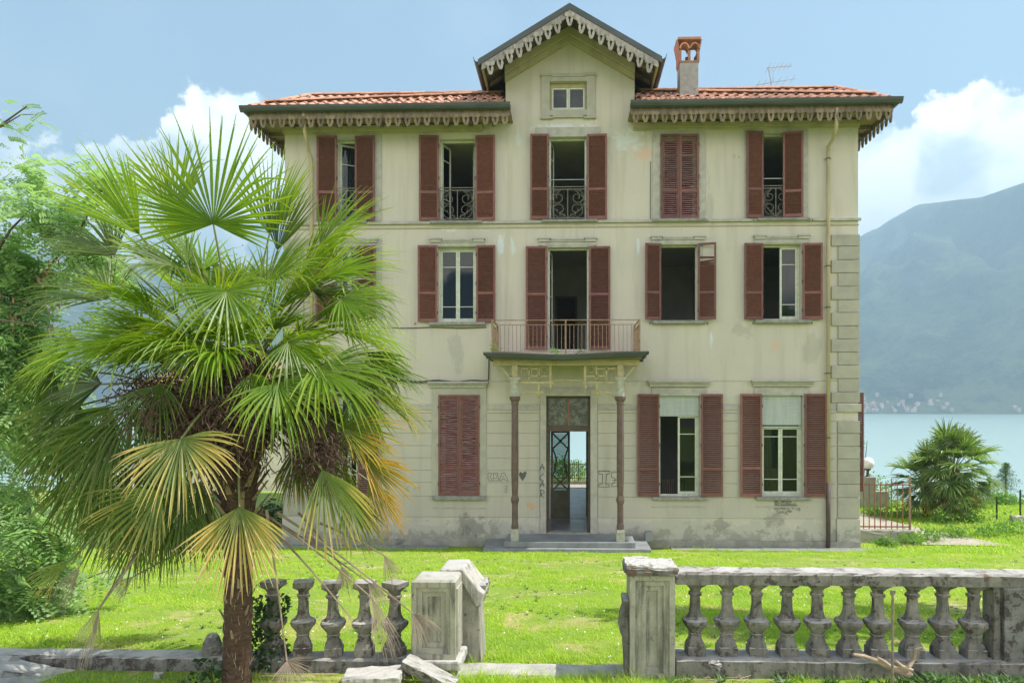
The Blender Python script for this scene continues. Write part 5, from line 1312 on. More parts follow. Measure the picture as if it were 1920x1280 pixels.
# ------------------------------------------------------------------ palm
def frond_mesh(fc, d, n, r, spread, nleaf, sag, base=None, seed=0, tipb=0., wmul=1., lvar=.12, prs=.018, split=.35, fold=.3):
    rg = random.Random(seed); d = Vector(d).normalized(); n = Vector(n); n = (n - d * n.dot(d)).normalized(); s = n.cross(d).normalized(); fc = Vector(fc)
    mb = MB(); down = Vector((0, 0, -1)); seg = 6
    for k in range(nleaf):
        f = k / (nleaf - 1) * 2 - 1; a = f * spread + rg.uniform(-.012, .012)
        L_ = r * (1 - .28 * abs(f) ** 2.2) * rg.uniform(1 - lvar, 1)
        dr = (d * math.cos(a) + s * math.sin(a)) + n * (.075 * (1 if k % 2 else -1) + rg.uniform(-.03, .03)) + n * (fold * abs(f))
        dr.normalize(); p = fc.copy(); w0 = 2 * spread / nleaf * r * .5 * .5
        step = L_ / seg; sg = sag * rg.uniform(.6, 1.5); cv = rg.uniform(-.05, .05)
        snap = rg.random() < .16 * min(1, sag * 2.5) ; snapk = rg.randint(2, 4)
        rows = []
        for j in range(seg + 1):
            t = j / seg; w = min(w0 * (.12 + 2.4 * t) * wmul, .0155 * wmul * (r / .85)) * (1 - max(0, t - .45) / .55 * .88)
            side = (n.cross(dr)).normalized(); nn = dr.cross(side).normalized()
            rows.append((p - side * w - nn * w * .0, p + nn * w * -.75, p + side * w, t))
            g = sg * (t ** 1.3) * 1.6
            if snap and j >= snapk: g += 1.1
            dr = (dr + down * g * (1.0 / seg) * 2.0 + side * cv / seg).normalized(); p = p + dr * step
        o = len(mb.v); tr_ = rg.uniform(-.22, .2)
        for a_, b_, c_, t in rows:
            mb.v += [tuple(a_), tuple(b_), tuple(c_)]; tv = tipb + t * .62 + tr_ * (.3 + t); mb.a += [tv] * 3
        for j in range(seg):
            q = o + j * 3; mb.f += [(q, q+1, q+4, q+3), (q+1, q+2, q+5, q+4)]
    return mb
def petiole(base, fc, rad, seed, sagz=.0, bend=None):
    b, f = Vector(base), Vector(fc); pts = []; l = (f - b).length
    for k in range(7):
        t = k / 6; p = b.lerp(f, t); p.z += math.sin(t * math.pi) * l * sagz; pts.append(p)
    return MB().tube(pts, [rad * 1.5, rad * 1.1, rad, rad * .9, rad * .85, rad * .8, rad * .7], 5)
PYc = -13.78
palm = thing('palm_tree', 'large fan palm with shaggy trunk and yellowing lower fronds in front of the villa', 'palm tree', (PX(443, PYc), PYc, 1.38))
PL = palm.location
def pw(px, py, dy=0):
    x, z = P(px, py, PYc + dy); return Vector((x - PL[0], dy, z - PL[2]))
crown = pw(440, 735)
# trunk
zt_ = crown.z + .25; m = MB(); rows = 70; nn = 22; rg = random.Random(3)
def trx(z): return .02 * math.sin(z * 1.3) - .01 * z * 0 + (.0)
for j in range(rows + 1):
    z = -.15 + (zt_ + .15) * j / rows; ring = (z * 14) % 1; bulge = 1 + .9 * max(0, min(1, (z - 1.35) / .9))
    for k in range(nn):
        a = 2 * math.pi * k / nn; r = (.105 + .010 * (ring) + rg.uniform(-.006, .008)) * bulge + (.02 * math.exp(-((z) / .15) ** 2))
        m.v.append((trx(z) + r * math.cos(a), r * math.sin(a), z))
for j in range(rows):
    for k in range(nn): m.f.append((j*nn+k, j*nn+(k+1)%nn, (j+1)*nn+(k+1)%nn, (j+1)*nn+k))
m.build('trunk', 'fibre', palm, smooth=False)
m = MB()
for i in range(420):      # loose fibres and dry leaf bases hugging the trunk
    z = rg.uniform(0, zt_ - .1); a = rg.uniform(0, 6.283); b = 1 + .9 * max(0, min(1, (z - 1.35) / .9)); r = .113 * b
    d = Vector((math.cos(a), math.sin(a), 0)); t = Vector((-d.y, d.x, 0)); p = Vector((trx(z), 0, z)) + d * r; up = Vector((0, 0, rg.uniform(.03, .09))); ww = rg.uniform(.001, .004)
    e = p + up + d * rg.uniform(0, .03) + t * rg.uniform(-.02, .02); m.add([p - t * ww, p + t * ww, e], [(0, 1, 2)])
m.build('fibres', 'palmdead', palm, kind='stuff')
sm = MB()
for k, wd in ((0, .02), (1, .014)): pass
stubm = MB().add([(-.022,0,0),(.022,0,0),(.012,.03,.14),(-.012,.03,.14),(-.02,-.014,0),(.02,-.014,0),(.010,.02,.13),(-.010,.02,.13)], [(0,1,2,3),(5,4,7,6),(4,0,3,7),(1,5,6,2),(3,2,6,7)]).mesh('leaf_base_stub', 'petioledead')
for i in range(90):
    z = .25 + 2.5 * (i / 90) ** .6; a = i * 2.4; b = 1 + .9 * max(0, min(1, (z - 1.35) / .9)); lean = .15 if z < 1.3 else .5
    o = link('leaf_base_stub', stubm, palm, loc=(trx(z) + .108 * b * math.cos(a), .108 * b * math.sin(a), z), rot=Euler((-lean, 0, a - math.pi / 2)), scale=(.55 if z < 1.3 else 1.2, 1, .7 if z < 1.3 else 1.5))
# hero fronds: (fan centre px,py, depth), pointing px,py,depth, facing normal, radius, spread, leaves, sag, material, tip bias
HF = [
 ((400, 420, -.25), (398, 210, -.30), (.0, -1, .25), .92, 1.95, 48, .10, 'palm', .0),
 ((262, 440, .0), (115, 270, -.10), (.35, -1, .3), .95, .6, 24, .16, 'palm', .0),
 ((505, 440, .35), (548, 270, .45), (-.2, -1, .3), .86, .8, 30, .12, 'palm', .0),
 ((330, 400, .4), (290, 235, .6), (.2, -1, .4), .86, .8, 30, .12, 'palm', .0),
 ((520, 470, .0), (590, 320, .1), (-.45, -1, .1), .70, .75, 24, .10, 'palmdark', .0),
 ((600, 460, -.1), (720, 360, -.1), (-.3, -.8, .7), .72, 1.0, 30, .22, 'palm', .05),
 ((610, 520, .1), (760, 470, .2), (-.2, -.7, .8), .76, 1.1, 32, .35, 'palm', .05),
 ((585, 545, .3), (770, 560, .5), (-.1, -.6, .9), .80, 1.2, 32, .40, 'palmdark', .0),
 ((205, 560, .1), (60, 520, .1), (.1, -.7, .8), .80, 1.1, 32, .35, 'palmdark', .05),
 ((215, 480, .3), (90, 400, .4), (.3, -.8, .7), .75, 1.0, 28, .25, 'palmdark', .05),
 ((425, 545, -.75), (430, 690, -1.1), (.0, -.75, 1.0), .66, 1.9, 40, .40, 'palm', .10),
 ((330, 500, -.5), (200, 480, -.9), (.2, -.7, .9), .62, 1.1, 28, .50, 'palmdark', .05),
 ((520, 520, -.5), (640, 470, -.9), (-.2, -.8, .8), .60, 1.1, 28, .40, 'palm', .12),
 ((265, 640, -.35), (80, 650, -.6), (.15, -.5, 1.0), .92, 1.5, 38, .40, 'palm', .02),
 ((290, 600, -.6), (300, 540, -.7), (.0, -1, .1), .34, 1.0, 14, .05, 'palm', .12),
 ((600, 690, -.45), (760, 760, -.6), (-.1, -.5, 1.0), .88, 1.4, 38, .55, 'palm', .08),
 ((520, 720, -.65), (560, 830, -.9), (.0, -.7, .9), .68, 1.5, 34, .60, 'palm', .05),
 ((640, 620, .1), (790, 650, .2), (-.1, -.4, 1.0), .78, 1.2, 32, .50, 'palm', .10),
 ((190, 720, -.2), (30, 800, -.3), (.2, -.5, .9), .85, 1.3, 34, .45, 'palmdark', .05),
 ((215, 800, -.5), (80, 960, -.7), (.3, -.8, .5), .82, 1.0, 32, .35, 'palmdark', .10),
 ((180, 830, .2), (90, 1000, .2), (.3, -.8, .4), .86, 1.0, 30, .30, 'palmdark', .05),
 ((280, 840, -.1), (200, 1010, -.2), (.2, -.9, .3), .85, 1.1, 34, .25, 'palmdark', .10),
 ((300, 920, -.5), (170, 1050, -.7), (.3, -.9, .3), .66, 1.0, 30, .25, 'palmyellow', .12),
 ((120, 800, .2), (60, 960, .1), (.3, -1, .3), .70, .8, 32, .30, 'palmdark', .05),
 ((170, 880, -.1), (110, 1060, -.2), (.3, -1, .3), .74, .8, 34, .25, 'palmdark', .12),
 ((220, 940, .1), (190, 1110, .0), (.2, -1, .2), .68, .8, 34, .22, 'palmdark', .10),
 ((265, 985, -.2), (235, 1120, -.3), (.2, -1, .2), .58, .8, 32, .22, 'palmdark', .18),
 ((310, 960, .2), (290, 1120, .15), (.1, -1, .2), .66, .8, 34, .22, 'palmdark', .10),
 ((370, 900, -.1), (355, 1060, -.15), (.1, -1, .2), .66, .8, 34, .25, 'palmdark', .05),
 ((330, 860, .2), (260, 1020, .2), (.2, -1, .2), .72, 1.0, 34, .25, 'palmdark', .0),
 ((200, 760, .3), (140, 930, .3), (.3, -1, .2), .76, .9, 34, .28, 'palmdark', .0),
 ((560, 830, .2), (600, 990, .25), (-.1, -1, .2), .64, .8, 32, .25, 'palmdark', .08),
 ((660, 740, .1), (730, 880, .1), (-.2, -1, .3), .66, .8, 32, .30, 'palm', .08),
 ((690, 660, .3), (780, 780, .3), (-.2, -1, .4), .60, .9, 30, .35, 'palmdark', .05),
 ((100, 690, .1), (30, 830, .1), (.3, -1, .4), .66, .8, 30, .35, 'palmdark', .03),
 ((150, 640, .1), (40, 700, .0), (.2, -.5, .9), .72, 1.2, 32, .45, 'palm', .05),
 ((150, 760, -.3), (70, 900, -.4), (.3, -.9, .5), .72, 1.1, 32, .35, 'palmdark', .05),
 ((240, 890, -.3), (150, 1040, -.4), (.2, -1, .3), .74, .9, 32, .25, 'palmdark', .12),
 ((250, 760, -.5), (180, 900, -.7), (.2, -1, .4), .70, 1.1, 34, .30, 'palmdark', .05),
 ((400, 640, -.7), (330, 740, -1.0), (.2, -.8, .8), .60, 1.2, 30, .55, 'palm', .05),
 ((540, 640, -.5), (600, 740, -.7), (-.2, -.8, .7), .62, 1.2, 30, .50, 'palm', .05),
 ((470, 700, -.5), (500, 830, -.7), (-.1, -.9, .5), .50, .9, 26, .40, 'palm', .05),
 ((640, 560, -.2), (760, 620, -.3), (-.2, -.6, .9), .66, 1.2, 30, .50, 'palm', .05),
 ((300, 720, -.6), (260, 850, -.8), (.1, -.9, .5), .58, 1.0, 28, .40, 'palmdark', .05),
 ((390, 960, .2), (370, 1090, .2), (.0, -1, .2), .55, .9, 26, .22, 'palmdark', .12),
 ((345, 935, -.2), (300, 1090, -.3), (.1, -1, .2), .72, 1.1, 32, .22, 'palmdark', .12),
 ((340, 822, -1.1), (335, 960, -1.35), (.0, -1, .55), .66, 1.45, 44, .28, 'palmyellow', .32),
 ((449, 950, -.80), (452, 1105, -.95), (.05, -1, .45), .70, 1.05, 44, .14, 'palmyellow', .42),
 ((604, 880, -.55), (668, 1030, -.6), (-.1, -1, .3), .78, .72, 28, .20, 'palmyellow', .22),
 ((640, 800, -.1), (760, 850, -.1), (-.1, -.8, .6), .64, .75, 26, .25, 'palmorange', .30),
 ((680, 860, .1), (790, 940, .1), (-.2, -1, .3), .60, .6, 24, .18, 'palmorange', .38),
 ((690, 900, .25), (760, 1010, .3), (-.2, -1, .2), .62, .55, 24, .15, 'palmorange', .36),
 ((650, 930, .2), (720, 1050, .2), (-.2, -1, .2), .60, .7, 26, .18, 'palmdark', .30),
 ((550, 860, .4), (560, 1000, .45), (-.1, -1, .2), .50, .8, 24, .22, 'palmorange', .20),
 ((130, 1050, -.2), (30, 1130, -.25), (.3, -1, .4), .44, .42, 22, .20, 'palmyellow', .1),
]
for i, (fcp, tp_, n, r, sp, nl, sag, mt, tb_) in enumerate(HF):
    fc = pw(*fcp); d = pw(*tp_) - fc
    fr = bpy.data.objects.new('frond', None); COL.objects.link(fr); fr.parent = palm
    b0 = crown + Vector((random.uniform(-.06, .06), random.uniform(-.06, .06), random.uniform(-.25, .12)))
    if fcp == (130, 1050, -.2): b0 = crown + Vector((-.1, 0, -.5))
    o = frond_mesh(fc, d, n, r, sp, int(nl * 1.15), sag * 1.3, seed=100 + i, tipb=tb_, wmul=.82, lvar=.2).build('leaf_blade', mt, fr)
    if 'yellow' in mt or 'orange' in mt: o['label'] = 'yellowing fan leaf'
    petiole(b0, fc, .011, i, .06).build('petiole', 'petiole', fr)
# fill fronds all round the crown (the back and the sides seen from elsewhere)
rg = random.Random(11)
for i in range(94):
    az_ = rg.uniform(R(5), R(175)) if i < 38 else (rg.uniform(0, 2 * math.pi) if i < 72 else rg.uniform(R(180), R(360))); el = R(rg.uniform(-50, 70)) if i < 38 else R(rg.uniform(-40, 35) if i < 72 else rg.uniform(20, 60)); ln = rg.uniform(.85, 1.2) if i < 38 else rg.uniform(.45, .85)
    if math.sin(az_) < .1 and el < R(8): continue
    v = Vector((math.cos(az_) * math.cos(el), math.sin(az_) * math.cos(el), math.sin(el)))
    fc = crown + v * ln + Vector((0, 0, .1)); d = v + Vector((0, 0, -.35)); nrm = Vector((0, 0, 1)) - v * .2 if el < R(50) else Vector((-v.x, -v.y, .3))
    fr = bpy.data.objects.new('frond', None); COL.objects.link(fr); fr.parent = palm
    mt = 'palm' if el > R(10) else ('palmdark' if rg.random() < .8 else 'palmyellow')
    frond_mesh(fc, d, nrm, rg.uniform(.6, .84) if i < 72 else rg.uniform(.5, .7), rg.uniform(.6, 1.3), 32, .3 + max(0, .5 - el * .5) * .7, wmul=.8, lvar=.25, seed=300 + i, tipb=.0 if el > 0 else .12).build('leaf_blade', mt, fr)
    petiole(crown + Vector((rg.uniform(-.05, .05), rg.uniform(-.05, .05), rg.uniform(-.15, .1))), fc, .011, i, .05).build('petiole', 'petiole', fr)
# dead hanging leaves on long dry stalks
DF = [((500, 955, -.2), (538, 1238, -.35), (560, 1275, -.4), .30, 1.25, .25), ((500, 965, .1), (697, 1120, .0), (742, 1235, -.05), .62, .35, .25), ((520, 960, .0), (775, 1150, -.25), (818, 1205, -.3), .36, .75, .45),
      ((510, 990, .0), (652, 1150, -.1), (668, 1180, -.1), .10, .3, .1), ((470, 950, .2), (690, 1090, .2), (740, 1150, .2), .38, .5, .5), ((330, 950, -.2), (186, 1140, -.45), (140, 1275, -.5), .58, .34, .30),
      ((320, 950, -.1), (185, 1140, -.38), (186, 1230, -.4), .42, .20, .5), ((250, 900, .1), (150, 1060, .0), (90, 1180, 0), .5, .4, .5), ((420, 1000, .3), (250, 1080, .3), (200, 1130, .3), .35, .5, .7),
      ((560, 960, .3), (640, 1060, .4), (660, 1120, .4), .35, .6, .7), ((600, 980, .3), (720, 1040, .35), (745, 1090, .35), .35, .5, .6)]
for i, (b0, fcp, tp_, r, sp, sag) in enumerate(DF):
    fc = pw(*fcp); fr = bpy.data.objects.new('dead_frond', None); COL.objects.link(fr); fr.parent = palm
    frond_mesh(fc, pw(*tp_) - fc, (.1, -1, .4), r, sp, 40, sag, seed=500 + i, wmul=.55, lvar=.5).build('leaf_blade', 'palmdead', fr)
    petiole(pw(*b0), fc, .009, i, .02).build('petiole', 'petioledead', fr)
# fruit stalk clusters
rg = random.Random(21)
for (px, py, dy, sx, sz, n) in ((330, 770, -.55, .34, .2, 420), (430, 790, -.5, .22, .3, 380), (600, 830, -.45, .14, .2, 200), (350, 780, -.35, .32, .22, 420), (420, 850, -.32, .22, .25, 380), (285, 730, -.1, .25, .2, 240), (600, 850, -.25, .18, .24, 320), (560, 770, .0, .22, .2, 260), (480, 800, -.3, .2, .28, 340), (380, 690, -.2, .3, .16, 260), (470, 690, -.2, .2, .2, 220)):
    c = pw(px, py, dy); m = MB()
    for i in range(int(n * 1.5)):
        p = c + Vector((rg.gauss(0, sx * .5), rg.gauss(0, .12), rg.gauss(0, sz * .5))); q = [p]
        d = Vector((rg.uniform(-1, 1), rg.uniform(-1, 1), rg.uniform(-1.2, .3))).normalized()
        for k in range(3): d = (d + Vector((rg.uniform(-.6, .6), rg.uniform(-.6, .6), rg.uniform(-.7, .2)))).normalized(); q.append(q[-1] + d * rg.uniform(.02, .045))
        m.tube(q, [.005, .0045, .004, .003], 3, False)
        for k in range(2):
            e = q[rg.randint(1, 3)]; s = rg.uniform(.004, .008); m.add([e + Vector(v) * s for v in ((1,0,0),(-1,0,0),(0,1,0),(0,-1,0),(0,0,1),(0,0,-1))], [(0,2,4),(2,1,4),(1,3,4),(3,0,4),(2,0,5),(1,2,5),(3,1,5),(0,3,5)])
    m.tube([crown + Vector((0, 0, -.1)), crown.lerp(c, .5) + Vector((0, 0, .06)), c], [.014, .011, .008], 5)
    m.build('fruit_cluster', 'fruit', palm, kind='stuff')
# small green flower sprays under the top fronds
m = MB()
for i in range(260):
    p = pw(rg.gauss(455, 28), rg.gauss(600, 45), rg.gauss(-.25, .12)); s = rg.uniform(.004, .008)
    m.add([p + Vector(v) * s for v in ((1,0,0),(-1,0,0),(0,1,0),(0,-1,0),(0,0,1),(0,0,-1))], [(0,2,4),(2,1,4),(1,3,4),(3,0,4),(2,0,5),(1,2,5),(3,1,5),(0,3,5)])
m.build('flower_spray', 'bush', palm, kind='stuff')

# ------------------------------------------------------------------ leafy plants from many leaf-sized faces
def leafcloud(name, cent, nrm_dir, size, mat, parent=None, aspect=.55, kind='stuff', droop=.2, seed=0):
    """cent: (n,3) leaf centres; each leaf a folded two-quad blade with random heading"""
    rg = np.random.default_rng(seed); n = len(cent)
    d = rg.normal(size=(n, 3)); d[:, 2] = d[:, 2] * .6 - droop
    if nrm_dir is not None: d += nrm_dir
    d /= np.linalg.norm(d, axis=1)[:, None]
    u = rg.normal(size=(n, 3)); s = np.cross(d, u); s /= np.linalg.norm(s, axis=1)[:, None] + 1e-9
    nn = np.cross(s, d); L_ = size * rg.uniform(.6, 1.3, n)[:, None]; w = L_ * aspect * .5
    base = cent; tip = cent + d * L_; ml = cent + d * L_ * .45 - s * w + nn * w * .25; mr = cent + d * L_ * .45 + s * w + nn * w * .25
    V = np.stack([base, ml, tip, mr], 1).reshape(-1, 3); i = np.arange(n) * 4
    return bigmesh(name, V, np.stack([i, i + 1, i + 2, i + 3], 1), mat, parent=parent, kind=kind)
def pinnate(name, base, dirs, length, mat, parent=None, pairs=8, lw=.0145, ll=.056, seed=0):
    """compound leaves: n rachises each with pairs of oval leaflets"""
    rg = np.random.default_rng(seed); n = len(base)
    d = dirs / np.linalg.norm(dirs, axis=1)[:, None]
    u = rg.normal(size=(n, 3)) * .5 + np.array([0, 0, 1.0]); s = np.cross(d, u); s /= np.linalg.norm(s, axis=1)[:, None] + 1e-9; nn = np.cross(s, d)
    Vs = []; ln = length * rg.uniform(.6, 1.25, n)
    for k in range(pairs):
        t = (k + 1.2) / (pairs + .5); p = base + d * (ln * t)[:, None] + np.array([0, 0, -1.0]) * (ln * .35 * t * t)[:, None]
        for sg in (-1, 1):
            a = s * sg * .95 + d * .35 + nn * rg.uniform(-.35, .15, n)[:, None]; a /= np.linalg.norm(a, axis=1)[:, None]
            b = np.cross(nn, a); l = (ll * rg.uniform(.8, 1.15, n))[:, None]; w = lw
            Vs.append(np.stack([p, p + a * l * .5 - b * w, p + a * l, p + a * l * .5 + b * w], 1))
    V = np.concatenate(Vs).reshape(-1, 3); i = np.arange(len(V) // 4) * 4
    return bigmesh(name, V, np.stack([i, i + 1, i + 2, i + 3], 1), mat, parent=parent)

# locust tree on the left
LY = -11.2
loc = thing('locust_tree', 'leafy locust tree with feathery green leaves and brown pods at the left edge', 'tree', (PX(-140, LY), LY, float(gh(PX(-140, LY), LY))))
LL = loc.location
def lw_(px, py, dy=0): x, z = P(px, py, LY + dy); return Vector((x - LL[0], dy, z - LL[2]))
q = MB(); q.tube([(0, 0, -.3), (.05, 0, 1.2), (.0, .1, 2.6), (-.1, .1, 4.2), (-.1, 0, 5.6)], [.2, .16, .13, .1, .05], 9); q.build('trunk', 'shrubwood', loc, smooth=True)
brs = [[(-150, 900, 0), (-40, 700, .1), (60, 540, .0), (150, 430, -.1), (205, 330, -.2)], [(-150, 800, 0), (-60, 560, -.3), (20, 430, -.3), (60, 390, -.3)], [(-150, 950, 0), (-20, 850, .3), (60, 760, .2), (110, 640, .1)],
       [(-150, 1000, 0), (-40, 980, -.3), (40, 960, -.4), (95, 1040, -.4)], [(-150, 700, 0), (-90, 420, -.8), (-20, 250, -1.2), (50, 200, -1.4)], [(-150, 900, .0), (-20, 640, .5), (100, 520, .6), (215, 470, .6)],
       [(-150, 1050, 0), (0, 1060, .2), (120, 1100, .3), (200, 1070, .3)], [(-150, 760, 0), (-60, 640, -.6), (0, 600, -.8), (70, 610, -.8)]]
bp = []
for b in brs:
    pts = [lw_(*q_) for q_ in b]; MB().tube(pts, [.05, .03, .018, .01, .006][:len(pts)] if len(pts) == 5 else [.05, .028, .014, .007], 6).build('branch', 'shrubwood', loc, smooth=True)
rg_ = np.random.default_rng(5)
blobs = [(20, 470, 0, 60, 70, .5, 420), (80, 400, 0, 50, 45, .4, 220), (60, 540, .1, 70, 70, .5, 460), (150, 450, -.1, 55, 60, .35, 260), (200, 340, -.2, 30, 45, .25, 90), (20, 640, -.1, 75, 80, .5, 800), (40, 740, -.1, 75, 80, .5, 850), (60, 850, -.1, 75, 80, .5, 850),
         (10, 950, -.2, 60, 60, .5, 650), (70, 990, -.2, 65, 55, .5, 600), (70, 1080, -.2, 55, 45, .4, 420), (40, 1150, -.1, 50, 45, .4, 420), (0, 1190, -.3, 50, 40, .4, 320), (-10, 1080, -.3, 50, 60, .4, 360), (40, 330, .3, 50, 40, .3, 140), (100, 700, .1, 35, 50, .3, 90), (210, 500, .5, 45, 50, .3, 120), (165, 540, .4, 50, 45, .3, 120), (190, 600, .4, 35, 35, .3, 45), (185, 1085, .3, 32, 16, .2, 34), (-60, 700, 0, 90, 300, .7, 1500), (-40, 360, -.2, 60, 60, .5, 200), (130, 960, .5, 45, 50, .4, 200), (140, 860, .8, 45, 60, .4, 260)]
B_ = []; 
for (px, py, dy, sx, sy, sd, n) in blobs:
    c = np.array(lw_(px, py, dy)); s = np.array([sx / F * 8.5, sd, sy / F * 8.5]); v = rg_.normal(size=(n, 3)); v /= np.linalg.norm(v, axis=1)[:, None]; v *= rg_.uniform(0, 1, n)[:, None] ** .4
    B_.append(c + v * s)
B_ = np.concatenate(B_); B_ = np.concatenate([B_, (B_ + rg_.normal(size=B_.shape) * .12)[:len(B_) // 4]])
gate = fbm(B_[:, 0] * 2.6 + 20, B_[:, 2] * 2.6 + 3, 3, 9) > .40
B_ = B_[gate]
dr = rg_.normal(size=B_.shape) * np.array([1, 1, .5]) + np.array([.5, -.2, -.15])
pinnate('foliage', B_[np.arange(len(B_)) % 9 < 4], dr[np.arange(len(B_)) % 9 < 4], .34, 'locust', loc, seed=3, ll=.082, lw=.019)
# separate sprig reaching in at the top left
Bs = np.array([np.array(lw_(px, py, -1.3)) for px, py in ((-10, 275), (5, 230), (15, 235), (25, 215), (40, 205), (50, 225), (30, 250), (60, 215), (70, 222), (45, 240), (10, 200), (20, 262), (-20, 220), (-30, 300))])
pinnate('foliage', np.repeat(Bs, 2, 0) + rg_.normal(size=(28, 3)) * .03, rg_.normal(size=(28, 3)) * .35 + np.array([.9, 0, .05]), .20, 'locust', loc, pairs=9, seed=4, ll=.028, lw=.009)
MB().tube([lw_(-60, 300, -1.3), lw_(-10, 245, -1.3), lw_(40, 215, -1.3), lw_(70, 215, -1.3)], [.012, .008, .005, .003], 5).build('branch', 'shrubwood', loc)
pod = MB().add([(0,0,0),(.008,.0,-.02),(.007,0,-.06),(0,0,-.08),(-.007,0,-.06),(-.008,0,-.02)], [(0,1,2,3,4,5)])
m = MB(); rg = random.Random(4)
for (px, py, n) in ((80, 520, 14), (90, 500, 10), (22, 590, 14), (10, 560, 10), (60, 880, 12), (95, 620, 8), (20, 690, 12), (75, 930, 8), (15, 740, 10), (100, 560, 8)):
    for k in range(n):
        c = lw_(px + rg.gauss(0, 10), py + rg.gauss(0, 10), rg.uniform(-.5, .1)); a = rg.uniform(0, 3.14)
        m.add([c + Vector((v[0] * math.cos(a) * 1.3, v[0] * math.sin(a) * 1.3, v[2])) for v in pod.v], [(0,1,2,3,4,5)])
m.build('seed_pods', 'locustpod', loc, kind='stuff')
# ------------------------------------------------------------------ ground details right of the house
def surf(name, pts, mat, lift=.012, kind='structure'):
    """strip of ground between two edge polylines"""
    m = MB()
    for (a, b) in pts:
        for t in range(5):
            x = a[0] + (b[0] - a[0]) * t / 4; y = a[1] + (b[1] - a[1]) * t / 4; m.v.append((x, y, float(gh(x, y)) + lift))
    for i in range(len(pts) - 1):
        for t in range(4): o = i * 5 + t; m.f.append((o, o + 1, o + 6, o + 5))
    return m.build(name, mat, kind=kind)
surf('gravel_path', [((9.2, -.6), (12.6, -.9)), ((8.9, .6), (12.4, .4)), ((8.7, 2), (11.8, 1.6)), ((8.3, 3.5), (11.0, 3.6)), ((8.1, 5), (10.8, 5.6)), ((8.0, 7), (10.6, 7.4)), ((8.0, 9.5), (10.4, 9.8))][1:], 'path', .03)
surf('terrace', [((-7, 12.2), (7.6, 12.2)), ((-7, 14), (7.6, 14)), ((-7, 16.2), (7.6, 16.2))], 'path', .06)
wl = MB(); Yw = 1.0; x0, x1 = XR + .02, PX(1712, Yw)
lwall = slabby(x0, x1, Yw - .12, Yw + .14, -.1, .36, .012, 31, 8).build('low_garden_wall', 'concrete'); lwall['label'] = 'low mossy concrete garden wall running right from the villa corner'; lwall['category'] = 'wall'
fz0 = .36; ftop = PZ(908, 1660, Yw)
fe = thing('rusty_fence', 'rust-red iron railing standing on the low garden wall beside the villa corner', 'fence', (x0, Yw, fz0))
fx1 = PX(1706, Yw) - x0; bar = MB().box(-.011, .011, -.011, .011, -.02, ftop - fz0 + .14).mesh('fence_bar', 'rustred')
for z in (.09, ftop - fz0): MB().box(.02, fx1, -.012, .012, z - .02, z + .015).build('rail', 'rustred', fe)
for k in range(11): link('bar', bar, fe, loc=(.06 + k * (fx1 - .1) / 11, 0, .04), scale=(1, 1, 1.0 if k in (1, 5, 8) else .92))
MB().box(fx1 - .025, fx1 + .025, -.025, .025, -.3, ftop - fz0 + .2).build('post', 'rust', fe)
# lamp on its pier
Yl = 8.2; xl, _ = P(1627, 900, Yl); zg = float(gh(xl, Yl)); zpt = PZ(893, 1627, Yl)
pr_ = MB().box(xl - .22, xl + .22, Yl - .22, Yl + .22, zg - .3, zpt).build('lamp_pier', 'concrete', bevel=.02); pr_['label'] = 'square grey concrete pier carrying the globe lamp behind the rusty railing'; pr_['category'] = 'pier'
m = MB().box(xl + .23, xl + .75, Yl - .15, Yl + .15, zg - .3, zpt - .55).build('lamp_pier_wall', 'concrete', pr_, bevel=.02)
lamp = thing('globe_lamp', 'white globe garden lamp on the concrete pier at the lake edge', 'lamp', (xl, Yl, zpt))
MB().lathe([(.09, .001), (.09, .03), (.05, .06), (.05, .22), (.11, .26), (.12, .30)], n=12).build('stem', 'pipedark', lamp)
MB().lathe([(.10, .30), (.19, .36), (.235, .46), (.235, .56), (.18, .68), (.08, .73), (.0, .74)], n=18).build('globe', 'white', lamp, smooth=True)
# terrace fence seen through the hall
Yt = 16.3; tf = thing('terrace_railing', 'dark iron terrace railing seen through the open front door', 'fence', (0, Yt, float(gh(0, Yt))))
MB().box(-6, 7, -.12, .12, -.1, .22).build('kerb', 'concrete', tf)
ztf = PZ(866, 1070, Yt) - tf.location[2]
for z in (.34, ztf - .12): MB().box(-6, 7, -.015, .015, z, z + .03).build('rail', 'pipedark', tf)
bb = MB().tube([(0, 0, .22), (0, 0, ztf)], .011, 5).mesh('bar', 'pipedark')
for k in range(60): link('bar', bb, tf, loc=(-3 + k * .105, 0, 0))
sp_ = MB().tube([(0, 0, .22), (0, 0, ztf + .06)], .03, 6).mesh('post', 'pipedark')
for k in range(7): link('post', sp_, tf, loc=(-6 + k * 2.15, 0, 0))
def blobpts(c, s, n, seed, shell=.45):
    r = np.random.default_rng(seed); v = r.normal(size=(n, 3)); v /= np.linalg.norm(v, axis=1)[:, None]; v *= r.uniform(shell, 1, n)[:, None]
    p = np.array(c) + v * np.array(s); g = fbm(p[:, 0] * 3 / max(s) + 11, p[:, 2] * 3 / max(s) + p[:, 1] + 5, 3, seed) > .42
    return p[g]
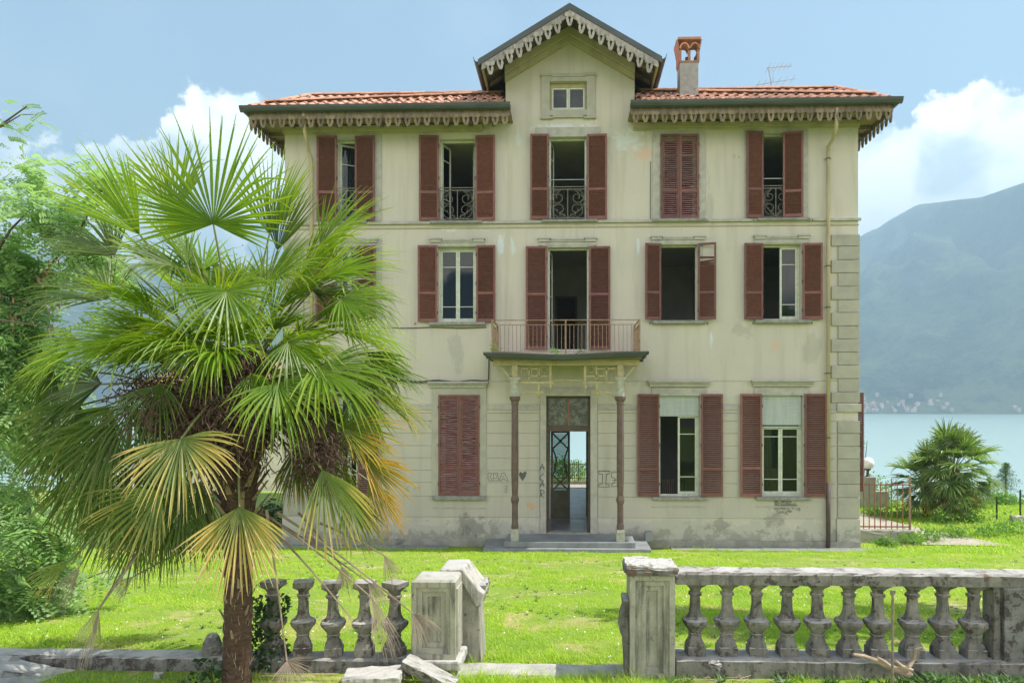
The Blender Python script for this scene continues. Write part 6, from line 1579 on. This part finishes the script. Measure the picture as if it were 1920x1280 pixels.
def bush(name, label, cat, px, py, Y, w, h, n, leaf, mat='bush', seed=0, group=None, depth=None, blobs=4):
    x, z = P(px, py, Y); zg = float(gh(x, Y)); t = thing(name, label, cat, (x, Y, zg), 0, group)
    top = z - zg; r = random.Random(seed); pts = []
    for k in range(blobs):
        pts.append(blobpts((r.uniform(-.35, .35) * w, r.uniform(-.2, .2) * w, top - h * r.uniform(.35, .65)), (w * r.uniform(.3, .5), w * .4, h * r.uniform(.3, .5)), n // blobs, seed + k))
    leafcloud('foliage', np.concatenate(pts), None, leaf, mat, t, seed=seed)
    m = MB()
    for k in range(4): a = r.uniform(0, 6.28); m.tube([(0, 0, -.1), (math.cos(a) * w * .15, math.sin(a) * w * .15, (top - h * .5) * .6), (math.cos(a) * w * .3, math.sin(a) * w * .3, top - h * .4)], [.03, .02, .01], 5)
    m.build('stem', 'shrubwood', t); return t
bush('round_bush', 'yellow-green bush beyond the terrace railing, seen through the doorway', 'bush', 1062, 856, 17.5, 2.6, 1.5, 3200, .12, seed=40, blobs=5)
bush('round_bush', 'leafy bright bush beside the white globe lamp', 'bush', 1645, 885, 9.5, 1.3, 1.9, 1500, .11, 'bush', 41)
bush('round_bush', 'dense bush behind the black wire fence posts right of the distant palm', 'bush', 1880, 918, 9.5, 1.8, 1.2, 3000, .11, 'bush', 42)
bush('round_bush', 'yellow-green bush low at the right foot of the distant palm', 'bush', 1838, 925, 8.0, 1.1, .9, 1400, .10, 'bush', 43)
bush('round_bush', 'low bush under the globe lamp behind the rusty railing', 'bush', 1670, 930, 8.9, 1.6, .7, 1200, .10, 'bush', 44)
bush('hanging_shrub', 'dark green shrub peeping out behind the open side shutter', 'shrub', 1615, 783, 8.5, .7, 2.2, 500, .14, 'weed', 45)
# small conifer
x, z = P(1886, 868, 14); zg = float(gh(x, 14)); con = thing('young_conifer', 'slender young conifer against the lake at the far right', 'tree', (x, 14, zg)); h = z - zg
MB().tube([(0, 0, -.1), (0, 0, h)], [.06, .01], 6).build('trunk', 'shrubwood', con)
r = np.random.default_rng(8); cpts = []
for k in range(26):
    f = (k + .5) / 26; zc_ = h * (.35 + .65 * f); L_ = (1 - f) * .85 + .08
    for a in r.uniform(0, 6.28, 6): 
        t = r.uniform(0, 1, 26)[:, None]; cpts.append(np.concatenate([np.cos(a) * L_ * t, np.sin(a) * L_ * t, zc_ - .1 * t * L_ + 0 * t], 1) + r.normal(size=(26, 3)) * .035)
leafcloud('foliage', np.concatenate(cpts), None, .075, 'conifer', con, aspect=.25, seed=9)
# tree standing just outside the right edge, shading the lawn behind the balustrade
tt = thing('shade_tree', 'leafy tree just outside the right edge, throwing shade on the lawn behind the balustrade', 'tree', (8.95, -11.2, 1.2))
MB().tube([(0, 0, -.2), (-.1, 0, 2.5), (-.4, 0, 5)], [.17, .13, .07], 8).build('trunk', 'shrubwood', tt)
for k_2, e_ in enumerate(((-2.1, -.4, 5.4), (-1.0, .8, 6.2), (.8, -.5, 6.0), (-.2, -1.0, 6.6))): MB().tube([(-.2, 0, 3.2), ((e_[0] - .2) / 2, e_[1] / 2, 4.6), e_], [.06, .04, .015], 6).build('branch', 'shrubwood', tt)
leafcloud('foliage', np.concatenate([blobpts((-1.5, -.3, 5.5), (1.3, 1.0, .8), 2600, 91, .1), blobpts((-2.0, -.1, 7.6), (1.2, 1.1, .8), 3400, 96, .1), blobpts((-2.1, .5, 8.9), (1.0, .9, .7), 2600, 97, .1), blobpts((-.4, .8, 6.2), (1.2, 1.0, .8), 2400, 92, .1), blobpts((.9, -.4, 6.1), (1.1, 1.1, .9), 2200, 93, .1), blobpts((-.2, -.9, 6.8), (1.1, .9, .7), 1800, 94, .1)]), None, .19, 'locust', tt, seed=95)
# wire fence posts and white rock
for px, py0, py1, lab in ((1869, 934, 978, 'thin black fence post nearer the distant palm'), (1913, 918, 982, 'thin black fence post close to the right edge')):
    Yp = 5.0; x, z = P(px, py0, Yp); zg = float(gh(x, Yp)); o = MB().tube([(x, Yp, zg - .1), (x, Yp, z)], .028, 6).build('fence_post', 'black'); o['label'] = lab; o['category'] = 'fence post'; o['group'] = 'black wire fence posts'
x, z = P(1907, 975, 4.6); o = slabby(-.18, .18, -.15, .15, -.22, .14, .03, 51, 4).build('white_rock', 'white'); o.data.materials[0] = M['stonelit']; o.location = (x, 4.6, z); o['label'] = 'pale rounded rock in the grass at the right edge'; o['category'] = 'rock'
# distant palms
def small_palm(px, py_c, py_b, Y, rad, nf, seed, label, trr=.11):
    xb, zb = P(px, py_b, Y); zc2 = PZ(py_c, px, Y); t = thing('distant_palm', label, 'palm tree', (xb, Y, zb), 0, 'fan palms beside the lake path')
    hh = zc2 - zb; r = random.Random(seed); m = MB(); m.lathe([(trr, -.2), (trr * .9, .2), (trr * 1.25, hh * .6), (trr * 1.5, hh * .9), (trr, hh)], n=9); jitter_mesh(m, .02, seed); m.build('trunk', 'fibre', t)
    for i in range(nf):
        a = i * 2.399; el = R(85 - 150 * (i / nf)); v = Vector((math.cos(a) * math.cos(el), math.sin(a) * math.cos(el), math.sin(el))); ln = rad * r.uniform(.34, .66)
        fc = Vector((0, 0, hh)) + v * ln; nrm = Vector((0, 0, 1)) if el < R(50) else Vector((0, -1, .2)); fr = bpy.data.objects.new('frond', None); COL.objects.link(fr); fr.parent = t
        frond_mesh(fc, v + Vector((0, 0, -.2)), nrm, rad * r.uniform(.46, .58), r.uniform(1.1, 1.5), 20, .3 + .3 * (i / nf), seed=seed * 50 + i, wmul=1.9, tipb=.25 * (i / nf)).build('leaf_blade', 'farpalm' if i < nf * .88 else 'palmorange', fr)
        MB().tube([(0, 0, hh - .05), fc], [.02, .012], 4).build('petiole', 'petiole', fr)
small_palm(1788, 880, 968, 5.6, 1.65, 58, 61, 'taller distant fan palm with shaggy brown trunk beside the lake path', .15)
small_palm(1735, 905, 970, 5.9, 1.4, 38, 62, 'smaller distant fan palm left of and behind the taller one', .10)
small_palm(1790, 935, 968, 5.0, 1.0, 30, 63, 'stemless young fan palm crouching at the foot of the taller distant palm', .07)

# ------------------------------------------------------------------ beyond the house on the left
Yn = 26.0; nx0, nx1 = PX(255, Yn), PX(560, Yn); nh = thing('neighbour_house', 'neighbouring house with pale tiled roof glimpsed through the palm crown', 'house', ((nx0 + nx1) / 2, Yn, -3))
hw = (nx1 - nx0) / 2; ze_ = PZ(722, 400, Yn) + 3; zrn = PZ(664, 400, Yn + 3) + 3
m = MB().box(-hw + .4, hw - .4, .4, 7.6, -4, ze_); m.build('wall', 'facadegrey', nh)
m = MB(); m.add([(-hw, 0, ze_), (hw, 0, ze_), (hw, 8, ze_), (-hw, 8, ze_), (-hw + 2.5, 4, zrn), (hw - 2.5, 4, zrn)], [(0,1,5,4),(1,2,5),(2,3,4,5),(3,0,4),(3,2,1,0)]); m.build('roof', 'farroof', nh)
for k in range(3):
    o = MB().box(-hw + 1.6 + k * 2.6, -hw + 2.5 + k * 2.6, .36, .399, ze_ - 2.0, ze_ - .7).build('window', 'casement', nh); MB().box(-hw + 1.7 + k * 2.6, -hw + 2.4 + k * 2.6, .34, .358, ze_ - 1.9, ze_ - .8).build('window_pane', 'transom', o)
for i, (px, py, Y, w, h, n, mt) in enumerate(((60, 930, 2, 2.4, 2.4, 4000, 'bush'), (170, 905, 5, 2.4, 2.6, 2800, 'bush'), (290, 885, 7.5, 2.6, 2.6, 2600, 'bush'), (400, 880, 9.0, 2.6, 2.8, 2400, 'weed'), (495, 930, 3.2, 1.2, 1.6, 1200, 'ivy'), (-60, 900, 1, 2.6, 3, 3600, 'bush'))):
    bush('hedge_shrub', ['big bright shrub behind the locust tree', 'tall bright shrub left of the palm crown', 'bright shrub behind the left half of the palm', 'dark tall shrub behind the palm trunk', 'dark ivy shrub at the left corner of the villa', 'broad bright shrub outside the left edge behind the locust tree'][i], 'shrub', px, py, Y, w, h, n, .13, mt, 70 + i, 'shrubs beyond the lawn on the left')
# village on the far shore
rg = random.Random(77); group = 'houses of the village across the lake'
fars = []
for i in range(46):
    px = 1618 + abs(rg.gauss(0, 60)) if i < 38 else rg.uniform(1740, 1925)
    py = 771 - abs(rg.gauss(0, 11)) if i < 38 else rg.uniform(750, 769)
    if px > 1925: continue
    dirv = dirpx(px, 768); a = math.atan2(dirv.x, dirv.y); r_ = 1850
    vt = (CY - py) / F
    for r_ in range(1850, 2600, 12):
        z = mheight(a, r_)
        if z - ZC >= vt * r_ * math.cos(a + TH) - 1: break
    w_, h_, d_ = rg.uniform(4, 9), rg.uniform(1.8, 3.6), rg.uniform(6, 9)
    t = thing('far_house', 'small pale house with a red roof in the village on the far shore', 'house', (math.sin(a) * r_, math.cos(a) * r_ - D, mheight(a, r_) - 2), rg.uniform(-.4, .4), group)
    MB().box(-w_/2, w_/2, -d_/2, d_/2, -4, h_).build('wall', 'facadegrey', t)
    MB().add([(-w_/2-.5,-d_/2-.5,h_),(w_/2+.5,-d_/2-.5,h_),(w_/2+.5,d_/2+.5,h_),(-w_/2-.5,d_/2+.5,h_),(-w_/2,0,h_+2.6),(w_/2,0,h_+2.6)], [(0,1,5,4),(1,2,5),(2,3,4,5),(3,0,4)]).build('roof', 'farroof', t)

# ------------------------------------------------------------------ small plants
def weed(name, label, cat, p, n, size, spread, mat, seed, up=.6, parent=None, h=0):
    t = thing(name, label, cat, p) if not parent else None
    r = np.random.default_rng(seed); c = r.normal(size=(n, 3)) * spread * np.array([1, 1, .5]) + np.array([0, 0, spread * .9 + h])
    leafcloud('leaves', c, np.array([0, 0, up]), size, mat, t, seed=seed, droop=0); MB().tube([(0, 0, -.02), (.01, 0, spread)], .004, 4).build('stem', 'shrubwood', t); return t
x, z = P(1041, 657, RYF - .03); weed('balcony_weed', 'small green weed in the middle of the balcony edge', 'plant', (x, RYF - .05, bz + .08), 60, .06, .06, 'bush', 1)
x, z = P(928, 650, RYF - .03); weed('balcony_weed', 'yellow-green weed on the left corner post of the balcony', 'plant', (x, RYF - .04, bz + .14), 60, .06, .055, 'bush', 2, h=.04)
x, z = P(1089, 657, RYF - .03); weed('balcony_weed', 'tiny green weed on the balcony edge right of the middle post', 'plant', (x, RYF - .05, bz + .07), 40, .05, .04, 'weed', 3)
# ivy on the first left baluster
r = np.random.default_rng(12); t_ = r.uniform(0, 1, 900); a = r.uniform(0, 6.28, 900)
ic = np.stack([np.cos(a) * (.10 + .06 * r.random(900)) - .12 * (r.random(900) < .35), np.sin(a) * .12 - .03, t_ * .62 - .1], 1); ic[:, 0] += .05 * np.sin(t_ * 9)
iv = thing('ivy', 'dark ivy climbing the baluster next to the palm trunk', 'ivy', (PX(505, BYC), BYC, zpl2)); leafcloud('leaves', ic, None, .042, 'ivy', iv, aspect=.9, seed=5)
MB().tube([(-.08, -.1, -.2), (-.02, -.11, .1), (-.09, -.1, .35), (-.02, -.09, .55)], .006, 5).build('stem', 'shrubwood', iv)
r = np.random.default_rng(13); ic = np.stack([r.normal(size=160) * .09, r.normal(size=160) * .05 - .05, r.uniform(-.02, .3, 160)], 1)
iv = thing('ivy', 'low ivy tuft at the left foot of the palm trunk', 'ivy', (PX(402, PYc), PYc - .05, 1.42)); leafcloud('leaves', ic, None, .045, 'ivy', iv, aspect=.9, seed=6)
MB().tube([(0, 0, -.05), (0, 0, .25)], .005, 5).build('stem', 'shrubwood', iv)
# broad weeds along the foot of the balustrade
def tuft_mesh(name, n, L0, w, spread, mat, seed, curve=.5, seg=3):
    r = random.Random(seed); m = MB()
    for i in range(n):
        a = r.uniform(0, 6.283); b = Vector((r.gauss(0, spread), r.gauss(0, spread), 0)); d = Vector((math.cos(a) * .35, math.sin(a) * .35, 1)).normalized(); s = Vector((-math.sin(a), math.cos(a), 0)); L_ = L0 * r.uniform(.5, 1.2); p = b.copy(); o = len(m.v)
        for k in range(seg + 1):
            t = k / seg; ww = w * (1 - t) ** .7 * r.uniform(.9, 1.1) * (1 if k else .8)
            if k < seg: m.v += [tuple(p - s * ww), tuple(p + s * ww)]
            else: m.v.append(tuple(p))
            d = (d + Vector((math.cos(a), math.sin(a), -.3)) * curve * r.uniform(.5, 1.2) / seg).normalized(); p = p + d * L_ / seg
        for k in range(seg - 1): q = o + 2 * k; m.f.append((q, q+1, q+3, q+2))
        q = o + 2 * (seg - 1); m.f.append((q, q+1, q+2))
    return m.mesh(name, mat)
def scatter(name, pts, meshes, mat_kind, smin, smax, seed):
    """instances gathered into one object through real vertices"""
    r = np.random.default_rng(seed); V = []; Fq = []; off = 0; tri = []
    base = []
    for me in meshes:
        v = np.zeros(len(me.vertices) * 3); me.vertices.foreach_get('co', v); base.append((v.reshape(-1, 3), [tuple(p.vertices) for p in me.polygons]))
    allv = []; allf = []
    for bi, (bv, bf) in enumerate(base):
        sel = pts[bi::len(base)]; n = len(sel); a = r.uniform(0, 6.28, n); s = r.uniform(smin, smax, n) * (sel[:, 3] if sel.shape[1] > 3 else 1)
        c, sn_ = np.cos(a), np.sin(a)
        x = (bv[None, :, 0] * c[:, None] - bv[None, :, 1] * sn_[:, None]) * s[:, None] + sel[:, 0:1]; y = (bv[None, :, 0] * sn_[:, None] + bv[None, :, 1] * c[:, None]) * s[:, None] + sel[:, 1:2]; z = bv[None, :, 2] * s[:, None] + sel[:, 2:3]
        allv.append(np.stack([x, y, z], -1).reshape(-1, 3))
        f = np.array([q if len(q) == 4 else (q[0], q[1], q[2], q[2]) for q in bf])
        allf.append((f[None] + (np.arange(n) * len(bv))[:, None, None] + off).reshape(-1, 4)); off += n * len(bv)
    V = np.concatenate(allv); Q = np.concatenate(allf); isq = Q[:, 2] != Q[:, 3]
    T = np.concatenate([Q[isq][:, [0, 1, 2]], Q[isq][:, [0, 2, 3]], Q[~isq][:, :3]])
    return bigmesh(name, V, T, meshes[0].materials[0].name, nper=3)
M2 = {m.name: m for m in M.values()}
M.update(M2)
# lawn: tufts thinning with distance, patchy, kept off stone
r = np.random.default_rng(99)
def lawn_pts(n, y0, y1, seed, wmul=1.0):
    r = np.random.default_rng(seed); y = r.uniform(y0, y1, n * 2); dep = y + D; X = r.uniform(-.84, .78, n * 2) * dep; keep = r.random(n * 2) < .5; y, X = y[keep], X[keep]
    return X, y
segs = [(-13.1, -11.6, 13000, .8, 1.0), (-11.6, -9.3, 16000, .95, 1.1), (-9.3, -6.5, 16000, 1.15, 1.3), (-6.5, -.75, 24000, 1.35, 1.6)]
small = [tuft_mesh('grass_tuft', 8, .038, .0032, .035, 'grass', s, .9, 2) for s in range(4)]
P_ = []
for (a, b, n, sc, _) in segs:
    X, y = lawn_pts(n, a, b, int(-a * 10)); z = gh(X, y); dens = fbm(X * .55 + 3, y * .9, 5, 4); k = r.random(len(X)) < np.clip((.60 - dens) * 7 + .3, .16, 1)
    X, y, z, dens = X[k], y[k], z[k], dens[k]
    P_.append(np.stack([X, y, z - .004, sc * np.clip(1.5 - dens, .6, 1.1) * (.8 + .5 * fbm(X * 2, y * 2, 2, 8))], 1))
P_ = np.concatenate(P_); P_ = P_[~((np.abs(P_[:, 0] - .0) < 2.5) & (P_[:, 1] > -1.62))]
scatter('lawn_grass', P_, small, 'grass', .7, 1.3, 1)
# behind/right of the house
X = r.uniform(8.0, 22, 16000); y = r.uniform(-.9, 9, 16000); k = ~((X < 12.2 - .22 * y) & (X > 8.2) & (y > .3)) & (r.random(16000) < .9); X, y = X[k], y[k]
lab = scatter('verge_grass', np.stack([X, y, gh(X, y) - .004, 2.4 + 2.2 * fbm(X * .8, y * .8, 3, 2)], 1), small, 'grass', .7, 1.4, 2)
# house-foot weeds fringe
X = r.uniform(XL - 3, XR + 1, 1500); y = r.uniform(-.95, -.62, 1500); k = ~(np.abs(X) < 2.5); X, y = X[k], y[k]
big = [tuft_mesh('tall_tuft', 7 + s, (.10, .16, .13, .20, .08)[s], (.005, .004, .006, .003, .009)[s], .035, 'grass' if s < 4 else 'weed', 20 + s, (.5, .9, 1.3, .6, 1.4)[s], 3) for s in range(5)]
scatter('wall_foot_grass', np.stack([X, y, gh(X, y), .5 + .7 * fbm(X * 2.5, y, 3, 3)], 1), big, 'grass', .5, 1.1, 3)
# lush strip in front of the balustrade
X = r.uniform(PX(880, -13.8), PX(1990, -13.8), 5200); y = r.uniform(-14.3, -13.47, 5200); h_ = fbm(X * 3, y * 3, 3, 17); k = (h_ > .36); X, y, h_ = X[k], y[k], h_[k]
scatter('front_grass', np.stack([X, y, gh(X, y) - .01, .2 + 1.3 * (h_ - .3)], 1), big, 'grass', .5, 1.3, 4)
X = r.uniform(PX(-80, -13.8), PX(880, -13.8), 700); y = r.uniform(-14.2, -13.5, 700); scatter('front_grass', np.stack([X, y, gh(X, y) - .01, .3 + .4 * r.random(700)], 1), big, 'grass', .6, 1.2, 5)
X = r.uniform(PX(790, BYC), PX(1200, BYC), 700); y = np.where(r.random(700) < .3, r.uniform(-13.12, -12.9, 700), r.uniform(-13.7, -13.47, 700)); scatter('front_grass', np.stack([X, y, gh(X, y) - .01, .4 + .5 * r.random(700)], 1), big, 'grass', .6, 1.2, 6)
# dandelion-like leafy weeds, lower right
wm = [tuft_mesh('weed_rosette', 12, .13, .013, .012, 'weed', 40 + s, 1.3, 4) for s in range(3)]
X = np.concatenate([r.uniform(PX(1690, -13.7), PX(1980, -13.7), 230), r.uniform(PX(1240, -13.7), PX(1690, -13.7), 40)]); y = r.uniform(-14.1, -13.5, len(X)); scatter('leafy_weeds', np.stack([X, y, gh(X, y) + .0, .7 + .5 * r.random(len(X))], 1), wm, 'weed', .7, 1.2, 7)
X = r.uniform(PX(300, -13.8), PX(800, -13.8), 24); y = r.uniform(-14.1, -13.55, 24); scatter('leafy_weeds', np.stack([X, y, gh(X, y), .5 + .5 * r.random(24)], 1), wm, 'weed', .6, 1.1, 8)
# daisies
X, y = lawn_pts(700, -13, -3, 61); n_ = len(X); zd = gh(X, y) + .045; sd = .006 + .004 * r.random(n_)
Vd = np.stack([np.stack([X + a * sd, y + b * sd, zd + c * sd * .5], 1) for a, b, c in ((1, 0, 0), (0, 1, 1), (-1, 0, 0), (0, -1, -1))], 1).reshape(-1, 3); ix = np.arange(n_) * 4
bigmesh('daisies', Vd, np.stack([ix, ix + 1, ix + 2, ix + 3], 1), 'white')
# clover-like darker tufts sprinkled in the lawn
X, y = lawn_pts(2600, -13, -1.5, 51); k = fbm(X, y, 3, 21) > .47; X, y = X[k], y[k]; scatter('lawn_weeds', np.stack([X, y, gh(X, y) - .01, .35 + .3 * r.random(len(X))], 1), wm, 'weed', .5, 1, 9)
# foot shrubs at the right of the house, bigger weeds on the verge
for i, (px, Y, s) in enumerate(((1745, 1.2, .5), (1790, 1.8, .45), (1850, 2.0, .6), (1900, 2.4, .7), (1712, .6, .4), (1660, .3, .3), (1640, 6.0, .5), (1688, 5.6, .5), (1765, 4.4, .6), (1820, 4.6, .6))):
    x = PX(px, Y); rr2 = np.random.default_rng(200 + i); c = rr2.normal(size=(260, 3)) * np.array([s * .45, s * .35, s * .22]) + np.array([0, 0, s * .3]); c[:, 2] = np.abs(c[:, 2])
    t = leafcloud('verge_weeds', c, np.array([0, 0, .6]), .11, 'bush', seed=i, droop=-.3); t.location = (x, Y, float(gh(x, Y)))
# dry twigs and straw in the grass before the right balustrade
m = MB(); rg = random.Random(5)
for i in range(60):
    px = rg.gauss(1355, 45); Y = rg.uniform(-13.95, -13.5); x = PX(px, Y); z = float(gh(x, Y)) + rg.uniform(.01, .05); a = rg.uniform(0, 3.14); l = rg.uniform(.04, .14)
    m.tube([(x, Y, z), (x + math.cos(a) * l, Y + math.sin(a) * l * .3, z + rg.uniform(-.01, .04))], .003, 4)
m.build('dry_straw', 'driftwood', kind='stuff')
